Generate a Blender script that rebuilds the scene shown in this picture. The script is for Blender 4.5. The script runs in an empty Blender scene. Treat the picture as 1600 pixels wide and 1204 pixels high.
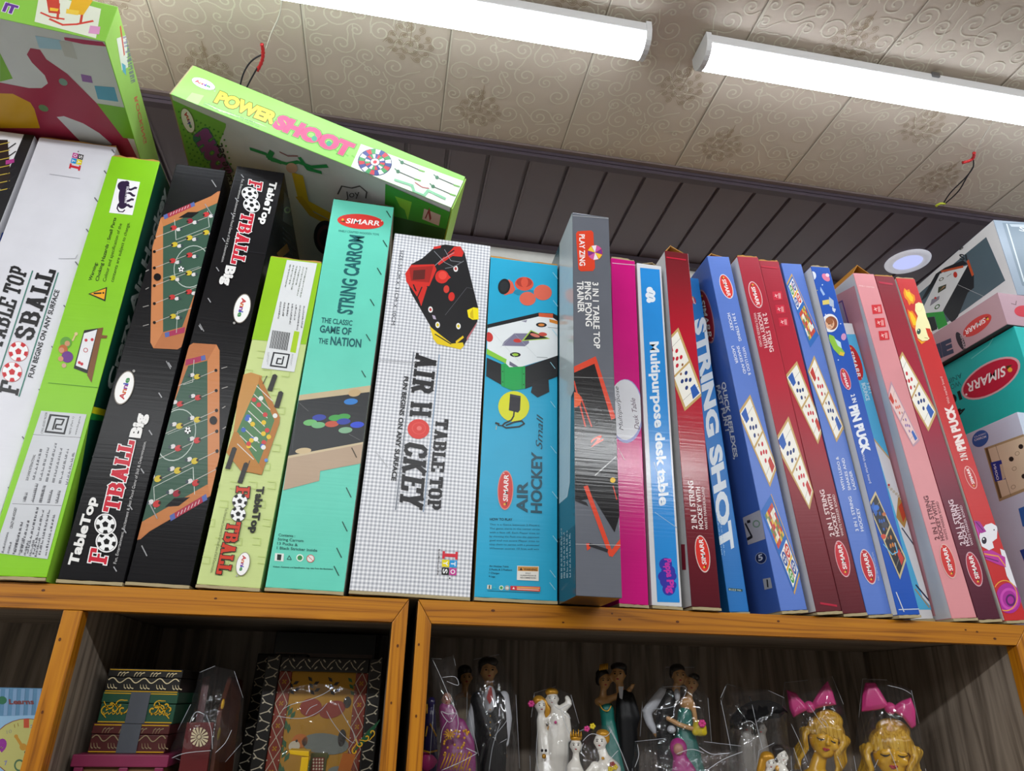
import bpy, bmesh, math, random
from mathutils import Vector, Matrix
random.seed(7)
PI = math.pi
SC = bpy.context.scene
COL = SC.collection

# ------------------------------------------------------------------ camera
# world: X along the shelf, Y into the wall, Z up, z = 0 on top of the cabinets
FPX = 1084.07
CAM = Vector((0.0, -0.8591, -0.1038))
RIGHT = Vector((0.984112, -0.176446, 0.019760))
FWD = Vector((0.152991, 0.899202, 0.409914))
UP = Vector((-0.090096, -0.400378, 0.911910))
cd = bpy.data.cameras.new('camera')
cam = bpy.data.objects.new('camera', cd)
COL.objects.link(cam)
cd.sensor_fit = 'HORIZONTAL'
cd.sensor_width = 36.0
cd.lens = FPX * 36.0 / 1600.0
cd.clip_start = 0.01
M3 = Matrix((RIGHT, UP, -FWD)).transposed()
cam.matrix_world = Matrix.Translation(CAM) @ M3.to_4x4()
SC.camera = cam

# ------------------------------------------------------------------ world, exposure, lamps out of frame
SC.view_settings.view_transform = 'Standard'
SC.view_settings.look = 'None'
SC.view_settings.gamma = 1.0
SC.view_settings.exposure = 0.0
W = bpy.data.worlds.new('world'); SC.world = W
W.use_nodes = True
W.node_tree.nodes['Background'].inputs[0].default_value = (0.8, 0.86, 1.0, 1)
W.node_tree.nodes['Background'].inputs[1].default_value = 0.3
CEIL = 0.80
SOFFIT = 0.785
WALLY = 0.36
TRIMY = 0.099
TUBE_GLOW = 15.0
ROW_WATTS = 12.8
for x, y, turn in [(x, -1.66, 0.0) for x in (-4.46, -3.18, -1.9, -0.62, 0.66, 1.94)] + [(-2.25, -0.55, -90.0), (-2.25, -2.6, -90.0)]:      # the shop's next row of ceiling tubes, plus two added to brighten left-facing sides
    ld = bpy.data.lights.new('row_and_fill_tube_light', 'AREA')
    ld.shape = 'RECTANGLE'; ld.size = 1.2; ld.size_y = 0.06
    ld.energy = ROW_WATTS; ld.color = (0.95, 0.98, 1.0)
    lo = bpy.data.objects.new('row_and_fill_tube_light', ld); COL.objects.link(lo)
    lo.location = (x, y, CEIL - 0.05)
    lo.rotation_euler = (math.radians(32), 0, math.radians(turn))


def ray(px, py):
    return FWD + RIGHT * ((px - 800.0) / FPX) - UP * ((py - 602.0) / FPX)


def on_y(px, py, y=0.0):
    r = ray(px, py)
    return CAM + r * ((y - CAM.y) / r.y)


def on_z(px, py, z):
    r = ray(px, py)
    return CAM + r * ((z - CAM.z) / r.z)


# ------------------------------------------------------------------ materials
def lin(c):
    return c / 12.92 if c <= 0.04045 else ((c + 0.055) / 1.055) ** 2.4


def rgb(h):
    if isinstance(h, str):
        h = h.lstrip('#')
        return tuple(lin(int(h[i:i + 2], 16) / 255.0) for i in (0, 2, 4)) + (1.0,)
    return tuple(h) + (1.0,) if len(h) == 3 else tuple(h)


MATS = {}


def base_mat(name, rough=0.5, spec=0.5, metal=0.0, coat=0.0):
    m = bpy.data.materials.new(name)
    m.use_nodes = True
    nt = m.node_tree
    b = nt.nodes['Principled BSDF']
    b.inputs['Roughness'].default_value = rough
    b.inputs['Specular IOR Level'].default_value = spec
    b.inputs['Metallic'].default_value = metal
    b.inputs['Coat Weight'].default_value = coat
    b.inputs['Coat Roughness'].default_value = 0.12
    return m, nt, b


def N(nt, typ, **kw):
    n = nt.nodes.new(typ)
    for k, v in kw.items():
        if k.startswith('i_'):
            n.inputs[int(k[2:]) if k[2:].isdigit() else k[2:]].default_value = v
        else:
            setattr(n, k, v)
    return n


def coords(nt, scale=(1, 1, 1)):
    tc = N(nt, 'ShaderNodeTexCoord')
    mp = N(nt, 'ShaderNodeMapping')
    mp.inputs['Scale'].default_value = scale
    nt.links.new(tc.outputs['Object'], mp.inputs['Vector'])
    return mp.outputs['Vector']


def streak_bump(nt, b, strength, dist=0.0004):
    """fine ripples of corrugated card showing through the print"""
    v = coords(nt, (6, 6, 260))
    n = N(nt, 'ShaderNodeTexNoise'); n.inputs['Scale'].default_value = 1.0; n.inputs['Detail'].default_value = 3
    nt.links.new(v, n.inputs['Vector'])
    v2 = coords(nt, (14, 14, 9))
    n2 = N(nt, 'ShaderNodeTexNoise'); n2.inputs['Scale'].default_value = 1.0; n2.inputs['Detail'].default_value = 4
    nt.links.new(v2, n2.inputs['Vector'])
    a = N(nt, 'ShaderNodeMath', operation='MULTIPLY_ADD'); a.inputs[1].default_value = 2.0
    nt.links.new(n2.outputs['Fac'], a.inputs[0]); nt.links.new(n.outputs['Fac'], a.inputs[2])
    bp = N(nt, 'ShaderNodeBump'); bp.inputs['Strength'].default_value = strength; bp.inputs['Distance'].default_value = dist
    nt.links.new(a.outputs[0], bp.inputs['Height'])
    nt.links.new(bp.outputs['Normal'], b.inputs['Normal'])


CLS = {'g': (0.15, 0.32, 0.36), 'm': (0.34, 0.28, 0.28), 'd': (0.5, 0.3, 0.3), 'b': (0.26, 0.3, 0.16)}


def ink(h, cls='m'):
    """printed card; h = sRGB hex"""
    k = ('ink', h, cls)
    if k in MATS:
        return MATS[k]
    r, bs, sp = CLS[cls]
    m, nt, b = base_mat('print_' + h.lstrip('#') + '_' + cls, r, sp)
    c = rgb(h)
    n = N(nt, 'ShaderNodeTexNoise'); n.inputs['Scale'].default_value = 22.0; n.inputs['Detail'].default_value = 5
    nt.links.new(coords(nt), n.inputs['Vector'])
    mx = N(nt, 'ShaderNodeMix', data_type='RGBA')
    mx.inputs[6].default_value = tuple(x * 0.9 for x in c[:3]) + (1,)
    mx.inputs[7].default_value = tuple(min(1, x * 1.08 + 0.004) for x in c[:3]) + (1,)
    nt.links.new(n.outputs['Fac'], mx.inputs[0])
    nt.links.new(mx.outputs[2], b.inputs['Base Color'])
    streak_bump(nt, b, bs)
    MATS[k] = m
    return m


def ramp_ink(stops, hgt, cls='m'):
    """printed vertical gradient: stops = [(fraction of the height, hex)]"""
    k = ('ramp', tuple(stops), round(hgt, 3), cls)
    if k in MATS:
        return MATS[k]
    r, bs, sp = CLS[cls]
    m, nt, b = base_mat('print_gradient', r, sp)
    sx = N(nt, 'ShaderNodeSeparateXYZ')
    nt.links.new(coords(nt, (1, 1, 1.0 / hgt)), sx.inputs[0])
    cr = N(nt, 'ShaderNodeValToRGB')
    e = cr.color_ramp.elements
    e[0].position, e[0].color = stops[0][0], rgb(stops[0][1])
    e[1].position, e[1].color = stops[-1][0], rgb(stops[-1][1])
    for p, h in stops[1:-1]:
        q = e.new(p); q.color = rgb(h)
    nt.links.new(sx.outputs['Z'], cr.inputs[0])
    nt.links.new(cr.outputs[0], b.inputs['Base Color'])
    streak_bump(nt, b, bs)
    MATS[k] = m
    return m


def gingham():
    """white card printed with a fine grey check"""
    m, nt, b = base_mat('print_gingham', 0.32, 0.35)
    s = N(nt, 'ShaderNodeSeparateXYZ')
    nt.links.new(coords(nt), s.inputs[0])
    outs = []
    for ax in ('X', 'Z'):
        a = N(nt, 'ShaderNodeMath', operation='MULTIPLY'); a.inputs[1].default_value = 1 / 0.0049
        f = N(nt, 'ShaderNodeMath', operation='FRACT')
        g = N(nt, 'ShaderNodeMath', operation='GREATER_THAN'); g.inputs[1].default_value = 0.5
        nt.links.new(s.outputs[ax], a.inputs[0]); nt.links.new(a.outputs[0], f.inputs[0]); nt.links.new(f.outputs[0], g.inputs[0])
        outs.append(g)
    ad = N(nt, 'ShaderNodeMath', operation='ADD')
    nt.links.new(outs[0].outputs[0], ad.inputs[0]); nt.links.new(outs[1].outputs[0], ad.inputs[1])
    hv = N(nt, 'ShaderNodeMath', operation='MULTIPLY'); hv.inputs[1].default_value = 0.5
    nt.links.new(ad.outputs[0], hv.inputs[0])
    cr = N(nt, 'ShaderNodeValToRGB')
    cr.color_ramp.elements[0].color = rgb('#eeeef2'); cr.color_ramp.elements[1].color = rgb('#a2a5ae')
    nt.links.new(hv.outputs[0], cr.inputs[0])
    nt.links.new(cr.outputs[0], b.inputs['Base Color'])
    streak_bump(nt, b, 0.5)
    return m


def simple(name, h, rough=0.5, spec=0.4, metal=0.0, bump=0.0, bscale=60, coat=0.0, var=0.12):
    k = (name, h, rough, metal, bump)
    if k in MATS:
        return MATS[k]
    m, nt, b = base_mat(name, rough, spec, metal, coat)
    c = rgb(h)
    n = N(nt, 'ShaderNodeTexNoise'); n.inputs['Scale'].default_value = bscale; n.inputs['Detail'].default_value = 5
    nt.links.new(coords(nt), n.inputs['Vector'])
    mx = N(nt, 'ShaderNodeMix', data_type='RGBA')
    mx.inputs[6].default_value = tuple(x * (1 - var) for x in c[:3]) + (1,)
    mx.inputs[7].default_value = tuple(min(1, x * (1 + var)) for x in c[:3]) + (1,)
    nt.links.new(n.outputs['Fac'], mx.inputs[0]); nt.links.new(mx.outputs[2], b.inputs['Base Color'])
    if bump:
        bp = N(nt, 'ShaderNodeBump'); bp.inputs['Strength'].default_value = bump; bp.inputs['Distance'].default_value = 0.002
        nt.links.new(n.outputs['Fac'], bp.inputs['Height']); nt.links.new(bp.outputs['Normal'], b.inputs['Normal'])
    MATS[k] = m
    return m


def wood(name, dark, light, axis, rough=0.35, scale=1.0, coat=0.3, bands=9.0, mid=None):
    """grained wood; axis = the direction the grain runs"""
    k = (name, dark, light, axis)
    if k in MATS:
        return MATS[k]
    m, nt, b = base_mat(name, rough, 0.4, 0, coat)
    sc = [bands * 6.0 * scale] * 3
    sc['XYZ'.index(axis)] = 1.6 * scale
    v = coords(nt, sc)
    n = N(nt, 'ShaderNodeTexNoise'); n.inputs['Scale'].default_value = 1.0; n.inputs['Detail'].default_value = 4; n.inputs['Distortion'].default_value = 0.7
    nt.links.new(v, n.inputs['Vector'])
    mu = N(nt, 'ShaderNodeMath', operation='MULTIPLY'); mu.inputs[1].default_value = 5.0
    fr = N(nt, 'ShaderNodeMath', operation='PINGPONG'); fr.inputs[1].default_value = 0.5
    nt.links.new(n.outputs['Fac'], mu.inputs[0]); nt.links.new(mu.outputs[0], fr.inputs[0])
    fine = N(nt, 'ShaderNodeTexNoise'); fine.inputs['Scale'].default_value = 6.0; fine.inputs['Detail'].default_value = 3
    nt.links.new(v, fine.inputs['Vector'])
    ad = N(nt, 'ShaderNodeMath', operation='MULTIPLY_ADD'); ad.inputs[1].default_value = 1.3
    nt.links.new(fr.outputs[0], ad.inputs[0])
    f2 = N(nt, 'ShaderNodeMath', operation='MULTIPLY'); f2.inputs[1].default_value = 0.5
    nt.links.new(fine.outputs['Fac'], f2.inputs[0]); nt.links.new(f2.outputs[0], ad.inputs[2])
    cr = N(nt, 'ShaderNodeValToRGB')
    cr.color_ramp.elements[0].position = 0.15; cr.color_ramp.elements[1].position = 0.95
    cr.color_ramp.elements[0].color = rgb(dark); cr.color_ramp.elements[1].color = rgb(light)
    if mid:
        e = cr.color_ramp.elements.new(0.45); e.color = rgb(mid)
    nt.links.new(ad.outputs[0], cr.inputs[0]); nt.links.new(cr.outputs[0], b.inputs['Base Color'])
    bp = N(nt, 'ShaderNodeBump'); bp.inputs['Strength'].default_value = 0.15; bp.inputs['Distance'].default_value = 0.0005
    nt.links.new(fine.outputs['Fac'], bp.inputs['Height']); nt.links.new(bp.outputs['Normal'], b.inputs['Normal'])
    MATS[k] = m
    return m


def glow(name, h, strength):
    m = bpy.data.materials.new(name); m.use_nodes = True
    nt = m.node_tree; nt.nodes.clear()
    e = N(nt, 'ShaderNodeEmission'); e.inputs[0].default_value = rgb(h); e.inputs[1].default_value = strength
    o = N(nt, 'ShaderNodeOutputMaterial'); nt.links.new(e.outputs[0], o.inputs[0])
    return m


def cellophane():
    if 'cello' in MATS:
        return MATS['cello']
    m = bpy.data.materials.new('clear_cellophane'); m.use_nodes = True
    nt = m.node_tree; nt.nodes.clear()
    t = N(nt, 'ShaderNodeBsdfTransparent'); t.inputs[0].default_value = (0.96, 0.96, 0.97, 1)
    g = N(nt, 'ShaderNodeBsdfGlossy'); g.inputs['Roughness'].default_value = 0.07; g.inputs['Color'].default_value = (0.9, 0.92, 0.95, 1)
    d = N(nt, 'ShaderNodeBsdfDiffuse'); d.inputs['Color'].default_value = (0.7, 0.7, 0.72, 1)
    n = N(nt, 'ShaderNodeTexNoise'); n.inputs['Scale'].default_value = 26.0; n.inputs['Detail'].default_value = 1.5; n.inputs['Distortion'].default_value = 1.6
    nt.links.new(coords(nt), n.inputs['Vector'])
    bp = N(nt, 'ShaderNodeBump'); bp.inputs['Strength'].default_value = 0.9; bp.inputs['Distance'].default_value = 0.006
    nt.links.new(n.outputs['Fac'], bp.inputs['Height'])
    nt.links.new(bp.outputs['Normal'], g.inputs['Normal'])
    mx0 = N(nt, 'ShaderNodeMixShader'); mx0.inputs[0].default_value = 0.2
    nt.links.new(g.outputs[0], mx0.inputs[1]); nt.links.new(d.outputs[0], mx0.inputs[2])
    mx = N(nt, 'ShaderNodeMixShader'); mx.inputs[0].default_value = 0.07
    nt.links.new(t.outputs[0], mx.inputs[1]); nt.links.new(mx0.outputs[0], mx.inputs[2])
    o = N(nt, 'ShaderNodeOutputMaterial'); nt.links.new(mx.outputs[0], o.inputs[0])
    MATS['cello'] = m
    return m


# ------------------------------------------------------------------ object helpers
def link(name, me, parent=None, smooth=False):
    o = bpy.data.objects.new(name, me)
    COL.objects.link(o)
    if parent is not None:
        o.parent = parent
    if smooth:
        for p in me.polygons:
            p.use_smooth = True
    return o


class MB:
    """collects polygons with materials, builds ONE mesh object"""

    def __init__(self):
        self.v, self.f, self.mi, self.mats, self.sm = [], [], [], [], []

    def m(self, mat):
        if mat not in self.mats:
            self.mats.append(mat)
        return self.mats.index(mat)

    def face(self, pts, mat, smooth=False):
        b = len(self.v)
        self.v += [tuple(p) for p in pts]
        self.f.append(tuple(range(b, b + len(pts)))); self.mi.append(self.m(mat)); self.sm.append(smooth)

    def add(self, verts, faces, mat, smooth=False):
        b = len(self.v)
        self.v += [tuple(p) for p in verts]
        k = self.m(mat)
        for f in faces:
            self.f.append(tuple(i + b for i in f)); self.mi.append(k); self.sm.append(smooth)

    def box(self, lo, hi, mat, mtx=None):
        x0, y0, z0 = lo; x1, y1, z1 = hi
        vs = [Vector(p) for p in ((x0, y0, z0), (x1, y0, z0), (x1, y1, z0), (x0, y1, z0), (x0, y0, z1), (x1, y0, z1), (x1, y1, z1), (x0, y1, z1))]
        if mtx is not None:
            vs = [mtx @ p for p in vs]
        self.add(vs, [(0, 3, 2, 1), (4, 5, 6, 7), (0, 1, 5, 4), (1, 2, 6, 5), (2, 3, 7, 6), (3, 0, 4, 7)], mat)

    def tube(self, pts, r, mat, seg=8, cap=True):
        pts = [Vector(p) for p in pts]
        rs = r if isinstance(r, (list, tuple)) else [r] * len(pts)
        rings, n = [], len(pts)
        ref = Vector((0.123, 0.456, 0.88)).normalized()
        for i, p in enumerate(pts):
            d = (pts[min(i + 1, n - 1)] - pts[max(i - 1, 0)]).normalized()
            a = d.cross(ref)
            if a.length < 1e-3:
                a = d.cross(Vector((1, 0, 0)))
            a.normalize(); b2 = d.cross(a)
            rings.append([p + (a * math.cos(t * 2 * PI / seg) + b2 * math.sin(t * 2 * PI / seg)) * rs[i] for t in range(seg)])
        vs = [q for rg in rings for q in rg]
        fs = []
        for i in range(n - 1):
            for t in range(seg):
                fs.append((i * seg + t, i * seg + (t + 1) % seg, (i + 1) * seg + (t + 1) % seg, (i + 1) * seg + t))
        if cap:
            fs.append(tuple(range(seg))[::-1]); fs.append(tuple((n - 1) * seg + t for t in range(seg)))
        self.add(vs, fs, mat, True)

    def ball(self, c, r, mat, seg=14, rings=9, mtx=None):
        c = Vector(c); rr = Vector(r) if hasattr(r, '__len__') else Vector((r, r, r))
        vs, fs = [], []
        for i in range(rings + 1):
            th = PI * i / rings
            for j in range(seg):
                ph = 2 * PI * j / seg
                p = Vector((math.sin(th) * math.cos(ph) * rr.x, math.sin(th) * math.sin(ph) * rr.y, math.cos(th) * rr.z))
                if mtx is not None:
                    p = mtx @ p
                vs.append(c + p)
        for i in range(rings):
            for j in range(seg):
                fs.append((i * seg + j, (i + 1) * seg + j, (i + 1) * seg + (j + 1) % seg, i * seg + (j + 1) % seg))
        self.add(vs, fs, mat, True)

    def prism(self, pts, d, mat):
        """pts: planar outline; d: extrusion vector"""
        pts = [Vector(p) for p in pts]; d = Vector(d); n = len(pts)
        self.add(pts + [p + d for p in pts], [tuple(range(n))[::-1], tuple(range(n, 2 * n))] + [(i, (i + 1) % n, n + (i + 1) % n, n + i) for i in range(n)], mat)

    def build(self, name, parent=None, bevel=0.0, weld=False):
        if not self.f:
            return None
        if parent is not None and 'cub' in parent.keys():        # nothing sinks into the shelf board
            self.v = [(p[0], p[1], max(p[2], .0008)) for p in self.v]
        me = bpy.data.meshes.new(name)
        me.from_pydata(self.v, [], self.f)
        for mt in self.mats:
            me.materials.append(mt)
        me.polygons.foreach_set('material_index', self.mi)
        me.polygons.foreach_set('use_smooth', self.sm)
        if weld or bevel:
            bm = bmesh.new(); bm.from_mesh(me)
            bmesh.ops.remove_doubles(bm, verts=bm.verts, dist=1e-6)
            bmesh.ops.recalc_face_normals(bm, faces=bm.faces)
            bm.to_mesh(me); bm.free()
        me.update()
        o = link(name, me, parent)
        if bevel:
            md = o.modifiers.new('bevel', 'BEVEL'); md.width = bevel; md.segments = 2; md.limit_method = 'ANGLE'
        return o


def tag(o, label, cat, group=None, kind=None):
    if label: o['label'] = label
    if cat: o['category'] = cat
    if group: o['group'] = group
    if kind: o['kind'] = kind
    return o


def thing(name, label, cat, loc=(0, 0, 0), rot=None, group=None):
    o = bpy.data.objects.new(name, None)
    COL.objects.link(o)
    o.empty_display_size = 0.02
    m = Matrix.Translation(Vector(loc))
    if rot is not None:
        m = m @ rot.to_4x4()
    o.matrix_world = m
    o['mw'] = [x for r in m for x in r]
    return tag(o, label, cat, group)


def mat_of(o):
    a = list(o['mw'])
    return Matrix([a[0:4], a[4:8], a[8:12], a[12:16]])


# ------------------------------------------------------------------ lettering
_TXT = {}


def text_geo(s, off, shear, space):
    k = (s, off, shear, space)
    if k not in _TXT:
        cu = bpy.data.curves.new('lettering', 'FONT')
        cu.body = s; cu.size = 1.0; cu.offset = off; cu.shear = shear; cu.space_character = space
        cu.resolution_u = 3; cu.dimensions = '2D'; cu.fill_mode = 'BOTH' if False else 'FRONT'
        ob = bpy.data.objects.new('lettering', cu)
        me = bpy.data.meshes.new_from_object(ob)
        _TXT[k] = ([(v.co.x, v.co.y) for v in me.vertices], [tuple(p.vertices) for p in me.polygons])
        bpy.data.objects.remove(ob); bpy.data.curves.remove(cu); bpy.data.meshes.remove(me)
    return _TXT[k]


CAPH = max(y for x, y in text_geo('H', 0, 0, 1.0)[0])

# block letters with slab serifs: strokes on a unit-high grid, (width, strokes, serif bars)
_SL = {
    'A': (.86, [[(.2, 0), (.43, 1)], [(.66, 0), (.43, 1)], [(.28, .3), (.58, .3)]], [(.0, .36, 0), (.5, .86, 0), (.26, .6, 1)]),
    'B': (.8, [[(.2, 0), (.2, 1)], [(.2, .93), (.5, .93), (.62, .8), (.62, .65), (.5, .53), (.2, .53)], [(.5, .53), (.66, .4), (.66, .2), (.52, .07), (.2, .07)]], [(.0, .35, 0), (.0, .35, 1)]),
    'C': (.76, [[(.64, .7), (.6, .86), (.46, .93), (.28, .93), (.14, .78), (.14, .22), (.28, .07), (.48, .07), (.62, .14), (.66, .3)]], []),
    'D': (.8, [[(.2, 0), (.2, 1)], [(.2, .93), (.46, .93), (.64, .76), (.64, .24), (.46, .07), (.2, .07)]], [(.0, .35, 0), (.0, .35, 1)]),
    'E': (.76, [[(.2, 0), (.2, 1)], [(.2, .93), (.7, .93), (.7, .72)], [(.2, .52), (.52, .52)], [(.2, .07), (.7, .07), (.7, .28)]], [(.0, .35, 0), (.0, .35, 1)]),
    'F': (.72, [[(.2, 0), (.2, 1)], [(.2, .93), (.66, .93), (.66, .7)], [(.2, .5), (.52, .5)]], [(.0, .42, 0), (.0, .35, 1)]),
    'H': (.9, [[(.2, 0), (.2, 1)], [(.7, 0), (.7, 1)], [(.2, .5), (.7, .5)]], [(.0, .38, 0), (.0, .38, 1), (.52, .9, 0), (.52, .9, 1)]),
    'I': (.44, [[(.22, 0), (.22, 1)]], [(.0, .44, 0), (.0, .44, 1)]),
    'K': (.88, [[(.2, 0), (.2, 1)], [(.24, .45), (.66, 1)], [(.36, .55), (.7, 0)]], [(.0, .38, 0), (.0, .38, 1), (.52, .88, 0), (.5, .84, 1)]),
    'L': (.7, [[(.2, 0), (.2, 1)], [(.2, .07), (.64, .07), (.64, .34)]], [(.0, .4, 0), (.0, .4, 1)]),
    'O': (.8, [[(.28, .93), (.52, .93), (.66, .78), (.66, .22), (.52, .07), (.28, .07), (.14, .22), (.14, .78), (.28, .93)]], []),
    'P': (.76, [[(.2, 0), (.2, 1)], [(.2, .93), (.5, .93), (.62, .8), (.62, .6), (.5, .46), (.2, .46)]], [(.0, .42, 0), (.0, .35, 1)]),
    'R': (.84, [[(.2, 0), (.2, 1)], [(.2, .93), (.5, .93), (.62, .8), (.62, .64), (.5, .5), (.2, .5)], [(.42, .5), (.66, 0)]], [(.0, .38, 0), (.0, .35, 1), (.52, .84, 0)]),
    'S': (.74, [[(.6, .74), (.56, .86), (.44, .93), (.26, .93), (.14, .82), (.14, .66), (.28, .56), (.48, .48), (.6, .36), (.6, .18), (.48, .07), (.28, .07), (.16, .14), (.12, .28)]], []),
    'T': (.78, [[(.39, 0), (.39, 1)], [(.08, .72), (.08, .93), (.7, .93), (.7, .72)]], [(.18, .6, 0)]),
    'Y': (.84, [[(.42, 0), (.42, .45)], [(.42, .42), (.18, 1)], [(.42, .42), (.66, 1)]], [(.2, .64, 0), (.0, .36, 1), (.5, .84, 1)]),
    ' ': (.34, [], []),
}


def clip_poly(pts, w, h):
    for ax, lim, sgn in ((0, 0.0, 1), (0, w, -1), (1, 0.0, 1), (1, h, -1)):
        out = []
        n = len(pts)
        for i in range(n):
            a, b = pts[i], pts[(i + 1) % n]
            ia, ib = (a[ax] - lim) * sgn >= 0, (b[ax] - lim) * sgn >= 0
            if ia:
                out.append(a)
            if ia != ib:
                t = (lim - a[ax]) / (b[ax] - a[ax])
                out.append((a[0] + (b[0] - a[0]) * t, a[1] + (b[1] - a[1]) * t))
        pts = out
        if len(pts) < 3:
            return []
    return pts


class Art:
    """print on one flat face of a thing: shapes given by where the photo shows them are cast onto that face and kept in its own coordinates"""

    def __init__(self, root, o, u, v, w, h, cls='m', flip=None, crop=None):
        self.root, self.o, self.u, self.v, self.w, self.h, self.cls = root, Vector(o), Vector(u), Vector(v), w, h, cls
        self.n = self.u.cross(self.v)
        self.inv = mat_of(root).inverted()
        self.layer = 0
        self.step = 0
        self.mb = None
        self.flip = flip
        self.src = self
        self.clip = True
        self.org = None
        self.crop_ = (0.0, 0.0, 1.0)

    def z(self, ox, oy, s):
        """use coordinates read off an enlargement: origin and magnification"""
        self.crop_ = (ox, oy, s)
        return self

    def P(self, p):
        s = self.src
        ox, oy, k = self.crop_
        r = s.inv.to_3x3() @ ray(ox + p[0] / k, oy + p[1] / k)
        c = s.inv @ CAM
        t = (s.o - c).dot(s.n) / r.dot(s.n)
        q = c + r * t - s.o
        a, b = q.dot(s.u), q.dot(s.v)
        if self.flip:
            a, b = s.w - a, s.h - b
        return (a, b)

    def part(self, name):
        self.end()
        self.mb = MB(); self.pname = name; self.par = self.root

    def sub(self, name):
        """a piece of the part just drawn"""
        self.end()
        self.mb = MB(); self.pname = name; self.par = self.last

    def end(self):
        if self.mb is not None and self.mb.f:
            o = self.mb.build(self.pname, self.par)
            if self.par is self.root:
                self.last = o
        self.mb = None

    def w3(self, q, dz=0.0):
        return self.o + self.u * q[0] + self.v * q[1] + self.n * (0.00015 + self.layer * 0.000006 + self.step * 0.0000006 + dz)

    def uv_poly(self, pts, col):
        if self.clip:
            pts = clip_poly(list(pts), self.w, self.h)
        if len(pts) < 3:
            return
        self.step += 1                     # every printed shape lies a hair above the last
        self.mb.face([self.w3(p) for p in pts], ink(col, self.cls) if isinstance(col, str) else col)

    def poly(self, pts, col):
        self.layer += 1
        self.uv_poly([self.P(p) for p in pts], col)

    def quad_map(self, q):
        a, b, c, d = [self.P(p) for p in q]
        def f(s, t):
            return tuple((a[i] * (1 - s) + b[i] * s) * (1 - t) + (d[i] * (1 - s) + c[i] * s) * t for i in (0, 1))
        return f

    def ell(self, c, a, b, col, n=28, ring=0.0, layer=True):
        """ellipse: centre, half axis vectors (in the picture)"""
        if layer:
            self.layer += 1
        cc = self.P(c)
        A = self.P((c[0] + a[0], c[1] + a[1])); B = self.P((c[0] + b[0], c[1] + b[1]))
        A = (A[0] - cc[0], A[1] - cc[1]); B = (B[0] - cc[0], B[1] - cc[1])
        pt = lambda t, k: (cc[0] + (A[0] * math.cos(t) + B[0] * math.sin(t)) * k, cc[1] + (A[1] * math.cos(t) + B[1] * math.sin(t)) * k)
        if ring:
            for i in range(n):
                t0, t1 = 2 * PI * i / n, 2 * PI * (i + 1) / n
                self.uv_poly([pt(t0, 1), pt(t1, 1), pt(t1, 1 - ring), pt(t0, 1 - ring)], col)
        else:
            self.uv_poly([pt(2 * PI * i / n, 1) for i in range(n)], col)

    def circ(self, c, r, col, **k):
        self.ell(c, (r, 0), (0, r), col, **k)

    def uv_line(self, pts, wd, col):
        for a, b in zip(pts[:-1], pts[1:]):
            dx, dy = b[0] - a[0], b[1] - a[1]
            L = math.hypot(dx, dy)
            if L < 1e-9:
                continue
            nx, ny = -dy / L * wd / 2, dx / L * wd / 2
            ex, ey = dx / L * wd * .25, dy / L * wd * .25
            self.uv_poly([(a[0] - ex + nx, a[1] - ey + ny), (b[0] + ex + nx, b[1] + ey + ny), (b[0] + ex - nx, b[1] + ey - ny), (a[0] - ex - nx, a[1] - ey - ny)], col)

    def line(self, pts, wpx, col):
        self.layer += 1
        p = [self.P(q) for q in pts]
        a, b = self.P(pts[0]), self.P((pts[0][0] + 3.0, pts[0][1]))
        c = self.P((pts[0][0], pts[0][1] + 3.0))
        k = 0.5 * (math.hypot(b[0] - a[0], b[1] - a[1]) + math.hypot(c[0] - a[0], c[1] - a[1])) / 3.0
        self.uv_line(p, wpx * k, col)

    def frame_of(self, p0, p1, pt):
        a, b, c = self.P(p0), self.P(p1), self.P(pt)
        return a, (b[0] - a[0], b[1] - a[1]), (c[0] - a[0], c[1] - a[1])

    def text(self, s, p0, p1, pt, col, bold=0.0, shear=0.0, space=1.0, outline=None, ow=0.05):
        """baseline start, baseline end, top of the capitals at the start"""
        a, U, V = self.frame_of(p0, p1, pt)
        vs, fs = text_geo(s, 0.0, shear, space)
        x0 = min(v[0] for v in vs); x1 = max(v[0] for v in vs)
        self.step += 2
        for off, cc in ([(bold + ow, outline)] if outline else []) + [(bold, col)]:
            self.layer += 1
            gv, gf = text_geo(s, off, shear, space)
            q = []
            for x, y in gv:
                t, k = (x - x0) / (x1 - x0), .9 * y / CAPH
                q.append(self.w3((a[0] + U[0] * t + V[0] * k, a[1] + U[1] * t + V[1] * k)))
            self.mb.add(q, gf, ink(cc, self.cls))

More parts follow.
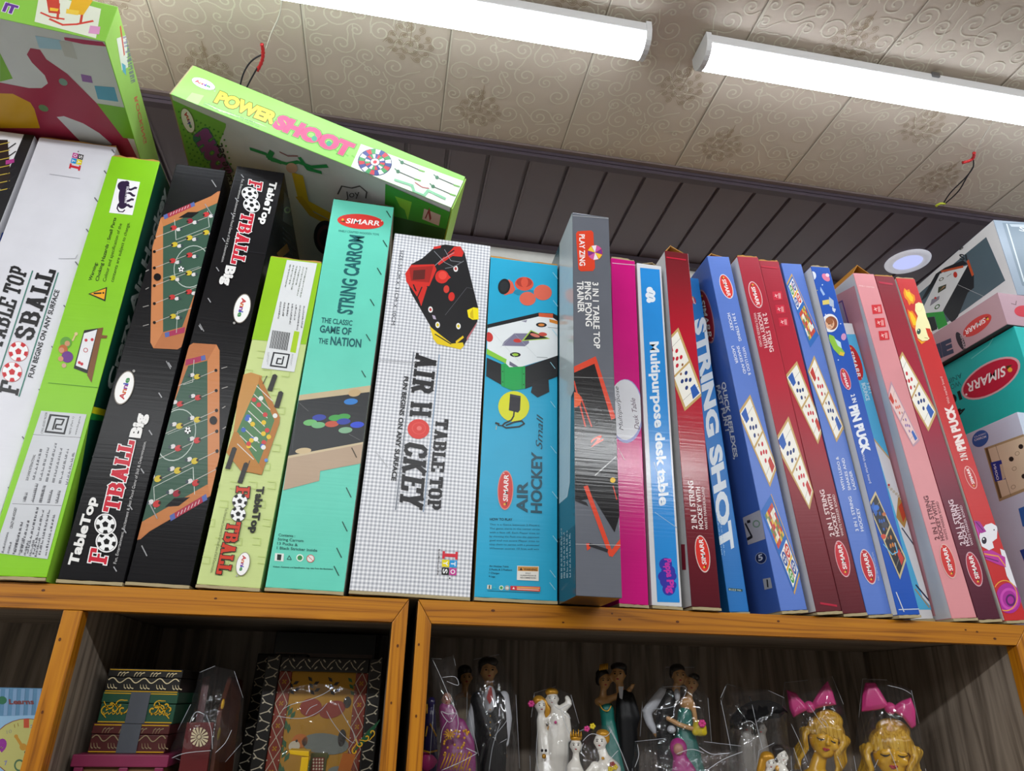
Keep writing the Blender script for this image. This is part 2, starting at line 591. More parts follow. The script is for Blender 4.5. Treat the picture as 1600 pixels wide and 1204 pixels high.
    def slab(self, s, p0, p1, pt, col, outline=None, wt=0.2, ow=0.11):
        a, U, V = self.frame_of(p0, p1, pt)
        W_ = sum(_SL[c][0] + .08 for c in s) - .08
        asp = math.hypot(*U) / W_ / math.hypot(*V)      # horizontal squeeze
        for grow, cc in ([(ow, outline)] if outline else []) + [(0.0, col)]:
            self.layer += 1
            x = 0.0
            mp = lambda px, py: (a[0] + U[0] * px / W_ + V[0] * py, a[1] + U[1] * px / W_ + V[1] * py)
            for ch in s:
                w_, strokes, serifs = _SL[ch]
                for st in strokes:
                    for (ax, ay), (bx, by) in zip(st[:-1], st[1:]):
                        dx, dy = bx - ax, by - ay
                        L = math.hypot(dx, dy)
                        vert = abs(dy) / L
                        t = (0.13 + (wt - 0.13 + 0.03) * vert) / 2 + grow / 2
                        nx, ny = -dy / L * t, dx / L * t
                        e = 0.05 + grow / 2 if len(st) > 2 else grow / 2
                        ex, ey = dx / L * e, dy / L * e
                        self.uv_poly([mp(x + ax - ex + nx, ay - ey + ny), mp(x + bx + ex + nx, by + ey + ny), mp(x + bx + ex - nx, by + ey - ny), mp(x + ax - ex - nx, ay - ey - ny)], cc)
                for sx0, sx1, top in serifs:
                    y0, y1 = (.86, 1.0) if top else (0.0, .14)
                    g = grow / 2
                    self.uv_poly([mp(x + sx0 - g, y0 - g), mp(x + sx1 + g, y0 - g), mp(x + sx1 + g, y1 + g), mp(x + sx0 - g, y1 + g)], cc)
                x += w_ + .08

    def greek(self, p0, p1, pt, rows, col, seed=1, fill=0.6, wmin=.5):
        """rows of print too small to read in the photo: rows run p0->p1, stacked towards pt"""
        rnd = random.Random(seed)
        a, U, V = self.frame_of(p0, p1, pt)
        self.layer += 1
        mp = lambda s, t: (a[0] + U[0] * s + V[0] * t, a[1] + U[1] * s + V[1] * t)
        for r in range(rows):
            x, end = 0.0, rnd.uniform(wmin, 1.0)
            t0 = (r + .5 - fill * .3) / rows; t1 = (r + .5 + fill * .3) / rows
            while x < end:
                l = rnd.uniform(.03, .1)
                k = 4
                for i in range(k):
                    xa = x + l * i / k
                    tt = t1 if rnd.random() < .6 else (t0 + t1) / 2
                    self.uv_poly([mp(xa, t0), mp(xa + l / k * .62, t0), mp(xa + l / k * .62, tt), mp(xa, tt)], col)
                x += l + .02


# ---- marks that repeat on several boxes
def brand_oval(A, c, a, b, name='brand_logo', red='#d8342c', rim=None, txt='#f4f0ee', s='SIMARR'):
    A.part(name)
    if rim:
        A.ell(c, (a[0] * 1.07, a[1] * 1.07), (b[0] * 1.12, b[1] * 1.12), rim)
    A.ell(c, a, b, red)
    q = lambda x, y: (c[0] + a[0] * x + b[0] * y, c[1] + a[1] * x + b[1] * y)
    A.sub('logo_lettering')
    A.circ(q(-.78, .05), max(1.0, math.hypot(*b) * .16), '#e8b23a')
    A.poly([q(-.9, -.2), q(-.66, -.3), q(-.68, -.05)], '#4a3a1c')
    A.text(s, q(-.62, -.36), q(.82, -.36), q(-.62, .34), txt, bold=.02, shear=.12)
    A.circ(q(.9, .3), max(.6, math.hypot(*b) * .07), txt)


def annie(A, c, a, b):
    A.part('brand_logo')
    q = lambda x, y: (c[0] + a[0] * x + b[0] * y, c[1] + a[1] * x + b[1] * y)
    A.ell(c, (a[0] * 1.06, a[1] * 1.06), (b[0] * 1.08, b[1] * 1.1), '#8c8378')
    A.ell(c, a, b, '#f4f2f0')
    A.sub('logo_lettering')
    for ch, x0, x1, hh, col in (('A', -.72, -.34, .5, '#c22f36'), ('n', -.32, -.1, .5, '#cf6a2a'), ('n', -.06, .16, .5, '#8a3a8f'), ('i', .2, .27, .5, '#3a4fae'), ('e', .32, .6, .5, '#3c8a4c')):
        A.text(ch, q(x0, -.34), q(x1, -.34), q(x0, -.34 + hh * 1.3), col, bold=.035)
    A.circ(q(1.1, -.55), max(.8, math.hypot(*b) * .14), '#d8d4d0')
    A.circ(q(1.1, -.55), max(.5, math.hypot(*b) * .08), '#555555')


def itoys(A, p0, p1, pt):
    A.part('brand_logo')
    q = lambda x, y: (p0[0] + (p1[0] - p0[0]) * x + (pt[0] - p0[0]) * y, p0[1] + (p1[1] - p0[1]) * x + (pt[1] - p0[1]) * y)
    R = lambda x0, x1, y0, y1, c: A.poly([q(x0, y0), q(x1, y0), q(x1, y1), q(x0, y1)], c)
    R(0, .32, 0, .16, '#d02838'); R(0, .32, .84, 1, '#d02838'); R(.09, .23, 0, 1, '#d02838')
    for x, y, c, s in ((.36, .5, '#1e96d8', 'T'), (.69, .5, '#c23a90', 'O'), (.36, 0, '#e6d416', 'Y'), (.69, 0, '#1c1a1c', 'S')):
        R(x, x + .3, y, y + .47, c)
        A.text(s, q(x + .06, y + .09), q(x + .24, y + .09), q(x + .06, y + .4), '#f2f2f2', bold=.02)
    A.circ(q(1.12, .55), max(.8, math.hypot(pt[0] - p0[0], pt[1] - p0[1]) * .05), '#333333')


def football(A, c, r, body='#f2f2f2', patch='#161616', rim=None):
    if rim:
        A.circ(c, r * 1.18, rim)
    A.circ(c, r * 1.04, patch)
    A.circ(c, r, body)
    for k in range(6):
        t = 2 * PI * k / 5 + .3
        d = 0.0 if k == 5 else .86
        m = .36 if k == 5 else .3
        cc = (c[0] + math.cos(t) * r * d, c[1] + math.sin(t) * r * d)
        pts = []
        for j in range(5):
            u = t + 2 * PI * j / 5 + (PI / 5 if k == 5 else 0)
            p = (cc[0] + math.cos(u) * r * m, cc[1] + math.sin(u) * r * m)
            dd = math.hypot(p[0] - c[0], p[1] - c[1])
            if dd > r:
                p = (c[0] + (p[0] - c[0]) * r / dd, c[1] + (p[1] - c[1]) * r / dd)
            pts.append(p)
        A.poly(pts, patch)


def board(A, q, first='#c8283a', second='#2a3c78', name='board_picture', frame='#c6a468', inner='#f0ece2', pale=False):
    """picture of a two-sided puck board; q = its four corners (top, side, bottom, side)"""
    A.part(name)
    A.poly(q, frame)
    f = A.quad_map(q)
    def uvp(pts, col):
        A.uv_poly([f(*p) for p in pts], col)
    A.layer += 1
    m = .09; ml = .035
    uvp([(ml, m), (1 - ml, m), (1 - ml, 1 - m), (ml, 1 - m)], inner)
    A.layer += 1
    uvp([(.485, m), (.515, m), (.515, 1 - m), (.485, 1 - m)], frame)
    for s in (.14, .86):
        uvp([(s, m), (s + .006, m), (s + .006, 1 - m), (s, 1 - m)], '#9a948c')
    A.layer += 1
    def disc(s, t, rs, rt, col):
        uvp([(s + rs * math.cos(k * PI / 7), t + rt * math.sin(k * PI / 7)) for k in range(14)], col)
    for sd, col in ((0, first), (1, second)):
        g = (lambda s: s) if sd == 0 else (lambda s: 1 - s)
        for s, t in ((.24, .42), (.29, .68), (.36, .34), (.33, .52), (.41, .62)):
            disc(g(s), t if sd == 0 else 1 - t, .026, .075, col)
        lo, hi = (.5, .86) if sd == 0 else (.14, .5)
        uvp([(g(.05), lo), (g(.05), hi), (g(.2), hi - .06), (g(.2), lo + .06)], '#2a5cb0' if col in ('#2a3c78', '#2a5cb0', '#8c6aa4') else '#c03a30')
    A.layer += 1
    disc(.46, .4, .018, .05, '#8c5a3c'); disc(.545, .6, .018, .05, '#8c5a3c')


def ludo_board(A, q, name='game_picture', flip=False):
    """picture of a folding snakes-and-ladders and ludo board"""
    A.part(name)
    A.poly(q, '#c9a05c')
    f = A.quad_map(q)
    g = (lambda s, t: f(1 - s, t)) if flip else f
    def R(s0, s1, t0, t1, col):
        A.uv_poly([g(s0, t0), g(s1, t0), g(s1, t1), g(s0, t1)], col)
    A.layer += 1
    R(.0, .97, .05, 1.0, '#2f6ab8')
    A.layer += 1
    rnd = random.Random(4)
    cols = ['#c85a2e', '#e0b43c', '#f0ead8', '#7a8a4a', '#c83c34', '#e8dcc0']
    for i in range(7):
        for j in range(6):
            R(.08 + i * .06, .08 + i * .06 + .058, .16 + j * .12, .16 + j * .12 + .115, cols[(i * 2 + j * 3 + rnd.randrange(2)) % 6])
    R(.56, .94, .14, .9, '#f2efe8')
    A.layer += 1
    for s, t, c in ((.65, .33, '#c83a34'), (.85, .33, '#3a58a0'), (.65, .72, '#3a58a0'), (.85, .72, '#4e9a44')):
        for rr, cc in ((1, c), (.62, '#f2efe8')):
            A.layer += 1
            A.uv_poly([g(s + .08 * rr * math.cos(k * PI / 8), t + .16 * rr * math.sin(k * PI / 8)) for k in range(16)], cc)
        A.layer += 1
        R(s - .01, s + .01, t - .12, t + .12, c); R(s - .06, s + .06, t - .02, t + .02, c)
    R(.735, .765, .16, .88, '#e0b43c'); R(.58, .92, .5, .55, '#c83a34')


def red_icons(A, cs, s, col, mark):
    A.part('feature_icons')
    for i, c in enumerate(cs):
        x, y = c
        A.poly([(x - s, y - s * .8), (x + s * .8, y - s * .9), (x + s * 1.05, y + s * .75), (x - s * .75, y + s * .9)], col)
        A.line([(x - s * .4, y - s * .3), (x - s * .1, y + s * .3)], 1.2, mark)
        A.line([(x - s * .5, y + s * .1), (x + s * .05, y - s * .2)], 1.0, mark)
        for k in (.35, .6):
            A.line([(x + s * (k - .1), y - s * .5), (x + s * k, y + s * .5)], 1.0, mark)


def slits(A, pts, d, col, wd=1.6, name='tab_slits'):
    for p in pts:
        A.part('tab_slit')
        A.line([p, (p[0] + d[0], p[1] + d[1])], wd, col)

# ================================================================== THE SETTING
plaster = simple('wall_paint', '#d6d6d0', 0.8, 0.2, bump=0.4, bscale=35)
shop_wall = simple('shop_wall_paint', '#d2cec8', 0.8, 0.2)
floor_m = simple('floor_tile', '#aaa69f', 0.35, 0.4, bscale=6)
ceil_m = simple('ceiling_panel_print', '#d3c4b3', 0.42, 0.35, bscale=9, var=0.05)
scroll_m = simple('ceiling_scroll_print', '#e4dcc9', 0.38, 0.35, bscale=30, var=0.04)
motif_m = simple('ceiling_motif_print', '#b39f83', 0.45, 0.3, bscale=30)
seam_d = simple('ceiling_seam_line', '#958a7a', 0.6, 0.2)  # flat dark line beside each panel joint
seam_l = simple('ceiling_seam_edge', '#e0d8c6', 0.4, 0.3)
soffit_m = simple('soffit_panel', '#6f646b', 0.38, 0.4, bscale=14, var=0.06)
trim_m = simple('soffit_trim', '#554b53', 0.35, 0.4)
trim_lip = simple('soffit_trim_lip', '#80716e', 0.4, 0.3)

X0, X1, YF, FLOORZ = -5.4, 3.2, -4.6, -1.75


def structure(mb, name, **k):
    return tag(mb.build(name, **k), None, None, kind='structure')


mb = MB(); mb.box((X0, YF, FLOORZ - .05), (X1, WALLY + .05, FLOORZ), floor_m); structure(mb, 'floor')
mb = MB(); mb.box((X0, WALLY, FLOORZ), (X1, WALLY + .05, CEIL + .05), plaster); structure(mb, 'wall_back')
mb = MB(); mb.box((X0 - .05, YF, FLOORZ), (X0, WALLY + .05, CEIL + .05), shop_wall); structure(mb, 'wall_left')
mb = MB(); mb.box((X1, YF, FLOORZ), (X1 + .05, WALLY + .05, CEIL + .05), shop_wall); structure(mb, 'wall_right')
mb = MB(); mb.box((X0, YF - .05, FLOORZ), (X1, YF, CEIL + .05), shop_wall); structure(mb, 'wall_front')

# ---- printed ceiling: panels 222 mm wide, scrolls and flower motifs on every panel
PW, PL, SEAM0 = 0.2177, 0.49, 0.0220


def ribbon(pts, w0, w1):
    """quads of a tapering ribbon"""
    out, n = [], len(pts)
    sides = []
    for i, p in enumerate(pts):
        a, b = pts[max(i - 1, 0)], pts[min(i + 1, n - 1)]
        dx, dy = b[0] - a[0], b[1] - a[1]
        L = math.hypot(dx, dy) or 1e-9
        w = (w0 + (w1 - w0) * i / (n - 1)) / 2
        sides.append(((p[0] - dy / L * w, p[1] + dx / L * w), (p[0] + dy / L * w, p[1] - dx / L * w)))
    for i in range(n - 1):
        out.append((sides[i][0], sides[i + 1][0], sides[i + 1][1], sides[i][1]))
    return out


def curl(cx, cy, R, a0, hand, turns=1.55, n=22, tail=.9):
    pts = []
    for i in range(7):                       # the stem that runs into the curl
        t = 1 - i / 7.0
        ang = a0 - hand * t * .55
        rr = R * (1 + tail * t * t)
        pts.append((cx + math.cos(ang) * rr, cy + math.sin(ang) * rr))
    for i in range(n + 1):
        t = i / n
        r = R * (1 - .86 * t ** .8)
        ang = a0 + hand * t * turns * 2 * PI
        pts.append((cx + math.cos(ang) * r, cy + math.sin(ang) * r))
    return pts


rnd = random.Random(21)
tile = []
circles = []
for R0 in (.023, .019, .015, .011, .008):
    for _ in range(500):
        x, y = rnd.uniform(R0 * .7, PW - R0 * .7), rnd.uniform(0, PL)
        ok = True
        for cx, cy, cr in circles:
            for oy in (-PL, 0, PL):
                if math.hypot(x - cx, y - cy + oy) < (R0 + cr) * .86:
                    ok = False
        if ok:
            circles.append((x, y, R0))
for x, y, R0 in circles:
    pts = curl(x, y, R0 * .92, rnd.uniform(0, 2 * PI), rnd.choice((-1, 1)), turns=1.6 if R0 > .012 else 1.15)
    pts = [p for p in pts if 0.003 < p[0] < PW - .003]
    if len(pts) > 8:
        lift = len(tile) % 97 * 1e-6
        tile += [(q, lift + j * 2e-7) for j, q in enumerate(ribbon(pts, .0018, .0026))]
for mx, my in ((.062, .11), (.158, .36)):                # flower motifs: a symmetrical bush of small curls on a stem
    for row, (dy, hw, cnt) in enumerate(((-.03, .006, 1), (-.018, .016, 3), (-.004, .026, 4), (.010, .031, 5), (.024, .024, 4), (.036, .012, 2))):
        for k in range(cnt):
            ox = 0 if cnt == 1 else -hw + 2 * hw * k / (cnt - 1)
            hand = 1 if ox <= 0 else -1
            for rr, tt in ((.0072, 1.3), (.0042, .9)):
                tile += [(q, 2e-4 + 1e-6 * (row * 37 + k * 7 + (rr < .005) * 3) + j_ * 1.5e-7) for j_, q in enumerate(ribbon(curl(mx + ox, my + dy, rr, (2.2 if ox <= 0 else .9) + row * .4, hand, turns=tt, n=12, tail=.5), .0007, .0010))]
    tile += [(q, 4.5e-4) for q in ribbon([(mx, my - .045), (mx + .001, my - .02), (mx, my + .01)], .0012, .0008)]

mb = MB()
mb.box((X0, YF, CEIL), (X1, WALLY + .05, CEIL + .05), ceil_m)
zr = CEIL - .0006
k0 = int((-1.2 - SEAM0) / PW) - 1
for i in range(k0, k0 + 18):
    bx = SEAM0 + i * PW
    off = (i * .173) % PL if i % 2 else (i * .11) % PL
    for j in range(-3, 1):
        by = j * PL + off * 0 + (.13 if i % 2 else 0) - .1
        for q, kind in tile:
            pts = [(bx + p[0], by + p[1]) for p in q]
            if max(p[1] for p in pts) > TRIMY + .002 or min(p[1] for p in pts) < -1.05:
                continue
            mb.face([(p[0], p[1], zr - kind) for p in pts], motif_m if kind > 1.9e-4 else scroll_m)
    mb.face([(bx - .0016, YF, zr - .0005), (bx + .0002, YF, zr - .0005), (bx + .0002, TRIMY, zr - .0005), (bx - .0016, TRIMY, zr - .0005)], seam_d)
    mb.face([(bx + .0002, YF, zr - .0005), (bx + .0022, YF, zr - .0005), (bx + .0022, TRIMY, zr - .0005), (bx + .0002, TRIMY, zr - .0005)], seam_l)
structure(mb, 'ceiling')

# ---- lower ribbed soffit over the shelf, with its front trim
mb = MB()
pitch, gw, gd = 0.0735, 0.011, 0.006
prof = []
x = -2.6
while x < X1 - pitch:
    prof += [(x, SOFFIT), (x + pitch - gw, SOFFIT), (x + pitch - gw + .001, SOFFIT + gd), (x + pitch - gw * .45, SOFFIT + gd), (x + pitch - gw * .4, SOFFIT - .0012), (x + pitch - .0006, SOFFIT - .0012)]
    x += pitch
for a, b in zip(prof[:-1], prof[1:]):
    mb.face([(a[0], TRIMY, a[1]), (b[0], TRIMY, b[1]), (b[0], WALLY, b[1]), (a[0], WALLY, a[1])], soffit_m)
mb.box((X0, TRIMY, SOFFIT + .0075), (X1, WALLY, CEIL - .001), soffit_m)
mb.box((X0, TRIMY, SOFFIT), (-2.6, WALLY, SOFFIT + .0075), soffit_m)
structure(mb, 'ceiling_soffit')
mb = MB()
mb.box((X0, TRIMY - .010, SOFFIT - .003), (X1, TRIMY + .003, SOFFIT + .004), trim_m)
mb.box((X0, TRIMY - .012, SOFFIT + .004), (X1, TRIMY - .001, CEIL - .001), trim_m)
mb.box((X0, TRIMY - .020, CEIL - .005), (X1, TRIMY - .0125, CEIL - .001), trim_lip)
structure(mb, 'trim_1')
mb = MB(); mb.box((X0, WALLY - .012, SOFFIT - .014), (X1, WALLY - .0005, SOFFIT - .0015), trim_m); structure(mb, 'trim_2')

# ---- batten lights
white_pl = simple('lamp_housing_white', '#d9d9da', 0.35, 0.4, var=0.03)
diff_m = glow('lamp_diffuser_lit', '#eef6ff', TUBE_GLOW)


def batten(x0, x1, label):
    y0, y1 = -0.1976, -0.1487
    t = thing('tube_light', label, 'ceiling light', ((x0 + x1) / 2, (y0 + y1) / 2, CEIL - .001), group='tube lights on the ceiling')
    hx, hy = (x1 - x0) / 2, (y1 - y0) / 2
    h = MB(); h.box((-hx + .006, -hy, -.021), (hx - .006, hy, -.004), white_pl); h.box((-hx + .006, -hy + .004, -.004), (hx - .006, hy - .004, 0), white_pl)
    h.build('housing', t, bevel=.0015)
    d = MB(); n = 10
    pr = [(-hy + .002, -.0212)] + [(math.cos(PI + PI * i / n) * (hy - .002), -.0212 + math.sin(PI + PI * i / n) * .018) for i in range(1, n)] + [(hy - .002, -.0212)]
    for a, b in zip(pr[:-1], pr[1:]):
        d.face([(-hx + .008, a[0], a[1]), (hx - .008, a[0], a[1]), (hx - .008, b[0], b[1]), (-hx + .008, b[0], b[1])], diff_m, True)
    d.build('diffuser', t)
    for s in (-1, 1):
        c = MB()
        pts = [(s * (hx - .008), -hy - .001, -.002), (s * (hx - .008), -hy - .001, -.018)] + [(s * (hx - .008), q[0] * 1.04, q[1] * 1.0 - .001) for q in pr[1:-1]] + [(s * (hx - .008), hy + .001, -.018), (s * (hx - .008), hy + .001, -.002)]
        c.prism(pts, (s * .008, 0, 0), white_pl)
        c.build('end_cap', t)
    for f in (-.38, .1, .6):
        c = MB(); c.box((f * hx, -hy - .003, -.012), (f * hx + .012, -hy + .001, -.004), simple('lamp_clip_steel', '#8d8f92', 0.3, 0.5, 0.8)); c.build('mounting_clip', t)


batten(-0.893, 0.307, 'lit white tube light at the upper edge, its capped end facing the longer tube')
batten(0.3914, 1.5914, 'lit white tube light above the leaning red and blue boxes, beyond the gap')

# ---- small round downlight in the soffit
t = thing('recessed_downlight', 'small round white downlight set in the dark ribbed soffit', 'ceiling light', (1.060, .245, SOFFIT - .0015))
r = MB(); n = 40; prof = [(.046, 0), (.045, -.003), (.036, -.006), (.030, -.0045), (.029, -.001)]
for a, b in zip(prof[:-1], prof[1:]):
    for i in range(n):
        t0, t1 = 2 * PI * i / n, 2 * PI * (i + 1) / n
        r.face([(a[0] * math.cos(t0), a[0] * math.sin(t0), a[1]), (a[0] * math.cos(t1), a[0] * math.sin(t1), a[1]), (b[0] * math.cos(t1), b[0] * math.sin(t1), b[1]), (b[0] * math.cos(t0), b[0] * math.sin(t0), b[1])], white_pl, True)
rim = simple('downlight_rim_added_glow', '#dfe0e4', 0.35, 0.4, var=0.03)
rim.node_tree.nodes['Principled BSDF'].inputs['Emission Color'].default_value = rgb('#dcdde8'); rim.node_tree.nodes['Principled BSDF'].inputs['Emission Strength'].default_value = 0.35  # emission added to the trim ring so it looks bright
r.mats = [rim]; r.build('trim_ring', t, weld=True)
r = MB(); r.face([(.0295 * math.cos(2 * PI * i / n), .0295 * math.sin(2 * PI * i / n), -.002) for i in range(n)], glow('downlight_lens_lit', '#c4ccff', 1.0)); r.build('lens', t)

# ---- loose wires hanging out of the ceiling
blk = simple('cable_black', '#26262a', 0.4, 0.4); wht = simple('cable_white', '#cfc8b8', 0.4, 0.4); redt = simple('tape_red', '#cc2b2e', 0.3, 0.4); ylw = simple('cable_yellow', '#c9d23c', 0.4, 0.4)


def smooth_pts(ps, k=6):
    out, n = [], len(ps)
    for i in range(n - 1):
        p0, p1, p2, p3 = ps[max(i - 1, 0)], ps[i], ps[i + 1], ps[min(i + 2, n - 1)]
        for j in range(k):
            t = j / k
            out.append(0.5 * ((2 * p1) + (p2 - p0) * t + (2 * p0 - 5 * p1 + 4 * p2 - p3) * t * t + (3 * p1 - p0 - 3 * p2 + p3) * t ** 3))
    return out + [ps[-1]]


def wires(label, lead, loop, tape, tip):
    z0 = on_z(*lead[0])
    t = thing('ceiling_wire', label, 'wire', z0)
    L = lambda ps: smooth_pts([on_z(*p) - z0 for p in ps])
    m = MB(); m.tube(L(lead), .0011, wht); m.build('lead_wire', t)
    m = MB(); m.tube(L(loop), .0012, blk); m.build('cable_loop', t)
    m = MB(); m.tube(L(tape), [.002 + .0012 * math.sin(i * 1.3) ** 2 for i in range(len(L(tape)))], redt); m.build('insulating_tape', t)
    if tip:
        m = MB(); m.tube(L(tip), .0022, ylw); m.build('wire_tip', t)


wires('black wire loop with red tape hanging from the ceiling behind the long tilted green box',
      [(441, -3, CEIL), (436, 25, CEIL - .006), (424, 52, CEIL - .014), (416, 76, CEIL - .02)],
      [(412, 84, CEIL - .02), (397, 92, CEIL - .024), (386, 104, CEIL - .028), (378, 122, CEIL - .034), (374, 146, CEIL - .04), (380, 146, CEIL - .04), (393, 122, CEIL - .034), (402, 106, CEIL - .028)],
      [(409, 68, CEIL - .018), (411, 82, CEIL - .02), (409, 96, CEIL - .024), (402, 110, CEIL - .028)], None)
wires('black wire loop with yellow tip dangling from the ceiling above the white hockey box',
      [(1562, 172, CEIL), (1548, 196, CEIL - .006), (1535, 216, CEIL - .01), (1524, 236, CEIL - .014)],
      [(1521, 250, CEIL - .016), (1520, 262, CEIL - .018), (1508, 278, CEIL - .022), (1486, 300, CEIL - .026), (1474, 318, CEIL - .03), (1479, 316, CEIL - .03), (1498, 298, CEIL - .026), (1511, 276, CEIL - .022), (1521, 260, CEIL - .018)],
      [(1522, 238, CEIL - .014), (1521, 246, CEIL - .015), (1515, 251, CEIL - .017), (1504, 254, CEIL - .019)],
      [(1477, 318, CEIL - .03), (1469, 318, CEIL - .031), (1462, 322, CEIL - .032)])

# ---- display cabinets with pine face frames
pineX = wood('varnished_pine_rail', '#774309', '#bb7a18', 'X', 0.3, mid='#a96812')
pineZ = wood('varnished_pine_stile', '#774309', '#bb7a18', 'Z', 0.3, mid='#a96812')
lamZ = wood('laminate_grey_upright', '#60564c', '#9b8e80', 'Z', 0.45, coat=0.0, bands=4, mid='#7c7064')
lamX = wood('laminate_grey_board', '#6a6056', '#a5988a', 'X', 0.45, coat=0.0, bands=4, mid='#85796c')
edge_w = simple('laminate_edge', '#c9c2b4', 0.5, 0.3)
CH = 1.75 - .002


def cabinet(x0, x1, stiles, dividers, label):
    """x0..x1 outside; stiles: face-frame uprights (from, to); dividers: x of the partition boards"""
    t = thing('display_cabinet', label, 'cabinet', (x0, 0, -CH - .0))
    zt = CH                                     # top of the cabinet in its own coordinates
    P_ = lambda x: x - x0
    dep = .33
    a = lambda name, lo, hi, m, bv=.0008: (lambda q: (q.box(lo, hi, m), q.build(name, t, bevel=bv)))(MB())
    a('top_board', (0, .0185, zt - .018), (P_(x1), dep, zt), lamX)
    a('back_panel', (0, dep, 0), (P_(x1), dep + .006, zt), lamZ)
    for d in dividers:
        a('side_panel', (P_(d) - .008, .0185, 0), (P_(d) + .008, dep - .0005, zt - .0185), lamZ)
    for zz in (.42, .84, 1.26, 1.70):
        ds = sorted(dividers)
        for p, q in zip(ds[:-1], ds[1:]):
            a('shelf_board', (P_(p) + .0085, .004, zt - zz - .018), (P_(q) - .0085, dep - .001, zt - zz), lamX)
    # mitred face frame
    r = MB()
    L0, L1 = stiles[0], stiles[-1]
    mit0 = L0[1] - L0[0]; mit1 = L1[1] - L1[0]
    hh = .0265
    out = [(P_(L0[0]), zt), (P_(L1[1]), zt), (P_(L1[0]), zt - hh), (P_(L0[1]), zt - hh)]
    r.prism([(p[0], 0, p[1]) for p in out], (0, .018, 0), pineX)
    r.build('top_rail', t, bevel=.0008)
    for i, (s0, s1) in enumerate(stiles):
        r = MB()
        if i == 0:
            o = [(s0, zt - .0006), (s1, zt - hh - .0006), (s1, 0), (s0, 0)]
        elif i == len(stiles) - 1:
            o = [(s0, zt - hh - .0006), (s1, zt - .0006), (s1, 0), (s0, 0)]
        else:
            o = [(s0, zt - hh - .0004), (s1, zt - hh - .0004), (s1, 0), (s0, 0)]
        r.prism([(P_(p[0]), 0, p[1]) for p in o], (0, .018, 0), pineZ)
        r.build('stile', t, bevel=.0008)
    kn = MB(); rk = random.Random(int(x0 * 100) + 77)
    dark = simple('pine_knot', '#5a2f0c', 0.4, 0.3)
    for _ in range(9):
        kx, kz = rk.uniform(.05, P_(x1) - .05), zt - rk.uniform(.006, .02)
        rr = rk.uniform(.0008, .0016)
        kn.face([(kx + rr * 1.6 * math.cos(k * PI / 5), -.0003, kz + rr * math.sin(k * PI / 5)) for k in range(10)], dark)
    for s0, s1 in stiles:
        for q in range(3):
            kx, kz = P_(rk.uniform(s0 + .004, s1 - .004)), zt - .05 - q * .06 - rk.uniform(0, .04)
            rr = rk.uniform(.0008, .0015)
            kn.face([(kx + rr * math.cos(k * PI / 5), -.0003, kz + rr * 1.4 * math.sin(k * PI / 5)) for k in range(10)], dark)
    kn.build('wood_knots', t)
    return t


cabinet(-1.02, .0285, [(-1.02, -.998), (-.3415, -.322), (.011, .0285)], [-1.012, -.334, .0195], 'pine-framed cabinet holding painted boxes, under the foosball and string carrom boxes')
cabinet(.0395, .866, [(.0395, .0565), (.842, .866)], [.048, .852], 'pine-framed cabinet holding the wrapped figurines, under the leaning red and blue boxes')
cabinet(.870, 1.70, [(.870, .890), (1.68, 1.70)], [.879, 1.69], 'pine-framed cabinet under the stacked white and turquoise boxes, mostly cut off')

# ================================================================== BOXES ON TOP OF THE CABINETS
CARD = simple('bare_cardboard', '#b98a4a', 0.8, 0.15, bscale=40)
CREAM = simple('cardboard_edge', '#a99a78', 0.8, 0.15, bscale=80)
DARKC = simple('cardboard_inside_dark', '#3c3026', 0.8, 0.1)


def carton_mesh(root, w, d, h, front, left=None, right=None, top=None, bottom=None, back=None, z0=0.004):
    """the closed carton: one mesh, a print for each side, softly rounded and slightly bulged"""
    mats = []
    def mi(m):
        m = m or front
        if m not in mats:
            mats.append(m)
        return mats.index(m)
    bm = bmesh.new()
    nx, nz = 3, 9
    rnd = random.Random(hash((round(w, 3), round(h, 3))) % 1000)
    x0, x1, y0, y1, zb, zt = -w / 2, w / 2, 0.0, d, z0, h
    vs = {}
    def V(i, j, k):
        key = (i, j, k)
        if key not in vs:
            vs[key] = bm.verts.new((x0 + (x1 - x0) * i, y0 + (y1 - y0) * j, zb + (zt - zb) * k))
        return vs[key]
    f = lambda a, m: setattr(bm.faces.new(a), 'material_index', m)
    f([V(0, 0, 0), V(1, 0, 0), V(1, 0, 1), V(0, 0, 1)], mi(front))
    f([V(1, 1, 0), V(0, 1, 0), V(0, 1, 1), V(1, 1, 1)], mi(back or CARD))
    f([V(0, 1, 0), V(0, 0, 0), V(0, 0, 1), V(0, 1, 1)], mi(left))
    f([V(1, 0, 0), V(1, 1, 0), V(1, 1, 1), V(1, 0, 1)], mi(right))
    f([V(0, 0, 1), V(1, 0, 1), V(1, 1, 1), V(0, 1, 1)], mi(top))
    f([V(0, 1, 0), V(1, 1, 0), V(1, 0, 0), V(0, 0, 0)], mi(bottom or CARD))
    bmesh.ops.bevel(bm, geom=list(bm.edges), offset=.0009, segments=2, affect='EDGES', profile=.6)
    me = bpy.data.meshes.new('carton'); bm.to_mesh(me); bm.free()
    for m in mats:
        me.materials.append(m)
    return link('carton', me, root)


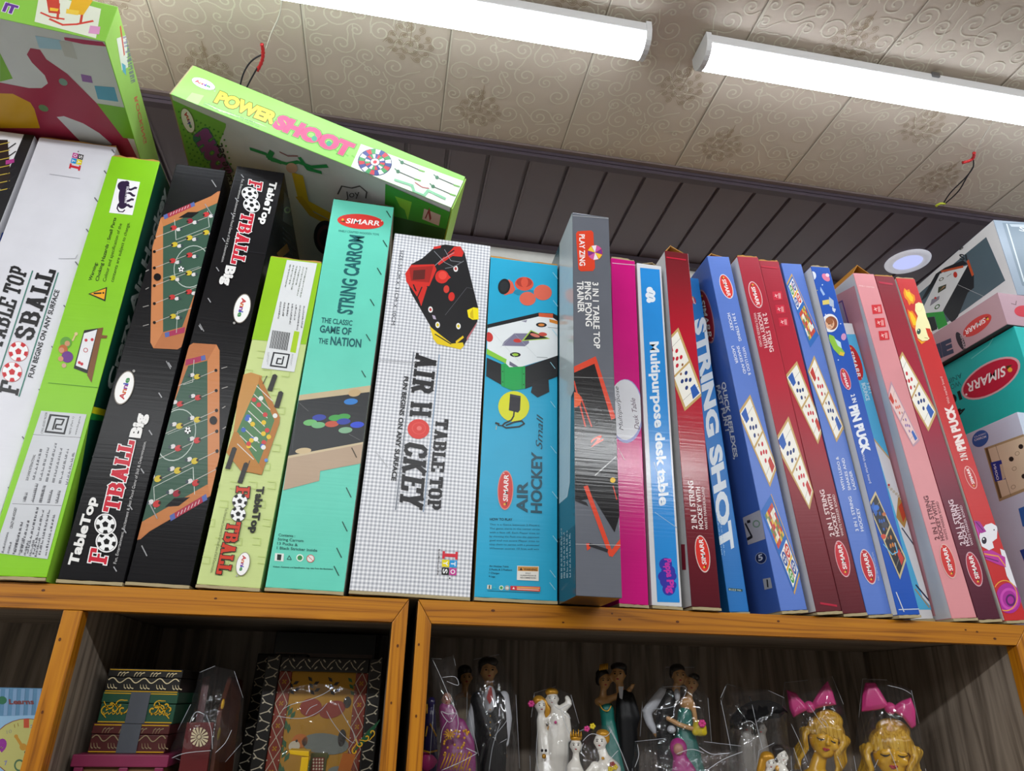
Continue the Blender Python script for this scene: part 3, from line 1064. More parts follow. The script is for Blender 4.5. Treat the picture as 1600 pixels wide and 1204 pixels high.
def upright(name, label, cx, w, h, lean, yf, d, front, group=None, left=None, right=None, top=None, bottom=None, cls='m', flange=True, flange_mat=None, tiltback=0.0):
    a = math.radians(lean)
    rot = Matrix.Rotation(a, 3, 'Y')
    z = abs(math.sin(a)) * w / 2 + .0004
    root = thing(name, label, 'game box', (cx, yf, z), rot, group)
    sheet = lambda m: ink(m, cls) if isinstance(m, str) else m
    carton_mesh(root, w, d, h, sheet(front), sheet(left), sheet(right), sheet(top) if top else CARD, sheet(bottom) if bottom else None, z0=.0042 if flange else .0002)
    if flange:                               # layered board edge of the closing flaps at the foot
        f = MB(); rr = random.Random(int(cx * 1000) + 5000)
        n = 8
        lo = [(-w / 2 + w * i / n, -.0012 - .0008 * rr.random(), .0002 + .0006 * rr.random()) for i in range(n + 1)]
        hi = [(p[0], p[1], .0034 + .0009 * rr.random()) for p in lo]
        for i in range(n):
            f.face([lo[i], lo[i + 1], hi[i + 1], hi[i]], flange_mat or CREAM)
            f.face([lo[i], (lo[i][0], d, .0002), (lo[i + 1][0], d, .0002), lo[i + 1]], flange_mat or CREAM)
            f.face([hi[i], hi[i + 1], (hi[i + 1][0], d, .0041), (hi[i][0], d, .0041)], flange_mat or CREAM)
        for s, k in ((-1, 0), (1, n)):
            f.face([lo[k], hi[k], (s * w / 2, d, .0041), (s * w / 2, d, .0002)], flange_mat or CREAM)
        f.build('bottom_flap', root)
    A = Art(root, (-w / 2, -.0001, 0), (1, 0, 0), (0, 0, 1), w, h, cls)
    return root, A


def side_art(root, which, w, d, h, cls='m'):
    if which == 'left':
        return Art(root, (-w / 2, d, 0), (0, -1, 0), (0, 0, 1), d, h, cls)
    return Art(root, (w / 2, 0, 0), (0, 1, 0), (0, 0, 1), d, h, cls)


def gable(root, w, d, h, rise, y0=.004, xa=.35, mat=None, depth=None):
    """two top flaps pushed up into a tent"""
    mat = mat or CARD
    dd = depth or d * .8
    t = .0016
    xr = -w / 2 + w * xa
    f = MB()
    f.add([(-w / 2 + .0006, y0, h), (-w / 2 + .0006, y0 + dd, h), (xr, y0 + dd, h + rise), (xr, y0, h + rise),
           (-w / 2 + t + .0006, y0, h), (-w / 2 + t + .0006, y0 + dd, h), (xr, y0 + dd, h + rise - t), (xr, y0, h + rise - t)],
          [(0, 1, 2, 3), (4, 7, 6, 5), (0, 3, 7, 4), (1, 5, 6, 2), (0, 4, 5, 1), (3, 2, 6, 7)], mat)
    f.build('top_flap', root)
    f = MB()
    f.add([(w / 2 - .0006, y0, h), (w / 2 - .0006, y0 + dd, h), (xr + .0004, y0 + dd, h + rise - t), (xr + .0004, y0, h + rise - t),
           (w / 2 - t - .0006, y0, h), (w / 2 - t - .0006, y0 + dd, h), (xr + .0004, y0 + dd, h + rise - 2 * t), (xr + .0004, y0, h + rise - 2 * t)],
          [(0, 3, 2, 1), (4, 5, 6, 7), (0, 4, 7, 3), (1, 2, 6, 5), (0, 1, 5, 4), (3, 7, 6, 2)], mat)
    f.build('top_flap', root)


def flatflap(root, w, d, h, mat=None, seed=1):
    f = MB(); rr = random.Random(seed); n = 7; mat = mat or CARD
    xs = [-w / 2 + .001 + (w - .002) * i / n for i in range(n + 1)]
    up = [h + .0012 + .0026 * rr.random() for _ in xs]
    for i in range(n):
        a, b = i, i + 1
        f.add([(xs[a], .001, h + .0001), (xs[b], .001, h + .0001), (xs[b], .001, up[b]), (xs[a], .001, up[a]), (xs[b], d * .6, up[b] + .001), (xs[a], d * .6, up[a] + .001)], [(0, 1, 2, 3), (3, 2, 4, 5)], mat)
    f.build('top_flap', root)


# ---- black-and-white box at the far end
root, A = upright('foosball_game_box', 'black-bordered white box cut off at the edge, beside the tall white foosball box', -.6075, .124, .606, 0, 0, .31, '#e6e6ea', right='#e2e2e6')
A.z(0, 200, 3.343)
A.part('cover_picture')
A.poly([(140, 0), (232, 0), (-60, 700), (-160, 700)], '#1c1b1f')
A.poly([(-30, 60), (40, 62), (55, 250), (-30, 360)], '#2b1f1a')
for k in range(7):
    A.line([(-20, 90 + k * 40), (50, 75 + k * 40)], 5, '#c8b046')
for k in range(6):
    A.line([(40, 110 + k * 42), (82, 80 + k * 42)], 6, '#28262a')
A.poly([(30, 170), (75, 160), (75, 180), (30, 192)], '#b03a8a')
A.end()
B2 = side_art(root, 'right', .124, .31, .606).z(0, 200, 3.343)
B2.part('side_stripe'); B2.poly([(10, 545), (60, 545), (-40, 900), (-90, 900)], '#1f58b8'); B2.end()

# ---- tall white foosball box
root, A = upright('foosball_game_box', 'tall white box with black slab lettering and two red footballs, beside the lime one', -.4828, .1015, .604, -.5, 0, .31, '#dcdce4', right='#d8d6d4', flange=True)
itoys(A, (124.5, 267), (131, 242), (107.5, 263))
A.part('title_lettering')
A.slab('TABLE TOP', (2, 545), (44, 421), (-25, 537), '#17161a')
A.slab('SBALL', (50, 533), (88, 424), (21, 527), '#17161a')
A.slab('F', (28, 618), (32, 600), (-2, 612), '#17161a')
A.line([(51, 423), (-2, 585)], 1.6, '#2f7a6a'); A.line([(91, 426), (30, 619)], 1.6, '#2f7a6a')
A.text('FUN BEGINS ON ANY SURFACE', (51, 590), (93, 454), (43, 588), '#1c1b20', bold=.02)
A.part('football_picture')
football(A, (29, 549), 15, '#f2f2f4', '#c8202a'); football(A, (19, 581), 15, '#f2f2f4', '#c8202a')
slits(A, [(175, 234), (163, 267), (148, 309), (135, 358), (118, 409), (100, 477), (81, 541), (61, 608), (35, 682), (13, 761)], (7, 9), '#6a6a72')
A.part('crease_lines'); A.line([(78, 272), (125, 279)], .8, '#b4b4bc'); A.line([(92, 404), (118, 404), (121, 398)], .8, '#a8a8b0'); A.end()
flatflap(root, .1015, .31, .604, seed=3)

# ---- bright green crazy-air-hockey box
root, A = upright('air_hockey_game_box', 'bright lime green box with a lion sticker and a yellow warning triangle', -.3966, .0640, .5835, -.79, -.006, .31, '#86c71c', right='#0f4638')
flatflap(root, .064, .31, .5835, seed=8)
A.z(0, 200, 3.343)
A.part('lion_sticker')
A.poly([(615, 264), (732, 282), (692, 455), (570, 442)], '#f0eef0')
A.ell((641, 352), (21, 3), (-6, 50), '#2c1a3c'); A.ell((645, 304), (31, 4), (-4, 27), '#2c1a3c'); A.ell((640, 400), (22, 3), (-5, 22), '#2c1a3c'); A.ell((662, 288), (14, 2), (-2, 12), '#2c1a3c')
for q_ in ([(660, 318), (684, 322), (706, 312), (712, 314)], [(656, 338), (680, 340), (694, 352), (702, 354)], [(652, 385), (672, 380), (688, 372), (696, 374)], [(648, 408), (668, 402), (682, 412), (690, 410)]):
    A.line(q_, 12, '#2c1a3c')
A.line([(618, 398), (612, 420), (622, 436), (642, 438), (652, 428)], 6, '#2c1a3c')
A.text('MAKE IN INDIA', (662, 392), (674, 305), (648, 390), '#e8e4ea', bold=.02)
A.part('warning_print')
for s, a, b, bo in (('Warning:', (478, 797), (510, 704), .012), ('Choking Hazards : Small Parts', (514, 800), (608, 470), .012), ('Colour and specification of the', (552, 803), (638, 500), 0), ('contents are subject to change.', (592, 805), (679, 495), 0)):
    A.text(s, a, b, (a[0] - 18, a[1] - 4), '#1d2c12', bold=bo)
A.part('warning_triangle')
A.poly([(461, 866), (560, 830), (550, 905)], '#1a1a14'); A.poly([(472, 865), (553, 838), (545, 895)], '#f0a81c')
A.line([(492, 864), (528, 862)], 9, '#1a1a14'); A.circ((540, 861), 5, '#1a1a14')
A.part('table_picture')
A.poly([(440, 1056), (538, 1042), (478, 1290), (385, 1254)], '#17171a')
A.poly([(440, 1072), (508, 1052), (455, 1262), (396, 1240)], '#e6e6ea')
A.poly([(512, 1046), (540, 1042), (478, 1330), (455, 1290)], '#7a4a22')
A.poly([(525, 1080), (562, 1084), (556, 1098), (520, 1098)], '#7a4a22')
for p, r, c in (((345, 1120), 30, '#5f9a35'), ((330, 1155), 24, '#b8622c'), ((352, 1195), 30, '#6a2f86'), ((398, 1075), 9, '#d8c08a'), ((352, 1125), 14, '#c98f6a'), ((322, 1160), 14, '#c98f6a'), ((318, 1205), 14, '#c98f6a'), ((335, 1240), 12, '#c9a08a')):
    A.circ(p, r, c)
A.line([(380, 1110), (397, 1075)], 8, '#d8c08a')
for p in ((450, 1108), (482, 1105), (428, 1232), (415, 1225)):
    A.circ(p, 8, '#c83040')
A.circ((448, 1160), 12, '#b8444c', ring=.3)
A.z(0, 0, 1)
A.part('crease_lines'); A.line([(76, 598), (160, 606)], .9, '#4f8f14')
A.z(0, 540, 3.17)
A.part('information_sticker')
A.poly([(205, 322), (430, 340), (236, 1056), (-30, 1024)], '#c9cbd0')
A.line([(165, 440), (400, 455)], 2, '#4a4a50'); A.line([(62, 782), (305, 792)], 2, '#4a4a50')
A.poly([(247, 338), (346, 348), (322, 440), (220, 430)], '#1e1e24'); A.poly([(256, 348), (336, 356), (315, 430), (231, 421)], '#c9cbd0')
A.line([(262, 415), (277, 362), (318, 366), (306, 392), (280, 390), (274, 410), (306, 414)], 8, '#1e1e24')
A.text('CM/L-8300146208', (213, 436), (236, 332), (201, 434), '#2a2a30'); A.text('9873 (Part 1)', (350, 440), (368, 352), (340, 438), '#2a2a30'); A.text('www.bis.gov.in', (378, 442), (402, 350), (368, 440), '#2a2a30')
A.text('SUN SHINE INTERNATIONAL', (140, 668), (178, 540), (126, 666), '#26262c', bold=.01)
A.greek((345, 690), (398, 460), (150, 660), 6, '#4c4c54', 3)
A.greek((300, 780), (322, 690), (100, 772), 5, '#4c4c54', 4)
A.text('CRAZY AIR HOCKEY', (62, 905), (86, 802), (48, 903), '#26262c', bold=.01)
A.greek((240, 1040), (292, 800), (60, 1020), 6, '#4c4c54', 5)
A.greek((190, 1046), (215, 940), (0, 1024), 7, '#4c4c54', 6)
A.end()
S = side_art(root, 'right', .064, .31, .5835)
S.part('side_lettering')
S.text('Crazy Air Hockey', (177, 606), (262, 300), (165, 604), '#d8e4dc', bold=.04, shear=.1)
S.poly([(146, 635), (166, 640), (164, 650), (143, 645)], '#d8d41c'); S.poly([(143, 645), (164, 650), (163, 658), (140, 655)], '#1f8a3a')
S.part('side_tape'); S.poly([(70, 915), (95, 918), (140, 655), (120, 650)], '#8ec63a'); S.end()


# ---- pair of black table-football boxes, one upside down
def foos_art(A):
    A.z(180, 240, 3.343)
    A.part('table_picture')
    A.poly([(238, 335), (500, 222), (535, 198), (600, 190), (600, 260), (345, 1010), (325, 1022), (200, 1016), (184, 985), (194, 480)], '#b9744a')
    A.poly([(238, 335), (250, 375), (250, 930), (200, 1016), (184, 985), (194, 480)], '#c98354')
    A.poly([(250, 378), (520, 262), (575, 240), (575, 300), (350, 905), (250, 932)], '#3e5b4c')
    A.poly([(240, 340), (252, 380), (540, 255), (540, 205), (500, 224)], '#c07c4c')
    A.poly([(252, 322), (412, 252), (418, 272), (258, 344)], '#a83a4c'); A.poly([(252, 322), (272, 313), (278, 334), (258, 344)], '#5a6aa8'); A.poly([(392, 261), (412, 252), (418, 272), (398, 281)], '#5a6aa8')
    for k in range(7):
        A.line([(288 + k * 15, 322 - k * 6.5), (294 + k * 15, 308 - k * 6.5)], 3, '#d8b8c0')
    A.poly([(258, 936), (365, 905), (362, 935), (262, 960)], '#a83a5c'); A.poly([(258, 936), (282, 929), (284, 954), (262, 960)], '#5a6aa8')
    A.poly([(330, 335), (380, 305), (440, 305), (400, 335)], '#1c1a1c')
    A.line([(310, 345), (318, 450), (492, 382), (482, 300)], 2.4, '#c8d0c8'); A.line([(318, 450), (316, 400)], 2, '#c8d0c8')
    A.ell((400, 588), (92, -30), (12, 108), '#b8c4bc', ring=.04)
    A.line([(320, 935), (325, 825), (372, 812)], 2.4, '#c8d0c8'); A.line([(250, 652), (440, 590)], 2, '#b8c4bc')
    for i, y in enumerate((440, 512, 597, 690, 783, 882)):
        A.line([(205, y), (480, y - 108)], 2.6, '#c9c4bc')
        A.circ((205, y), 8, '#1c1614')
        if i > 1:
            A.line([(146 if i > 3 else 160, y + 18), (175, y + 10)], 4, '#a8a4a0')
    red, yel, wht_ = '#c23c3c', '#d0b83a', '#d8d4d4'
    for x, y, c in ((305, 388, red), (390, 352, '#9a2a3a'), (475, 318, red), (310, 475, yel), (388, 440, yel), (475, 412, yel), (300, 560, red), (388, 530, red), (300, 650, yel), (385, 624, yel), (297, 750, red), (385, 722, red), (302, 850, yel)):
        A.ell((x, y), (16, -5), (4, 12), c); A.circ((x - 12, y + 3), 6, '#3a2a26'); A.ell((x + 26, y + 8), (12, -3), (2, 9), wht_); A.circ((x + 40, y + 6), 7, '#3f4a52')
    football(A, (345, 604), 15)
    A.circ((221, 645), 19, '#171314')
    for a, b in (((505, 140), (528, 175)), ((440, 805), (478, 830)), ((405, 1000), (436, 1040)), ((500, 625), (525, 650)), ((268, 1085), (290, 1125)), ((470, 265), (505, 320))):
        A.line([a, b], 4, '#9a9a9c')
    A.z(0, 0, 1)
    annie(A, (194.6, 605.6), (7, -24.5), (-13, -2))
    A.part('title_lettering')
    A.text('TableTop', (121, 883), (151, 779), (106, 880), '#eceae8', bold=.045)
    A.slab('F', (166.5, 882), (170.5, 861), (138, 878), '#c8283a', outline='#f0eeee')
    football(A, (167, 846), 14.5, rim='#f0eeee'); football(A, (165, 819), 14.5, rim='#f0eeee')
    A.slab('TBALL', (186, 801), (211.5, 691), (161, 797), '#c8283a', outline='#f0eeee', wt=.23)
    A.text('Big', (219, 683), (228, 649), (202, 681), '#eceae8', bold=.06)
    A.text('Fun, Entertainment, Excitement & Fast Paced Game of Skill & Determination.', (182, 881), (229, 690), (177, 880), '#c8c6c6')
    A.part('crease_lines'); A.line([(143, 713), (190, 716)], .8, '#2c2c30')
    A.z(0, 540, 3.17)
    slits(A, [(835, 85), (788, 235), (740, 420), (700, 610), (642, 790), (612, 905), (565, 1095)], (14, 22), '#a8a8ac', 5, 'tab_slits')  # tab slits drawn pale, their glint put into the colour
    A.z(0, 0, 1); A.end()


BLK = '#141316'
dw, dh = .0680, .590
root, A = upright('table_football_box', 'glossy black box with table picture above its lettering, right against the lime green box', -.3225, dw, dh, .31, .001, .31, BLK, cls='b', group='black table football boxes')
foos_art(A); SRC = A
root, A = upright('table_football_box', 'glossy black box standing upside down, lettering at its top and table picture near the shelf', -.2528, dw, .602, 1.4, .004, .31, BLK, cls='b', group='black table football boxes')
A.src = SRC; A.flip = True; SRC.w, SRC.h = dw, .602
foos_art(A)
S = side_art(root, 'right', dw, .31, .602, 'b')
S.part('side_label'); S.poly([(444, 300), (458, 318), (458, 355), (442, 345)], '#4a4a48'); S.circ((449, 328), 5, '#7a8a6a', ring=.4)
S.greek((445, 400), (470, 420), (440, 350), 6, '#5a5a5c', 3); S.poly([(432, 395), (448, 380), (452, 392), (436, 405)], '#8a5a2a'); S.end()

# ---- pale green table-football box
root, A = upright('table_football_box', 'pale green table football box with a barcode label, between black and turquoise boxes', -.1769, .0700, .4505, 1.5, .002, .30, '#c6d58c', left='#9cc42c', right='#c6d58c')
flatflap(root, .07, .30, .4505, seed=4)
A.part('green_band'); A.poly([(420, 395), (510, 400), (478, 538), (392, 530)], '#92c414')
A.part('embossed_pattern')
A.z(180, 560, 3.253)
for i in range(5):
    for j in range(12):
        x, y = 440 + i * 95 - j * 12 + (j % 2) * 40, -40 + j * 95
        A.line([(x, y), (x + 40, y + 4), (x + 36, y + 38), (x - 2, y + 34)], 5, '#bccd7c')
A.z(410, 290, 3.648)
A.part('information_sticker')
A.poly([(140, 424), (312, 444), (182, 1062), (-6, 1040)], '#dcdee0')
A.poly([(182, 828), (212, 834), (190, 955), (158, 948)], '#a8cc1c')
for k in range(22):
    A.line([(60 + k * 4.6, 825 + k * .7), (42 + k * 4.6, 925 + k * .7)], 2.2 if k % 3 else 3.4, '#2a2a2c')
A.poly([(62, 948), (158, 960), (140, 1042), (42, 1030)], '#22222a'); A.poly([(70, 957), (148, 967), (133, 1033), (53, 1022)], '#dcdee0')
A.line([(122, 975), (112, 1018), (80, 1014), (88, 985), (108, 988)], 8, '#22222a')
A.greek((262, 470), (225, 640), (150, 450), 6, '#5c6a54', 2); A.greek((95, 660), (75, 800), (250, 690), 7, '#4c4c50', 7)
A.greek((30, 950), (20, 1030), (42, 952), 2, '#4c4c50', 8); A.greek((168, 960), (155, 1040), (178, 962), 2, '#4c4c50', 9)
A.z(180, 560, 3.253)
A.part('table_picture')
A.poly([(640, 86), (690, 72), (748, 90), (735, 130), (622, 375), (602, 372)], '#c08a45')
A.poly([(735, 112), (832, 305), (745, 590), (690, 470), (618, 376)], '#4a7a4c')
A.poly([(735, 88), (838, 300), (835, 330), (745, 592), (722, 560), (810, 315), (728, 130)], '#b0702a')
A.poly([(604, 372), (624, 376), (745, 560), (745, 592), (700, 582), (640, 572), (566, 478)], '#b5782c')
for k in range(8):
    x, y = 740 - k * 14, 145 + k * 42
    A.line([(x - 20, y - 4), (x + 62, y + 74)], 4, '#d8d4cc')
rr = random.Random(3)
for k in range(22):
    t, s = rr.random(), rr.random()
    x, y = 735 - 105 * t + (95 + 10 * t) * s, 130 + 250 * t + 190 * s * (1 - .25 * t)
    A.circ((x, y), 12, ('#c83a3a', '#e0bc24', '#3c62b8', '#e4e4e0')[k % 4])
for a, b in (((812, 92), (788, 160)), ((842, 178), (822, 245)), ((606, 462), (574, 556)), ((666, 540), (636, 628))):
    A.line([a, b], 24, '#25221f'); A.circ(a, 11, '#25221f')
A.line([(772, 90), (752, 130)], 4, '#3a3632'); A.line([(685, 520), (668, 570)], 4, '#3a3632'); A.circ((768, 518), 9, '#5a8ad0')
A.z(0, 0, 1)
A.part('title_lettering')
A.text('TableTop', (402, 761), (391, 832), (414, 761), '#1c1c16', bold=.045)
A.slab('F', (370, 760), (368.5, 776), (391, 761), '#cc3a22', outline='#1c1a18')
football(A, (375, 783), 11.5); football(A, (372.5, 803), 11.5)
A.slab('TBALL', (356, 815), (338, 895), (377, 817), '#cc3a22', outline='#1c1a18', wt=.23)
A.text('Fun, Entertainment, Excitement & Fast Paced Game of Skill & Determination.', (353, 794), (329, 895), (357.5, 794), '#3c4424')
annie(A, (380, 881), (-4, 17.5), (9.5, 1.5)); A.end()

# ---- turquoise string-carrom box
root, A = upright('string_carrom_box', 'turquoise upright box with red oval badge on top and a carrom board picture', -.0921, .0885, .5618, .89, 0, .31, '#66cfb8', left='#66cfb8', right='#d8d6c8')
flatflap(root, .0885, .31, .5618, DARKC, 9)
brand_oval(A, (563.5, 346), (36, 3), (1.6, -11.5))
A.part('title_lettering')
A.text('FINELY CRAFTED WOODEN TOYS', (529, 362), (592, 368), (529.3, 358.5), '#1d6a66')
A.text('STRING CARROM', (550, 491), (568.5, 369.5), (525, 488.5), '#135e62', bold=.03)
A.text('THE CLASSIC', (502, 503.5), (550, 508.5), (503, 495), '#135e62', bold=.02)
A.text('GAME OF', (499.5, 518.5), (548, 523), (501, 507), '#135e62', bold=.03)
A.text('THE', (497.5, 536), (512, 537.5), (498.4, 527), '#135e62', bold=.02)
A.text('NATION', (516, 538), (563.5, 542.5), (517.6, 524.5), '#135e62', bold=.03)
A.z(400, 590, 3.542)
A.part('board_picture')
A.poly([(240, 96), (650, 40), (650, 76), (235, 128)], '#c2b08c')
A.poly([(235, 126), (650, 76), (620, 352), (178, 432)], '#1d2024')
A.poly([(178, 432), (620, 350), (600, 470), (355, 516), (350, 570), (150, 622)], '#b59c84')
A.poly([(178, 432), (620, 350), (616, 362), (176, 446)], '#cbb896')
A.ell((545, 84), (34, -4), (2, 20), '#c2a478'); A.ell((262, 404), (44, -4), (2, 16), '#cbb48c')
A.line([(240, 140), (290, 185)], 2, '#6a6a6a'); A.line([(515, 312), (575, 345)], 2, '#6a6a6a'); A.line([(222, 200), (200, 400)], 4, '#34383c')
for x, y, c in ((350, 220, '#2c3ea0'), (440, 222, '#3f9c48'), (485, 216, '#3f9c48'), (300, 248, '#6ab46a'), (345, 262, '#6fb27a'), (420, 256, '#c05038'), (485, 242, '#2c3ea0'), (560, 260, '#2c4ad0'), (495, 290, '#7fae8a'), (525, 132, '#2a7ac8')):
    A.ell((x, y), (38, -3), (2, 17), c)
A.z(400, 590, 3.542)
A.part('contents_print')
for s, a, b in (('Contents :', (125, 876), (216, 882)), ('String Carrom', (121, 899), (262, 909)), ('13 Pucks &', (118, 922), (230, 932)), ('1 Black Stricker Inside', (115, 947), (338, 962))):
    A.text(s, a, b, (a[0] + 1, a[1] - 16), '#1a5450', bold=.01)
A.poly([(106, 970), (155, 973), (152, 1016), (102, 1012)], '#e0e6e0'); A.poly([(118, 976), (142, 978), (138, 1010), (116, 1008)], '#1c2826')
A.line([(172, 1004), (184, 984), (196, 1006), (172, 1004)], 3, '#1c3a34'); A.circ((243, 996), 20, '#e4eee4'); A.circ((243, 996), 14, '#2f8a4c')
A.circ((302, 1000), 22, '#e4e0dc'); A.circ((302, 1000), 22, '#c84c44', ring=.16); A.line([(288, 986), (317, 1014)], 3, '#c84c44')
A.text('Colour, Contents and Specification may vary from the illustration', (95, 1048), (425, 1062), (95.5, 1040), '#123c38', bold=.02)
A.z(410, 290, 3.648)
slits(A, [(708, 145), (688, 312), (655, 470), (615, 648), (592, 848), (566, 1055)], (22, 36), '#23463e', 5)
A.z(400, 590, 3.542)
for p in ((500, 608), (478, 796), (447, 942), (432, 1042)):
    A.part('tab_slit'); A.line([p, (p[0] + 26, p[1] + 52)], 5, '#23463e')
A.part('tab_slit'); A.line([(530, 388), (556, 440)], 6, '#4a3c28')
A.z(0, 0, 1); A.end()

# ---- white checked air-hockey box
GING = gingham()
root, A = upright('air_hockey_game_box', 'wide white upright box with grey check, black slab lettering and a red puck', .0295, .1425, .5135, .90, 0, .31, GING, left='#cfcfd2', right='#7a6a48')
A.z(560, 350, 4.014)
A.part('size_print'); A.text('SIZE:-51CM X 31CM X 10CM', (262, 165), (205, 632), (286, 166), '#3c3e46')
A.part('hockey_picture')
A.poly([(485, 140), (545, 128), (640, 142), (666, 180), (752, 530), (746, 612), (655, 772), (600, 765), (480, 690), (330, 430), (298, 330), (330, 252), (400, 215)], '#18171a')
A.poly([(294, 310), (330, 256), (475, 252), (490, 285), (445, 388), (330, 400), (300, 360)], '#cc2a22'); A.poly([(318, 272), (470, 262), (445, 366), (330, 356)], '#a01f1a'); A.poly([(345, 290), (420, 285), (415, 345), (340, 350)], '#5c1a16')
A.poly([(330, 398), (400, 372), (432, 395), (394, 515), (378, 470)], '#cc2a22'); A.line([(345, 380), (362, 420), (350, 400)], 8, '#18171a'); A.line([(398, 395), (370, 460)], 7, '#18171a')
A.poly([(472, 142), (520, 134), (515, 150), (470, 158)], '#cc2a22'); A.poly([(575, 170), (600, 142), (640, 140), (660, 180), (650, 205), (590, 200), (505, 258), (495, 245)], '#cc2a22'); A.line([(540, 205), (600, 165)], 8, '#18171a')
A.circ((524, 330), 42, '#cc2a22'); A.circ((528, 322), 26, '#e0453a'); A.poly([(560, 315), (580, 335), (560, 350)], '#cc2a22')
A.ell((552, 408), (16, 10), (-8, 22), '#c83a2e'); A.ell((584, 455), (18, 10), (-8, 26), '#cc2a22')
for p, c in (((610, 280), '#b03a3a'), ((452, 536), '#b03a3a'), ((497, 632), '#d8c41c'), ((627, 640), '#d8c41c')):
    A.ell(p, (14, 4), (-2, 19), '#e8e6e4'); A.ell(p, (8, 2), (-1, 10), c)
A.poly([(462, 570), (480, 575), (488, 598), (470, 595)], '#b0a4b8')
A.line([(545, 570), (680, 398), (715, 405)], 2.5, '#5a5a60'); A.line([(475, 170), (540, 240), (600, 270)], 3, '#8a8c92'); A.line([(540, 160), (580, 230), (650, 240)], 3, '#8a8c92')
A.line([(545, 278), (600, 268), (660, 232)], 4, '#75777c'); A.line([(480, 260), (520, 225), (600, 180)], 3, '#9a9ca2')
A.poly([(448, 640), (470, 660), (585, 750), (655, 742), (662, 765), (640, 786), (495, 752), (470, 720)], '#e6c818'); A.line([(480, 690), (580, 752)], 7, '#18171a'); A.poly([(610, 735), (655, 700), (662, 712), (612, 752)], '#e8c21c')
A.poly([(682, 540), (722, 522), (752, 528), (754, 598), (716, 600), (690, 585)], '#f0dc14'); A.poly([(700, 560), (718, 530), (722, 596), (702, 585)], '#d0b410')
A.poly([(745, 612), (735, 640), (678, 735), (680, 712)], '#b86a70')
A.z(0, 0, 1)
A.part('title_lettering')
A.slab('AIR', (650, 551), (642.5, 613), (682.5, 556), '#1b1a1e', wt=.23)
A.slab('H', (642, 627), (639.5, 650), (675.5, 629), '#1b1a1e', wt=.23)
A.ell((653.8, 670), (17, 1), (-1, 15.5), '#d83a34'); A.ell((654.5, 669), (11, 1), (-1, 9.5), '#e0504a', ring=.14); A.ell((655, 669), (4, 0), (0, 3.5), '#e8706a')
A.slab('CKEY', (633, 689), (623.5, 790), (668, 696), '#1b1a1e', wt=.23)
A.slab('TABLE TOP', (681, 654.5), (667, 795.5), (701, 656), '#1b1a1e', wt=.24)
A.text('FUN BEGINS ON ANY SURFACE', (631.5, 588), (611.5, 750), (638.8, 589), '#222226', bold=.035)
A.line([(646.3, 550), (618, 796)], 1.5, '#7c828c'); A.line([(686.5, 554), (661.5, 799)], 1.5, '#8ca0b8')
itoys(A, (691.5, 860.5), (689.6, 897.7), (715.5, 862))
A.part('small_print'); A.greek((684.5, 857.5), (682, 898), (688.6, 857.8), 1, '#3c3c40', 2, 1.0, .95)
A.part('crease_lines'); A.line([(592, 562), (650, 567)], .8, '#b0b0b4'); A.line([(586, 704), (606, 730)], .8, '#bcbcc0'); A.end()

# ---- cyan air-hockey box
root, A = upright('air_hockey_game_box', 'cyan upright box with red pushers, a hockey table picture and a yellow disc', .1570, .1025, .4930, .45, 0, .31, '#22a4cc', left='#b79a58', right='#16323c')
flatflap(root, .104, .31, .493, seed=6)
A.z(740, 380, 4.3)
A.part('pusher_picture')
A.ell((345, 330), (80, 4), (-4, 22), '#1c86a8')
A.poly([(235, 240), (262, 262), (280, 310), (262, 335), (205, 350)], '#d8604a'); A.ell((205, 290), (40, 8), (-10, 52), '#15181c'); A.ell((205, 290), (28, 6), (-7, 36), '#24282c')
A.ell((340, 272), (62, 4), (-4, 46), '#d8543e'); A.ell((340, 262), (52, 3), (-3, 32), '#b03a2c'); A.ell((342, 262), (24, 2), (-2, 34), '#d8543e')
A.ell((363, 372), (54, 6), (-6, 46), '#dc6650'); A.ell((465, 330), (60, 6), (-6, 52), '#dc6650')
A.part('hockey_table_picture')
A.poly([(92, 545), (436, 466), (533, 470), (585, 498), (585, 540), (520, 520), (436, 494), (92, 572)], '#17181c')
A.poly([(95, 570), (436, 492), (530, 498), (590, 540), (590, 748), (325, 828), (238, 832), (90, 705)], '#e2e6e8')
A.poly([(437, 468), (533, 473), (533, 502), (438, 493)], '#d05a34'); A.poly([(508, 508), (590, 528), (590, 552), (510, 530)], '#d8842c')
A.poly([(318, 522), (360, 515), (352, 532)], '#8c8a9c'); A.poly([(272, 605), (370, 605), (372, 670), (345, 692), (190, 688), (205, 660)], '#7a7690')
A.poly([(384, 582), (515, 642), (322, 657)], '#a8c84a'); A.poly([(386, 590), (500, 638), (338, 650)], '#171a1c')
A.ell((295, 654), (28, 2), (-2, 13), '#c83a34'); A.ell((412, 618), (32, 10), (-4, 10), '#d87868'); A.ell((465, 611), (28, 3), (-2, 13), '#c84c40')
for p, c in (((455, 548), '#d8843c'), ((280, 748), '#9ac43a')):
    A.ell(p, (36, 2), (-2, 16), '#1c1e20'); A.ell(p, (21, 1), (-1, 9), c)
A.ell((104, 630), (26, 4), (0, 32), '#c8342e'); A.ell((100, 608), (10, 0), (0, 12), '#c8342e')
A.line([(180, 700), (272, 605), (420, 760)], 1.4, '#b8c0c4'); A.line([(120, 590), (300, 790)], 1.4, '#c0c8cc'); A.line([(500, 565), (585, 572)], 3, '#7a8084'); A.line([(425, 765), (495, 768)], 4, '#8c9498')
A.poly([(88, 708), (222, 780), (216, 808), (86, 744)], '#86c43c'); A.poly([(242, 792), (306, 832), (280, 836), (240, 818)], '#6c6880')
A.poly([(88, 768), (188, 812), (188, 952), (84, 892)], '#16181c'); A.poly([(346, 828), (590, 745), (590, 885), (346, 978)], '#16181c')
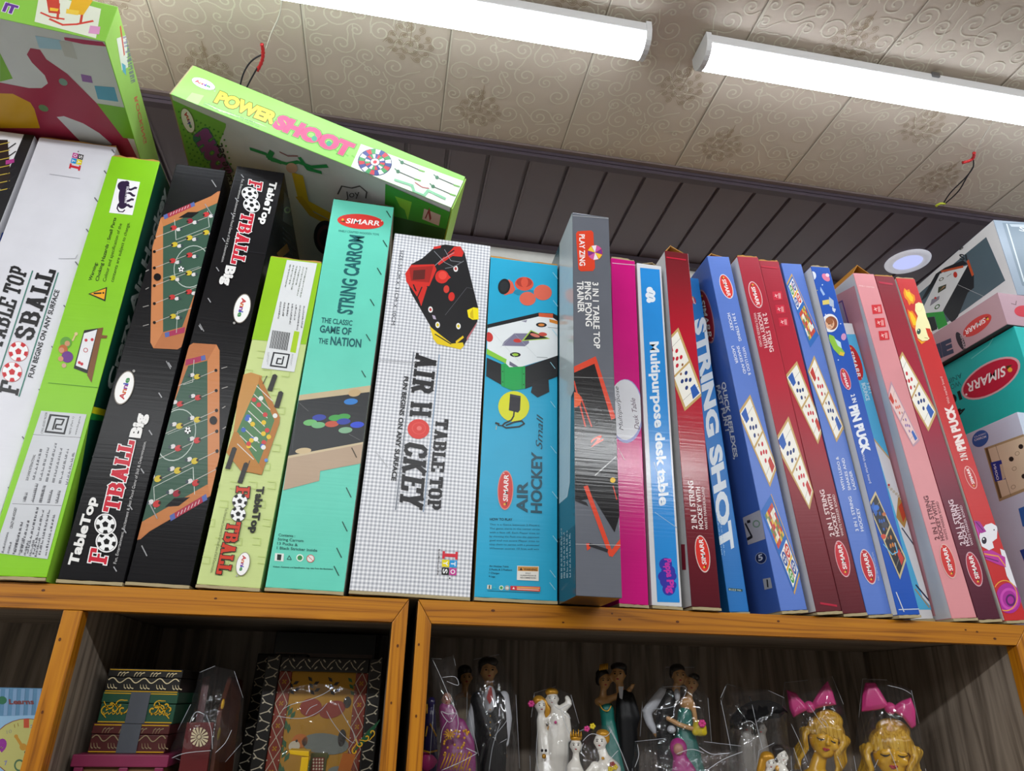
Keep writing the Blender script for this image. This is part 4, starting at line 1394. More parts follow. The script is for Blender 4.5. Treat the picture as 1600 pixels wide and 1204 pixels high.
A.poly([(185, 812), (215, 806), (240, 832), (325, 828), (346, 824), (346, 976), (262, 990), (186, 958)], '#17a04e'); A.line([(205, 822), (205, 962)], 3, '#0f7c3a'); A.line([(326, 834), (326, 978)], 3, '#0f7c3a')
for p in ((195, 862), (195, 932), (336, 878), (336, 950)):
    A.circ(p, 4, '#0a4a24')
A.poly([(400, 932), (502, 902), (508, 998), (430, 1036), (384, 1002)], '#1b1d22')
A.part('adaptor_picture')
A.circ((270, 1095), 104, '#d8d81e')
A.poly([(245, 1012), (316, 1026), (312, 1120), (298, 1138), (236, 1122)], '#22202a'); A.poly([(245, 1012), (316, 1026), (314, 1040), (243, 1026)], '#37343e')
A.z(730, 640, 3.95)
A.line([(290, 5), (286, 40), (272, 64), (232, 82), (216, 98), (240, 112), (320, 104), (352, 86), (336, 68), (290, 76), (240, 96)], 9, '#141a1e'); A.line([(216, 98), (190, 96)], 7, '#141a1e'); A.line([(196, 88), (176, 82)], 12, '#141a1e'); A.line([(180, 100), (178, 122)], 4, '#b0b4a0')
A.z(0, 0, 1)
A.part('title_lettering')
A.text('HOCKEY', (846, 801), (846.5, 708), (828, 800), '#134a5c', bold=.03)
A.text('AIR', (823.7, 799.5), (824, 754), (806, 799), '#134a5c', bold=.03)
A.z(730, 640, 3.95)
A.text('Small', (462, 246), (468, 32), (418, 240), '#123c4c', shear=.35)
A.z(0, 0, 1)
brand_oval(A, (789.7, 765.3), (1, -28.5), (-11, -.5), red='#cf3a36', rim='#d88a80')
A.z(730, 640, 3.95)
A.part('instructions_print')
A.text('HOW TO PLAY', (140, 682), (278, 684), (140, 666), '#123c4c', bold=.02)
for k, s in enumerate(('This is a Game between 2 Players.', 'The game starts in the center circle', 'with a face off. Each Player tries to', 'by shooting the Puck into the opponent', 'goal and out score Player tries to', 'stop them to serves with a protected', 'Whoever scores 10 first will win')):
    A.text(s, (138 - k * .4, 712 + k * 24.5), (448 - k * 1.2, 718 + k * 24.5), (138, 700 + k * 24.5), '#1a5a70')
for k, (s, x) in enumerate((('Air Hockey Table', 255), ('2 Pucks & 2 Pushers', 276), ('1 Charger', 200), ('4 Legs', 172))):
    A.text(s, (136 - k, 968 + k * 21), (x, 972 + k * 21), (136 - k, 957 + k * 21), '#123c4c', bold=.01)
A.part('warning_label')
A.poly([(308, 962), (442, 966), (440, 1056), (306, 1050)], '#e4e0d8'); A.poly([(312, 966), (438, 970), (437, 997), (312, 994)], '#c88a3c'); A.poly([(322, 990), (332, 972), (342, 991)], '#2c1c10')
A.text('WARNING', (348, 990), (430, 993), (348, 976), '#3a2410', bold=.03)
for k, s in enumerate(('ADULT', 'SUPERVISION IS', 'RECOMMENDED')):
    A.text(s, (358 if k == 0 else 328, 1012 + k * 14), (392 if k == 0 else 424, 1014 + k * 14), (358 if k == 0 else 328, 1003 + k * 14), '#2c2c2c', bold=.02)
A.part('recycling_icons')
A.poly([(124, 1080), (150, 1081), (149, 1106), (122, 1105)], '#d8d8c8'); A.line([(137, 1085), (136, 1102)], 8, '#2c3c2c'); A.poly([(156, 1104), (168, 1084), (180, 1105)], '#2ab0c8'); A.circ((210, 1098), 14, '#d8e8d8'); A.circ((210, 1098), 9, '#3a9a4c'); A.circ((246, 1099), 15, '#d8d4cc'); A.circ((246, 1099), 13, '#5a5a54', ring=.2)
A.poly([(266, 1086), (302, 1087), (302, 1113), (266, 1112)], '#c8283c'); A.poly([(302, 1087), (450, 1092), (449, 1122), (302, 1114)], '#d8503c'); A.line([(308, 1096), (444, 1101)], 5, '#e8c46a'); A.line([(308, 1106), (440, 1112)], 4, '#f0dcd0'); A.poly([(278, 1106), (286, 1092), (294, 1107)], '#f4e8e0')
A.line([(125, 1116), (445, 1130)], 2, '#123c4c')
A.z(740, 380, 4.3)
slits(A, [(532, 198), (534, 385), (528, 580), (515, 800), (516, 1062)], (32, 42), '#9cd4e4', 4)  # slits in pale blue: the glint on them is painted in
A.z(730, 640, 3.95)
for p in ((515, 225), (524, 505), (528, 778), (510, 990), (508, 1066)):
    A.part('tab_slit'); A.line([p, (p[0] + 34, p[1] + 44)], 4, '#9cd4e4')  # lower slits, with the same painted glint
A.z(0, 0, 1); A.end()

# ---- grey ping-pong trainer pushed forward over the edge
GREY = '#63666f'
jw, jd, jh = .0537, .31, .528
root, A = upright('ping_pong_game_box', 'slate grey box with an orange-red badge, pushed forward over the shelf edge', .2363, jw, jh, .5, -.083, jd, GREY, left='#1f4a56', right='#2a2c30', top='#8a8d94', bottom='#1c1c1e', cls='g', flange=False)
A.z(860, 320, 3.76)
A.part('brand_badge')
A.poly([(150, 170), (160, 155), (240, 150), (252, 162), (262, 370), (250, 388), (178, 390), (164, 378)], '#d8432a')
A.text('PLAY ZING', (170, 174), (172, 357), (204, 174), '#f2ecea', bold=.02)
A.circ((262, 280), 44, '#d8432a')
for k in range(8):
    t = k * PI / 4 + .3
    A.poly([(262, 280), (262 + 44 * math.cos(t), 280 + 44 * math.sin(t)), (262 + 44 * math.cos(t + .7), 280 + 44 * math.sin(t + .7))], ('#e8c43a', '#e8e0e8', '#c85aa0', '#7a3a8a')[k % 4])
A.part('title_lettering')
A.text('3 IN 1 TABLE TOP', (247, 455), (256, 842), (284, 457), '#eceae8', bold=.02)
A.text('PING PONG', (200, 452), (208, 712), (240, 453), '#eceae8', bold=.02)
A.text('TRAINER', (156, 448), (162, 630), (196, 450), '#eceae8', bold=.02)
A.part('product_picture')
A.poly([(138, 962), (262, 905), (420, 1420), (420, 1700), (140, 1740)], '#161518')
A.poly([(138, 950), (264, 890), (276, 925), (140, 985)], '#d2452e')
A.poly([(248, 898), (266, 890), (380, 1240), (378, 1330)], '#d2452e')
A.line([(138, 1035), (205, 1300)], 9, '#c23c2a')
A.circ((136, 1145), 46, '#d8582c')
A.z(860, 620, 3.594)
A.line([(170, 0), (240, 190)], 8, '#c23c2a')
A.poly([(145, 570), (200, 590), (215, 615), (145, 585)], '#222226'); A.poly([(140, 200), (420, 100), (420, 560), (360, 760), (190, 480), (145, 470)], '#171619')
A.text('2', (236, 276), (292, 244), (230, 238), '#d2452e', bold=.05)
A.line([(250, 440), (368, 335)], 5, '#a8a8a8'); A.circ((350, 467), 15, '#e0b428')
A.line([(200, 505), (340, 885), (400, 808)], 25, '#d2452e'); A.line([(352, 500), (372, 575)], 6, '#c23c2a')
A.poly([(200, 822), (220, 822), (224, 850), (206, 862)], '#d2452e'); A.line([(222, 830), (318, 862)], 18, '#2c2c30')
A.part('wrap_tape'); A.line([(130, 826), (400, 832)], 2, '#c8c8c8'); A.z(860, 320, 3.76); A.part('wrap_tape'); A.line([(136, 1012), (372, 1018)], 2, '#a8a8a8'); A.part('wrap_tape'); A.line([(112, 62), (340, 80)], 2.5, '#c0c0c2'); A.end()
S = side_art(root, 'left', jw, jd, jh, 'g').z(860, 620, 3.594)
S.part('side_label')
S.uv_poly([(0, .08), (.31, .08), (.31, 0), (0, 0)], '#15181a')
S.poly([(52, -1200), (132, -1200), (136, 0), (134, -40), (116, 0), (110, 480), (96, 560), (50, 600)], '#aab4b8')
S.greek((120, 1010), (116, 650), (56, 1020), 4, '#9aaaae', 3, .9)
S.z(0, 0, 1); S.end()

# ---- magenta desk box
root, A = upright('desk_table_box', 'slim magenta box with a white oval panel, between grey and blue boxes', .3063, .0385, .5190, 1.16, .001, .31, '#d0147e', right='#b0126c', cls='g')
flatflap(root, .0385, .31, .519, CREAM, 5)
A.part('name_panel')
A.ell((978, 641), (27, -2), (2, 51), '#9a9cd0'); A.ell((977, 639), (26, -2), (2, 48), '#dcdce2')
A.text('Multipurpose', (974, 672), (966, 604), (967, 671), '#4a4650', shear=.2); A.text('Desk Table', (999.5, 671), (992, 622), (991, 670), '#5a3c50', shear=.2)
A.text('(R)', (964, 628), (963, 621), (961, 627), '#4a4650')
A.part('scuffs'); A.line([(966, 700), (976, 718)], 1, '#eab0cc'); A.line([(957, 411), (992, 414)], 1.0, '#f0c8e0'); A.end()

# ---- white-framed blue desk box
root, A = upright('desk_table_box', 'white-edged bright blue box with white rounded lettering, next to the magenta box', .3506, .0400, .5170, 1.01, .003, .31, '#d9dade', right='#d4d4d0', cls='g')
gable(root, .04, .31, .517, .008, xa=.7, mat=CREAM)
A.part('blue_panel'); A.poly([(1000, 418), (1030.5, 421), (1062, 941), (1027, 940)], '#2a8edb')
A.part('title_lettering')
A.text('Multipurpose desk table', (1015.5, 535), (1030.5, 789), (1030, 534), '#e8eef4', bold=.035)
for p, r in (((1015, 453), 5), ((1019, 458), 5), ((1013, 461), 4.5), ((1019, 467), 5), ((1014, 469), 4)):
    A.circ(p, r, '#e8eef4')
A.line([(1014, 457), (1020, 459)], 1, '#4a7ab0'); A.line([(1014, 464), (1020, 466)], 1, '#4a7ab0')
A.part('purple_badge')
for p, r in (((1040, 881), 10), ((1044, 893), 11), ((1042, 907), 11), ((1045, 920), 10), ((1036, 900), 8), ((1050, 900), 7), ((1050, 914), 7)):
    A.circ(p, r, '#3a3aa6')
A.text('Peppa', (1038, 873), (1042, 901), (1049, 873), '#c83aa8', bold=.04); A.text('Pig', (1042, 906), (1044, 926), (1053, 906), '#c83aa8', bold=.04)
A.part('crease_lines'); A.line([(1022, 722), (1029, 744), (1034, 768)], 1.2, '#a8c4dc'); A.line([(1023, 800), (1060, 826)], 1.0, '#8cb8dc'); A.end()

# ---- string-hockey boxes: shared bits
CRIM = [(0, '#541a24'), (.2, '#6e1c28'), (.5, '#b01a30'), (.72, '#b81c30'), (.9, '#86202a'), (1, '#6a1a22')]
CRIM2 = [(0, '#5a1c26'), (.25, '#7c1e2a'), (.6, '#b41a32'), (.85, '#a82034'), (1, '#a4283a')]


def hockey_words(A, rows, col, wt=(.02, .02, 0.0)):
    A.part('title_lettering')
    for (s, a, b, t), w in zip(rows, wt):
        A.text(s, a, b, t, col, bold=w)


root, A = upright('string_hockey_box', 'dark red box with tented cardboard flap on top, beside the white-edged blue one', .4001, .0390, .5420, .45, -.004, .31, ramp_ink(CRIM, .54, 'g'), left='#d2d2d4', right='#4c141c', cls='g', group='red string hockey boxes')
gable(root, .039, .31, .542, .015, xa=.32)
A.z(1020, 370, 4.014)
board(A, [(160, 568), (318, 985), (200, 1092), (48, 690)])
A.z(0, 0, 1)
hockey_words(A, [('2 IN 1 STRING', (1089.5, 826), (1082.5, 751), (1080.5, 826)), ('HOCKEY WITH', (1099, 826), (1093.5, 760.5), (1091.5, 826)), ('WHITE MARKER BOARD', (1106, 827), (1100, 760.5), (1101.5, 827))], '#ecdcdc')
brand_oval(A, (1097.6, 864.7), (-4, -27), (-10, .8), rim='#e0c4c0')
A.part('top_print'); A.line([(1042, 402), (1071, 406)], 2.2, '#c02038'); A.end()
S = side_art(root, 'left', .039, .31, .542); S.part('side_stripe'); S.poly([(1064, 850), (1070, 850), (1072, 890), (1066, 890)], '#8c1c34'); S.end()

# ---- narrow blue box set back
root, A = upright('string_shot_box', 'narrow blue box with big white capitals, set back behind its two neighbours', .4630, .0280, .5220, -2.4, .032, .28, '#2277c4', left='#2277c4', right='#1a5a9a')
A.part('title_lettering'); A.text('STRING SHOT', (1085, 500), (1127, 858), (1103, 497), '#dfe8f0', bold=.05, shear=-.12)
A.part('small_print'); A.poly([(1138, 918), (1160, 920), (1160, 924), (1138, 922)], '#1c4a4c'); A.text('BUZZ MA', (1139, 922), (1158, 923.5), (1139, 919), '#d0e0d8'); A.greek((1118, 800), (1130, 900), (1126, 798), 2, '#9cc8e8', 4)
brand_oval(A, (1083.5, 469), (2, 6), (3.4, -.4), red='#b02a4a'); A.end()

# ---- periwinkle three-in-one box
VIO = '#5a7ac8'
root, A = upright('string_hockey_box', 'periwinkle blue box with a dark red oval on its broad side', .5231, .0374, .5475, -4.86, 0, .31, VIO, left='#3f62b4', cls='m', group='periwinkle hockey boxes')  # left side is a darker blue, with its shade put into the colour
gable(root, .0374, .31, .5475, .009, xa=.3)
brand_oval(A, (1134.8, 447.3), (6, 18), (8, -1.5), rim='#e8e0e4')
hockey_words(A, [('3 IN 1 STRING', (1143.5, 490), (1154.5, 533), (1148, 489)), ('HOCKEY', (1136, 489.5), (1142.5, 517), (1140.8, 488.5)), ], '#e4e8f4', (.015, .015))
A.part('title_lettering')
for s, a, b, t in (('WITH LUDO &', (1159, 542), (1169.5, 586.5), (1163.6, 541)), ('SNAKES AND', (1150.6, 541), (1162, 584), (1155, 540)), ('LADDER', (1142.6, 541), (1149.7, 568), (1147, 540))):
    A.text(s, a, b, t, '#e4e8f4', bold=.01)
board(A, [(1172, 616), (1214, 730), (1203, 761), (1153, 645)], '#2a3c78', '#c8283a')
ludo_board(A, [(1205, 771), (1250.5, 893), (1241.5, 929), (1189, 798)])
A.end()
S = side_art(root, 'left', .0374, .31, .5475)
brand_oval(S, (1102.8, 493.5), (8.5, 40), (9.5, -4), red='#8c2030', rim='#a88494')
S.part('side_lettering')
S.text('QUICK REFLEXES,', (1127.5, 598), (1147, 717), (1134, 596), '#eef2fc', bold=.03); S.text('FAST FUN !', (1119, 603), (1134, 673), (1125, 601), '#eef2fc', bold=.03)
S.part('side_sticker'); S.poly([(1160.6, 808.6), (1188, 796), (1196, 841.5), (1169, 851)], '#b8b6c0'); S.line([(1165, 818), (1175, 838), (1168, 842)], 3, '#25252c'); S.circ((1182, 818), 6, '#7c9a84', ring=.35); S.line([(1168, 815), (1172, 814)], 3, '#25252c')
S.part('age_mark'); S.circ((1189, 871.5), 9, '#22305c'); S.circ((1189, 871.5), 9, '#a8b4cc', ring=.1); S.text('5', (1186, 876), (1192, 874), (1184.6, 866), '#d8dce8', bold=.03)
S.poly([(1192, 904), (1204, 902), (1207, 918), (1195, 921)], '#b0b4bc'); S.line([(1199, 906), (1200, 916)], 3, '#22262c'); S.end()

# ---- dark red, second
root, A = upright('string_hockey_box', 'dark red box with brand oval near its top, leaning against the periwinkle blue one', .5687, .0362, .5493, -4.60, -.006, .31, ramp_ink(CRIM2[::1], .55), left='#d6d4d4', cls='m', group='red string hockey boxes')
flatflap(root, .0362, .31, .5493, seed=11)
brand_oval(A, (1180.3, 460), (6, 19.5), (8, -1.5), rim='#dcc0c4', red='#c82c34')
hockey_words(A, [('2 IN 1 STRING', (1191.5, 490), (1203, 550), (1198, 488.5)), ('HOCKEY WITH', (1182.8, 489.5), (1194.5, 543.5), (1189, 488)), ('WHITE MARKER BOARD', (1177, 489), (1187.5, 542), (1181, 488))], '#eccccc')
board(A, [(1232, 650), (1271, 768), (1265, 796), (1209, 690)], '#2a3c78', '#c8283a')
A.part('foot_print'); A.line([(1282, 942), (1307, 946)], 3, '#b01c38'); A.end()

# ---- red, third
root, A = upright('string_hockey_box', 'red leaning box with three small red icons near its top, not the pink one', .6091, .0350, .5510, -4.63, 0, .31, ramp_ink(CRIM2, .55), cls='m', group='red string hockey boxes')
flatflap(root, .035, .31, .551, seed=12)
red_icons(A, [(1214.5, 462), (1219, 483), (1224, 503)], 8, '#c8243c', '#e8b8b8')
board(A, [(1245, 564), (1286, 668), (1278, 694), (1226, 588)], '#2a3c78', '#c8283a')
hockey_words(A, [('2 IN 1 STRING', (1304, 836.5), (1287, 764.5), (1296.5, 838)), ('HOCKEY WITH', (1312, 837), (1297.5, 772), (1305.5, 838)), ('WHITE MARKER BOARD', (1318.5, 836.5), (1303.5, 772), (1314.5, 837.5))], '#ecd4d4')
brand_oval(A, (1316, 872.5), (-6.5, -26.5), (-9, 2), rim='#d8a4ac', red='#c42a36')
A.part('top_print'); A.line([(1190, 416), (1214, 419)], 2.4, '#c0243c'); A.end()

# ---- periwinkle, upside down
root, A = upright('string_hockey_box', 'periwinkle blue box with a ludo board at its top, lettering near its foot', .6462, .0362, .5520, -4.26, .001, .31, VIO, cls='m', group='periwinkle hockey boxes')
ludo_board(A, [(1237, 427), (1280, 522), (1266, 543), (1229, 443)], flip=True)
board(A, [(1272, 555), (1319, 668), (1307, 691), (1262, 580)])
A.part('title_lettering')
for s, a, b, t in (('WITH LUDO &', (1320.5, 765), (1309.5, 713), (1316, 766)), ('SNAKES AND', (1329.5, 765), (1318.5, 715), (1325, 766)), ('LADDER', (1337.5, 764), (1330, 735), (1333, 765)), ('3 IN 1 STRING', (1341.5, 829), (1329.5, 775), (1336.5, 830)), ('HOCKEY', (1349.5, 829), (1341.5, 793), (1344.5, 830))):
    A.text(s, a, b, t, '#dfe4f2', bold=.015)
brand_oval(A, (1356, 884.8), (-7, -25.5), (-9, 2), rim='#d8c4cc', red='#c02c36')
A.part('small_print'); A.text('FINELY CRAFTED WOODEN TOYS', (1374, 906), (1364, 862), (1371.5, 907), '#c8d0e8'); A.end()

# ---- royal blue space box
root, A = upright('pin_puck_game_box', 'royal blue leaning box with an astronaut child and rockets at its top', .6811, .0330, .5440, -3.46, -.010, .31, '#1750b0', left='#d8d8d4', cls='m')
flatflap(root, .033, .31, .544, CREAM, 14)
A.z(1200, 390, 4.15)
A.part('space_picture')
A.ell((285, 170), (26, 6), (-6, 30), '#d8dce4'); A.ell((375, 180), (24, 20), (-10, 16), '#d87898'); A.ell((385, 165), (12, 6), (-4, 10), '#e8c8d4')
A.poly([(352, 330), (395, 322), (398, 352), (355, 358)], '#d8c468'); A.poly([(395, 305), (425, 330), (428, 375), (398, 362)], '#aab8cc'); A.poly([(340, 240), (370, 290), (358, 298), (338, 262)], '#9ab4dc'); A.poly([(415, 372), (440, 385), (432, 408), (418, 395)], '#c8d0dc')
A.poly([(298, 240), (306, 258), (324, 262), (308, 274), (300, 294), (296, 272)], '#d8d43c'); A.ell((308, 310), (14, 4), (-4, 22), '#d0d4c8')
A.ell((402, 475), (50, 20), (-16, 56), '#e4e4e6'); A.ell((410, 475), (38, 14), (-10, 42), '#8a4a2e'); A.ell((400, 480), (28, 10), (-8, 34), '#dcae8c'); A.ell((398, 462), (24, 10), (-5, 20), '#9a5a34')
A.circ((394, 482), 4, '#2c2420'); A.circ((414, 488), 4, '#2c2420'); A.line([(392, 500), (408, 504)], 3, '#a04838')
A.poly([(395, 548), (425, 560), (470, 630), (498, 668), (490, 688), (462, 684), (425, 645), (392, 580)], '#8cbc3c'); A.poly([(430, 575), (470, 600), (478, 640), (452, 622)], '#b8d8e0'); A.poly([(465, 660), (496, 668), (490, 690), (462, 684)], '#d8b83c'); A.ell((490, 565), (16, 4), (-4, 22), '#c890b8')
for p in ((352, 228), (330, 400), (382, 640), (470, 480), (372, 420), (455, 715)):
    A.circ(p, 4, '#d0dcf0')
A.z(0, 0, 1)
brand_oval(A, (1321, 592), (5, 16), (6, -1), red='#c02c48', rim='#d8a8b8')
A.part('title_lettering')
A.text('2 IN 1', (1329, 617), (1334, 634), (1335.5, 615), '#e4e8f0', bold=.03)
A.text('PIN PUCK', (1327, 636), (1347, 707), (1340, 632), '#e4e8f0', bold=.06)
A.text('With marker board', (1346, 709), (1358, 755), (1350, 708), '#d0d8e8')
board(A, [(1367.6, 767), (1416, 873), (1406, 905), (1356.5, 789)], '#2a5cb0', '#c87a34', frame='#c4b488', inner='#22242e')
A.part('game_picture')
for p, r, c in (((1369, 793), 4.5, '#2a6ac8'), ((1381, 803), 3, '#b8683a'), ((1382, 820), 5, '#3a3c4a'), ((1380, 838), 4, '#c84a34'), ((1374, 842), 4, '#2a58a8')):
    A.circ(p, r, c)
A.line([(1380, 850), (1394, 866), (1402, 862), (1398, 848)], 1.6, '#6ab0d8')
A.part('worn_corner'); A.line([(1400, 925), (1412, 955)], 1.6, '#d0d4dc'); A.line([(1404, 952), (1437, 951)], 1.4, '#c0c8d8'); A.end()

# ---- light blue bounce box set back
root, A = upright('bounce_game_box', 'shorter pale blue box with white border, tucked between royal blue and pink boxes', .7318, .0370, .4680, -3.95, .030, .26, '#dcdcde', left='#dcdcde', right='#c8c8c8')
A.part('cover_picture')
A.poly([(1310, 522), (1338, 522), (1460, 952), (1420, 952)], '#58b6e2')
A.z(1220, 660, 3.883)
A.poly([(560, 90), (690, 255), (770, 560), (850, 800), (925, 1130), (860, 1060), (740, 700)], '#e2e0e2')
A.line([(560, 95), (690, 255)], 9, '#c4a878'); A.line([(735, 640), (870, 830)], 8, '#28304c'); A.line([(820, 985), (925, 1110)], 10, '#2c2c4c'); A.line([(815, 1010), (900, 1120)], 8, '#b09468')
A.poly([(700, 575), (712, 440), (742, 420), (772, 555), (750, 640)], '#b88a48'); A.poly([(712, 510), (742, 470), (764, 552), (742, 605)], '#c4482c')
for k in range(6):
    A.circ((655 + k * 15, 390 + k * 14), 9, '#cbbfae')
A.circ((655, 378), 7, '#c8302c')
A.z(0, 0, 1)
brand_oval(A, (1335.5, 566), (9, 28), (9.5, -2), red='#c22a2c')
A.part('title_lettering'); A.text('2 IN 1', (1354, 598), (1358, 614), (1358, 597), '#cfeaf6', bold=.02); A.text('BOUNCE', (1346, 599), (1353.5, 626), (1352, 597.5), '#cfeaf6', bold=.03); A.end()

# ---- pink two-in-one box
root, A = upright('string_hockey_box', 'pink leaning box with a lifted brown flap and three red icons', .7722, .0384, .5495, -3.95, 0, .31, '#d98f94', left='#c9c7c8', cls='m')
gable(root, .0388, .31, .5495, .020, xa=.42, mat=simple('flap_brown', '#a8722a', 0.7, 0.2))
red_icons(A, [(1370, 483), (1375, 504), (1381, 524)], 8.5, '#cc2c34', '#ecbcb8')
board(A, [(1392, 595), (1437, 688), (1427, 698), (1386, 622)], '#d8604c', '#8c6aa4', frame='#b894a4', inner='#e4c4c0')
hockey_words(A, [('2 IN 1 STRING', (1468, 842), (1449.5, 774), (1460.5, 843.5)), ('HOCKEY WITH', (1476, 843.5), (1459.5, 782), (1469.5, 844.5)), ('WHITE MARKER BOARD', (1482, 843), (1465.5, 783), (1478, 844))], '#642a34')
brand_oval(A, (1481, 876), (-7.5, -25), (-9, 2.5), red='#cc3230', rim='#dcb0a8')
A.part('small_print'); A.text('FINELY CRAFTED', (1342, 447), (1366, 450), (1342, 445), '#ecd0d0'); A.end()
S = side_art(root, 'left', .0388, .31, .5495)
S.part('side_panel'); S.poly([(1290, 470), (1335, 446), (1462, 962), (1300, 962)], '#cf9094'); S.line([(1300, 478), (1316, 470), (1330, 520)], 2, '#6a4a8c'); S.poly([(1300, 480), (1315, 473), (1328, 520), (1300, 520)], '#a89cb0'); S.end()

# ---- dark red, last
root, A = upright('string_hockey_box', 'dark red box between the pink box and the red unicorn box', .8112, .0356, .5505, -3.95, .001, .31, ramp_ink([(0, '#4c1c2e'), (.3, '#6a1c34'), (.6, '#a81a3a'), (.8, '#982434'), (1, '#7e2430')], .55), cls='m', group='red string hockey boxes')
flatflap(root, .036, .31, .5505, seed=16)
board(A, [(1409.6, 549), (1464, 644), (1450.6, 674), (1396, 578)])
hockey_words(A, [('2 IN 1 STRING', (1508, 850), (1488.5, 780), (1500, 852)), ('HOCKEY WITH', (1515.5, 851.5), (1496.5, 788), (1509, 853)), ('WHITE MARKER BOARD', (1521, 851), (1502.5, 789), (1517, 852))], '#e4ccd4')
brand_oval(A, (1522, 888.5), (-8, -25), (-9, 2.8), red='#b42838', rim='#d0a4b0')
A.part('top_print'); A.line([(1374, 441), (1394, 444)], 3, '#b42440'); A.end()

# ---- red unicorn pin-puck box
root, A = upright('pin_puck_game_box', 'red box with yellow pony at top and white unicorn at foot', .8522, .0355, .5505, -4.2, 0, .31, '#c32a2c', left='#d6d2ca', cls='m')
flatflap(root, .0355, .31, .5505, CREAM, 18)
A.z(1300, 390, 4.15)
A.part('pony_picture')
A.poly([(468, 248), (484, 262), (500, 256), (508, 276), (535, 296), (540, 325), (528, 352), (512, 348), (500, 362), (488, 330), (470, 310), (462, 280)], '#e88a1c'); A.poly([(474, 258), (490, 276), (502, 272), (512, 292), (526, 310), (524, 338), (508, 332), (494, 312), (480, 296)], '#f2c420')
A.poly([(488, 385), (505, 398), (520, 395), (545, 430), (560, 470), (545, 520), (520, 500), (505, 460), (494, 430)], '#e87a20'); A.poly([(498, 400), (520, 412), (542, 450), (548, 490), (528, 490), (512, 450)], '#f2c420')
A.poly([(540, 352), (562, 340), (590, 350), (604, 385), (610, 430), (634, 480), (645, 530), (640, 570), (618, 588), (585, 592), (556, 572), (540, 520), (545, 470), (556, 430), (538, 395)], '#efe8b0'); A.ell((566, 372), (20, 8), (-8, 28), '#e6dc94', ring=.12)
A.poly([(606, 508), (636, 512), (650, 555), (640, 590), (622, 560)], '#c8341c'); A.poly([(550, 575), (585, 596), (610, 592), (580, 612)], '#f0a41c'); A.line([(600, 570), (622, 574)], 3, '#8c6a3c')
A.ell((562, 530), (12, 5), (-5, 18), '#2a4a40'); A.circ((560, 522), 4, '#e8e8e0')
A.z(0, 0, 1)
A.part('title_lettering')
A.text('PIN PUCK', (1508.5, 700), (1488, 634), (1495.5, 704), '#f0dcd8', bold=.06)
A.text('2 IN 1', (1512, 718), (1508, 703), (1501, 720), '#f0dcd8', bold=.03); A.text('With marker board', (1484.5, 630), (1472, 588), (1480.5, 631), '#e8bcb8')
brand_oval(A, (1516.5, 745.5), (-6.5, -16.5), (-6.5, 2), red='#c03030', rim='#e8b8b0')
A.z(1400, 660, 3.76)
A.part('unicorn_picture')
A.poly([(610, 740), (660, 760), (690, 850), (740, 1010), (700, 985), (650, 900), (630, 820)], '#e4e2e8')
A.poly([(495, 640), (525, 600), (560, 590), (595, 610), (592, 680), (565, 700), (575, 735), (545, 750), (500, 725), (485, 680)], '#e6e4ea')
A.poly([(455, 575), (490, 580), (530, 640), (500, 650), (478, 640)], '#a02a90'); A.poly([(462, 590), (485, 640), (492, 690), (470, 650)], '#c84ab0'); A.line([(470, 585), (510, 632)], 6, '#4a1c5c')
A.poly([(505, 755), (560, 748), (640, 790), (645, 850), (590, 830), (520, 800)], '#b83298'); A.line([(515, 770), (600, 785), (640, 840)], 7, '#e89a3c'); A.line([(520, 790), (600, 815)], 6, '#5c1c64')
A.ell((517, 692), (14, 6), (-4, 20), '#22182c'); A.circ((514, 684), 5, '#f0f0f0'); A.circ((575, 630), 4, '#3c2c3c')
A.ell((660, 1030), (70, 30), (-20, 85), '#a82a94'); A.ell((665, 1035), (52, 22), (-14, 62), '#c84ab0', ring=.25); A.ell((672, 1042), (28, 12), (-8, 34), '#5c1c64', ring=.35); A.ell((640, 1015), (70, 30), (-20, 88), '#e8a03c', ring=.07)
A.z(0, 0, 1); A.end()


# ================================================================== BOXES LYING ON TOP
def lying(name, label, o, yaw, pitch, roll, w, d, h, mats, cls='m', group=None):
    R_ = Matrix.Rotation(math.radians(yaw), 3, 'Z') @ Matrix.Rotation(math.radians(roll), 3, 'Y') @ Matrix.Rotation(math.radians(pitch), 3, 'X')
    root = thing(name, label, 'game box', o, R_, group)
    f, l, r, t, b = mats
    bm_root = bpy.data.objects.new('shift', None)
    bpy.data.objects.remove(bm_root)
    m = carton_mesh(root, w, d, h, ink(f, cls), ink(l, cls), ink(r, cls), ink(t, cls), ink(b, cls), z0=0)
    m.location = (w / 2, 0, 0)
    F = Art(root, (0, 0, 0), (1, 0, 0), (0, 0, 1), w, h, cls)
    U = Art(root, (0, d, 0), (1, 0, 0), (0, -1, 0), w, d, cls)      # underside
    Rr = Art(root, (w, 0, 0), (0, 1, 0), (0, 0, 1), d, h, cls)
    Lf = Art(root, (0, d, 0), (0, -1, 0), (0, 0, 1), d, h, cls)
    return root, F, U, Rr, Lf


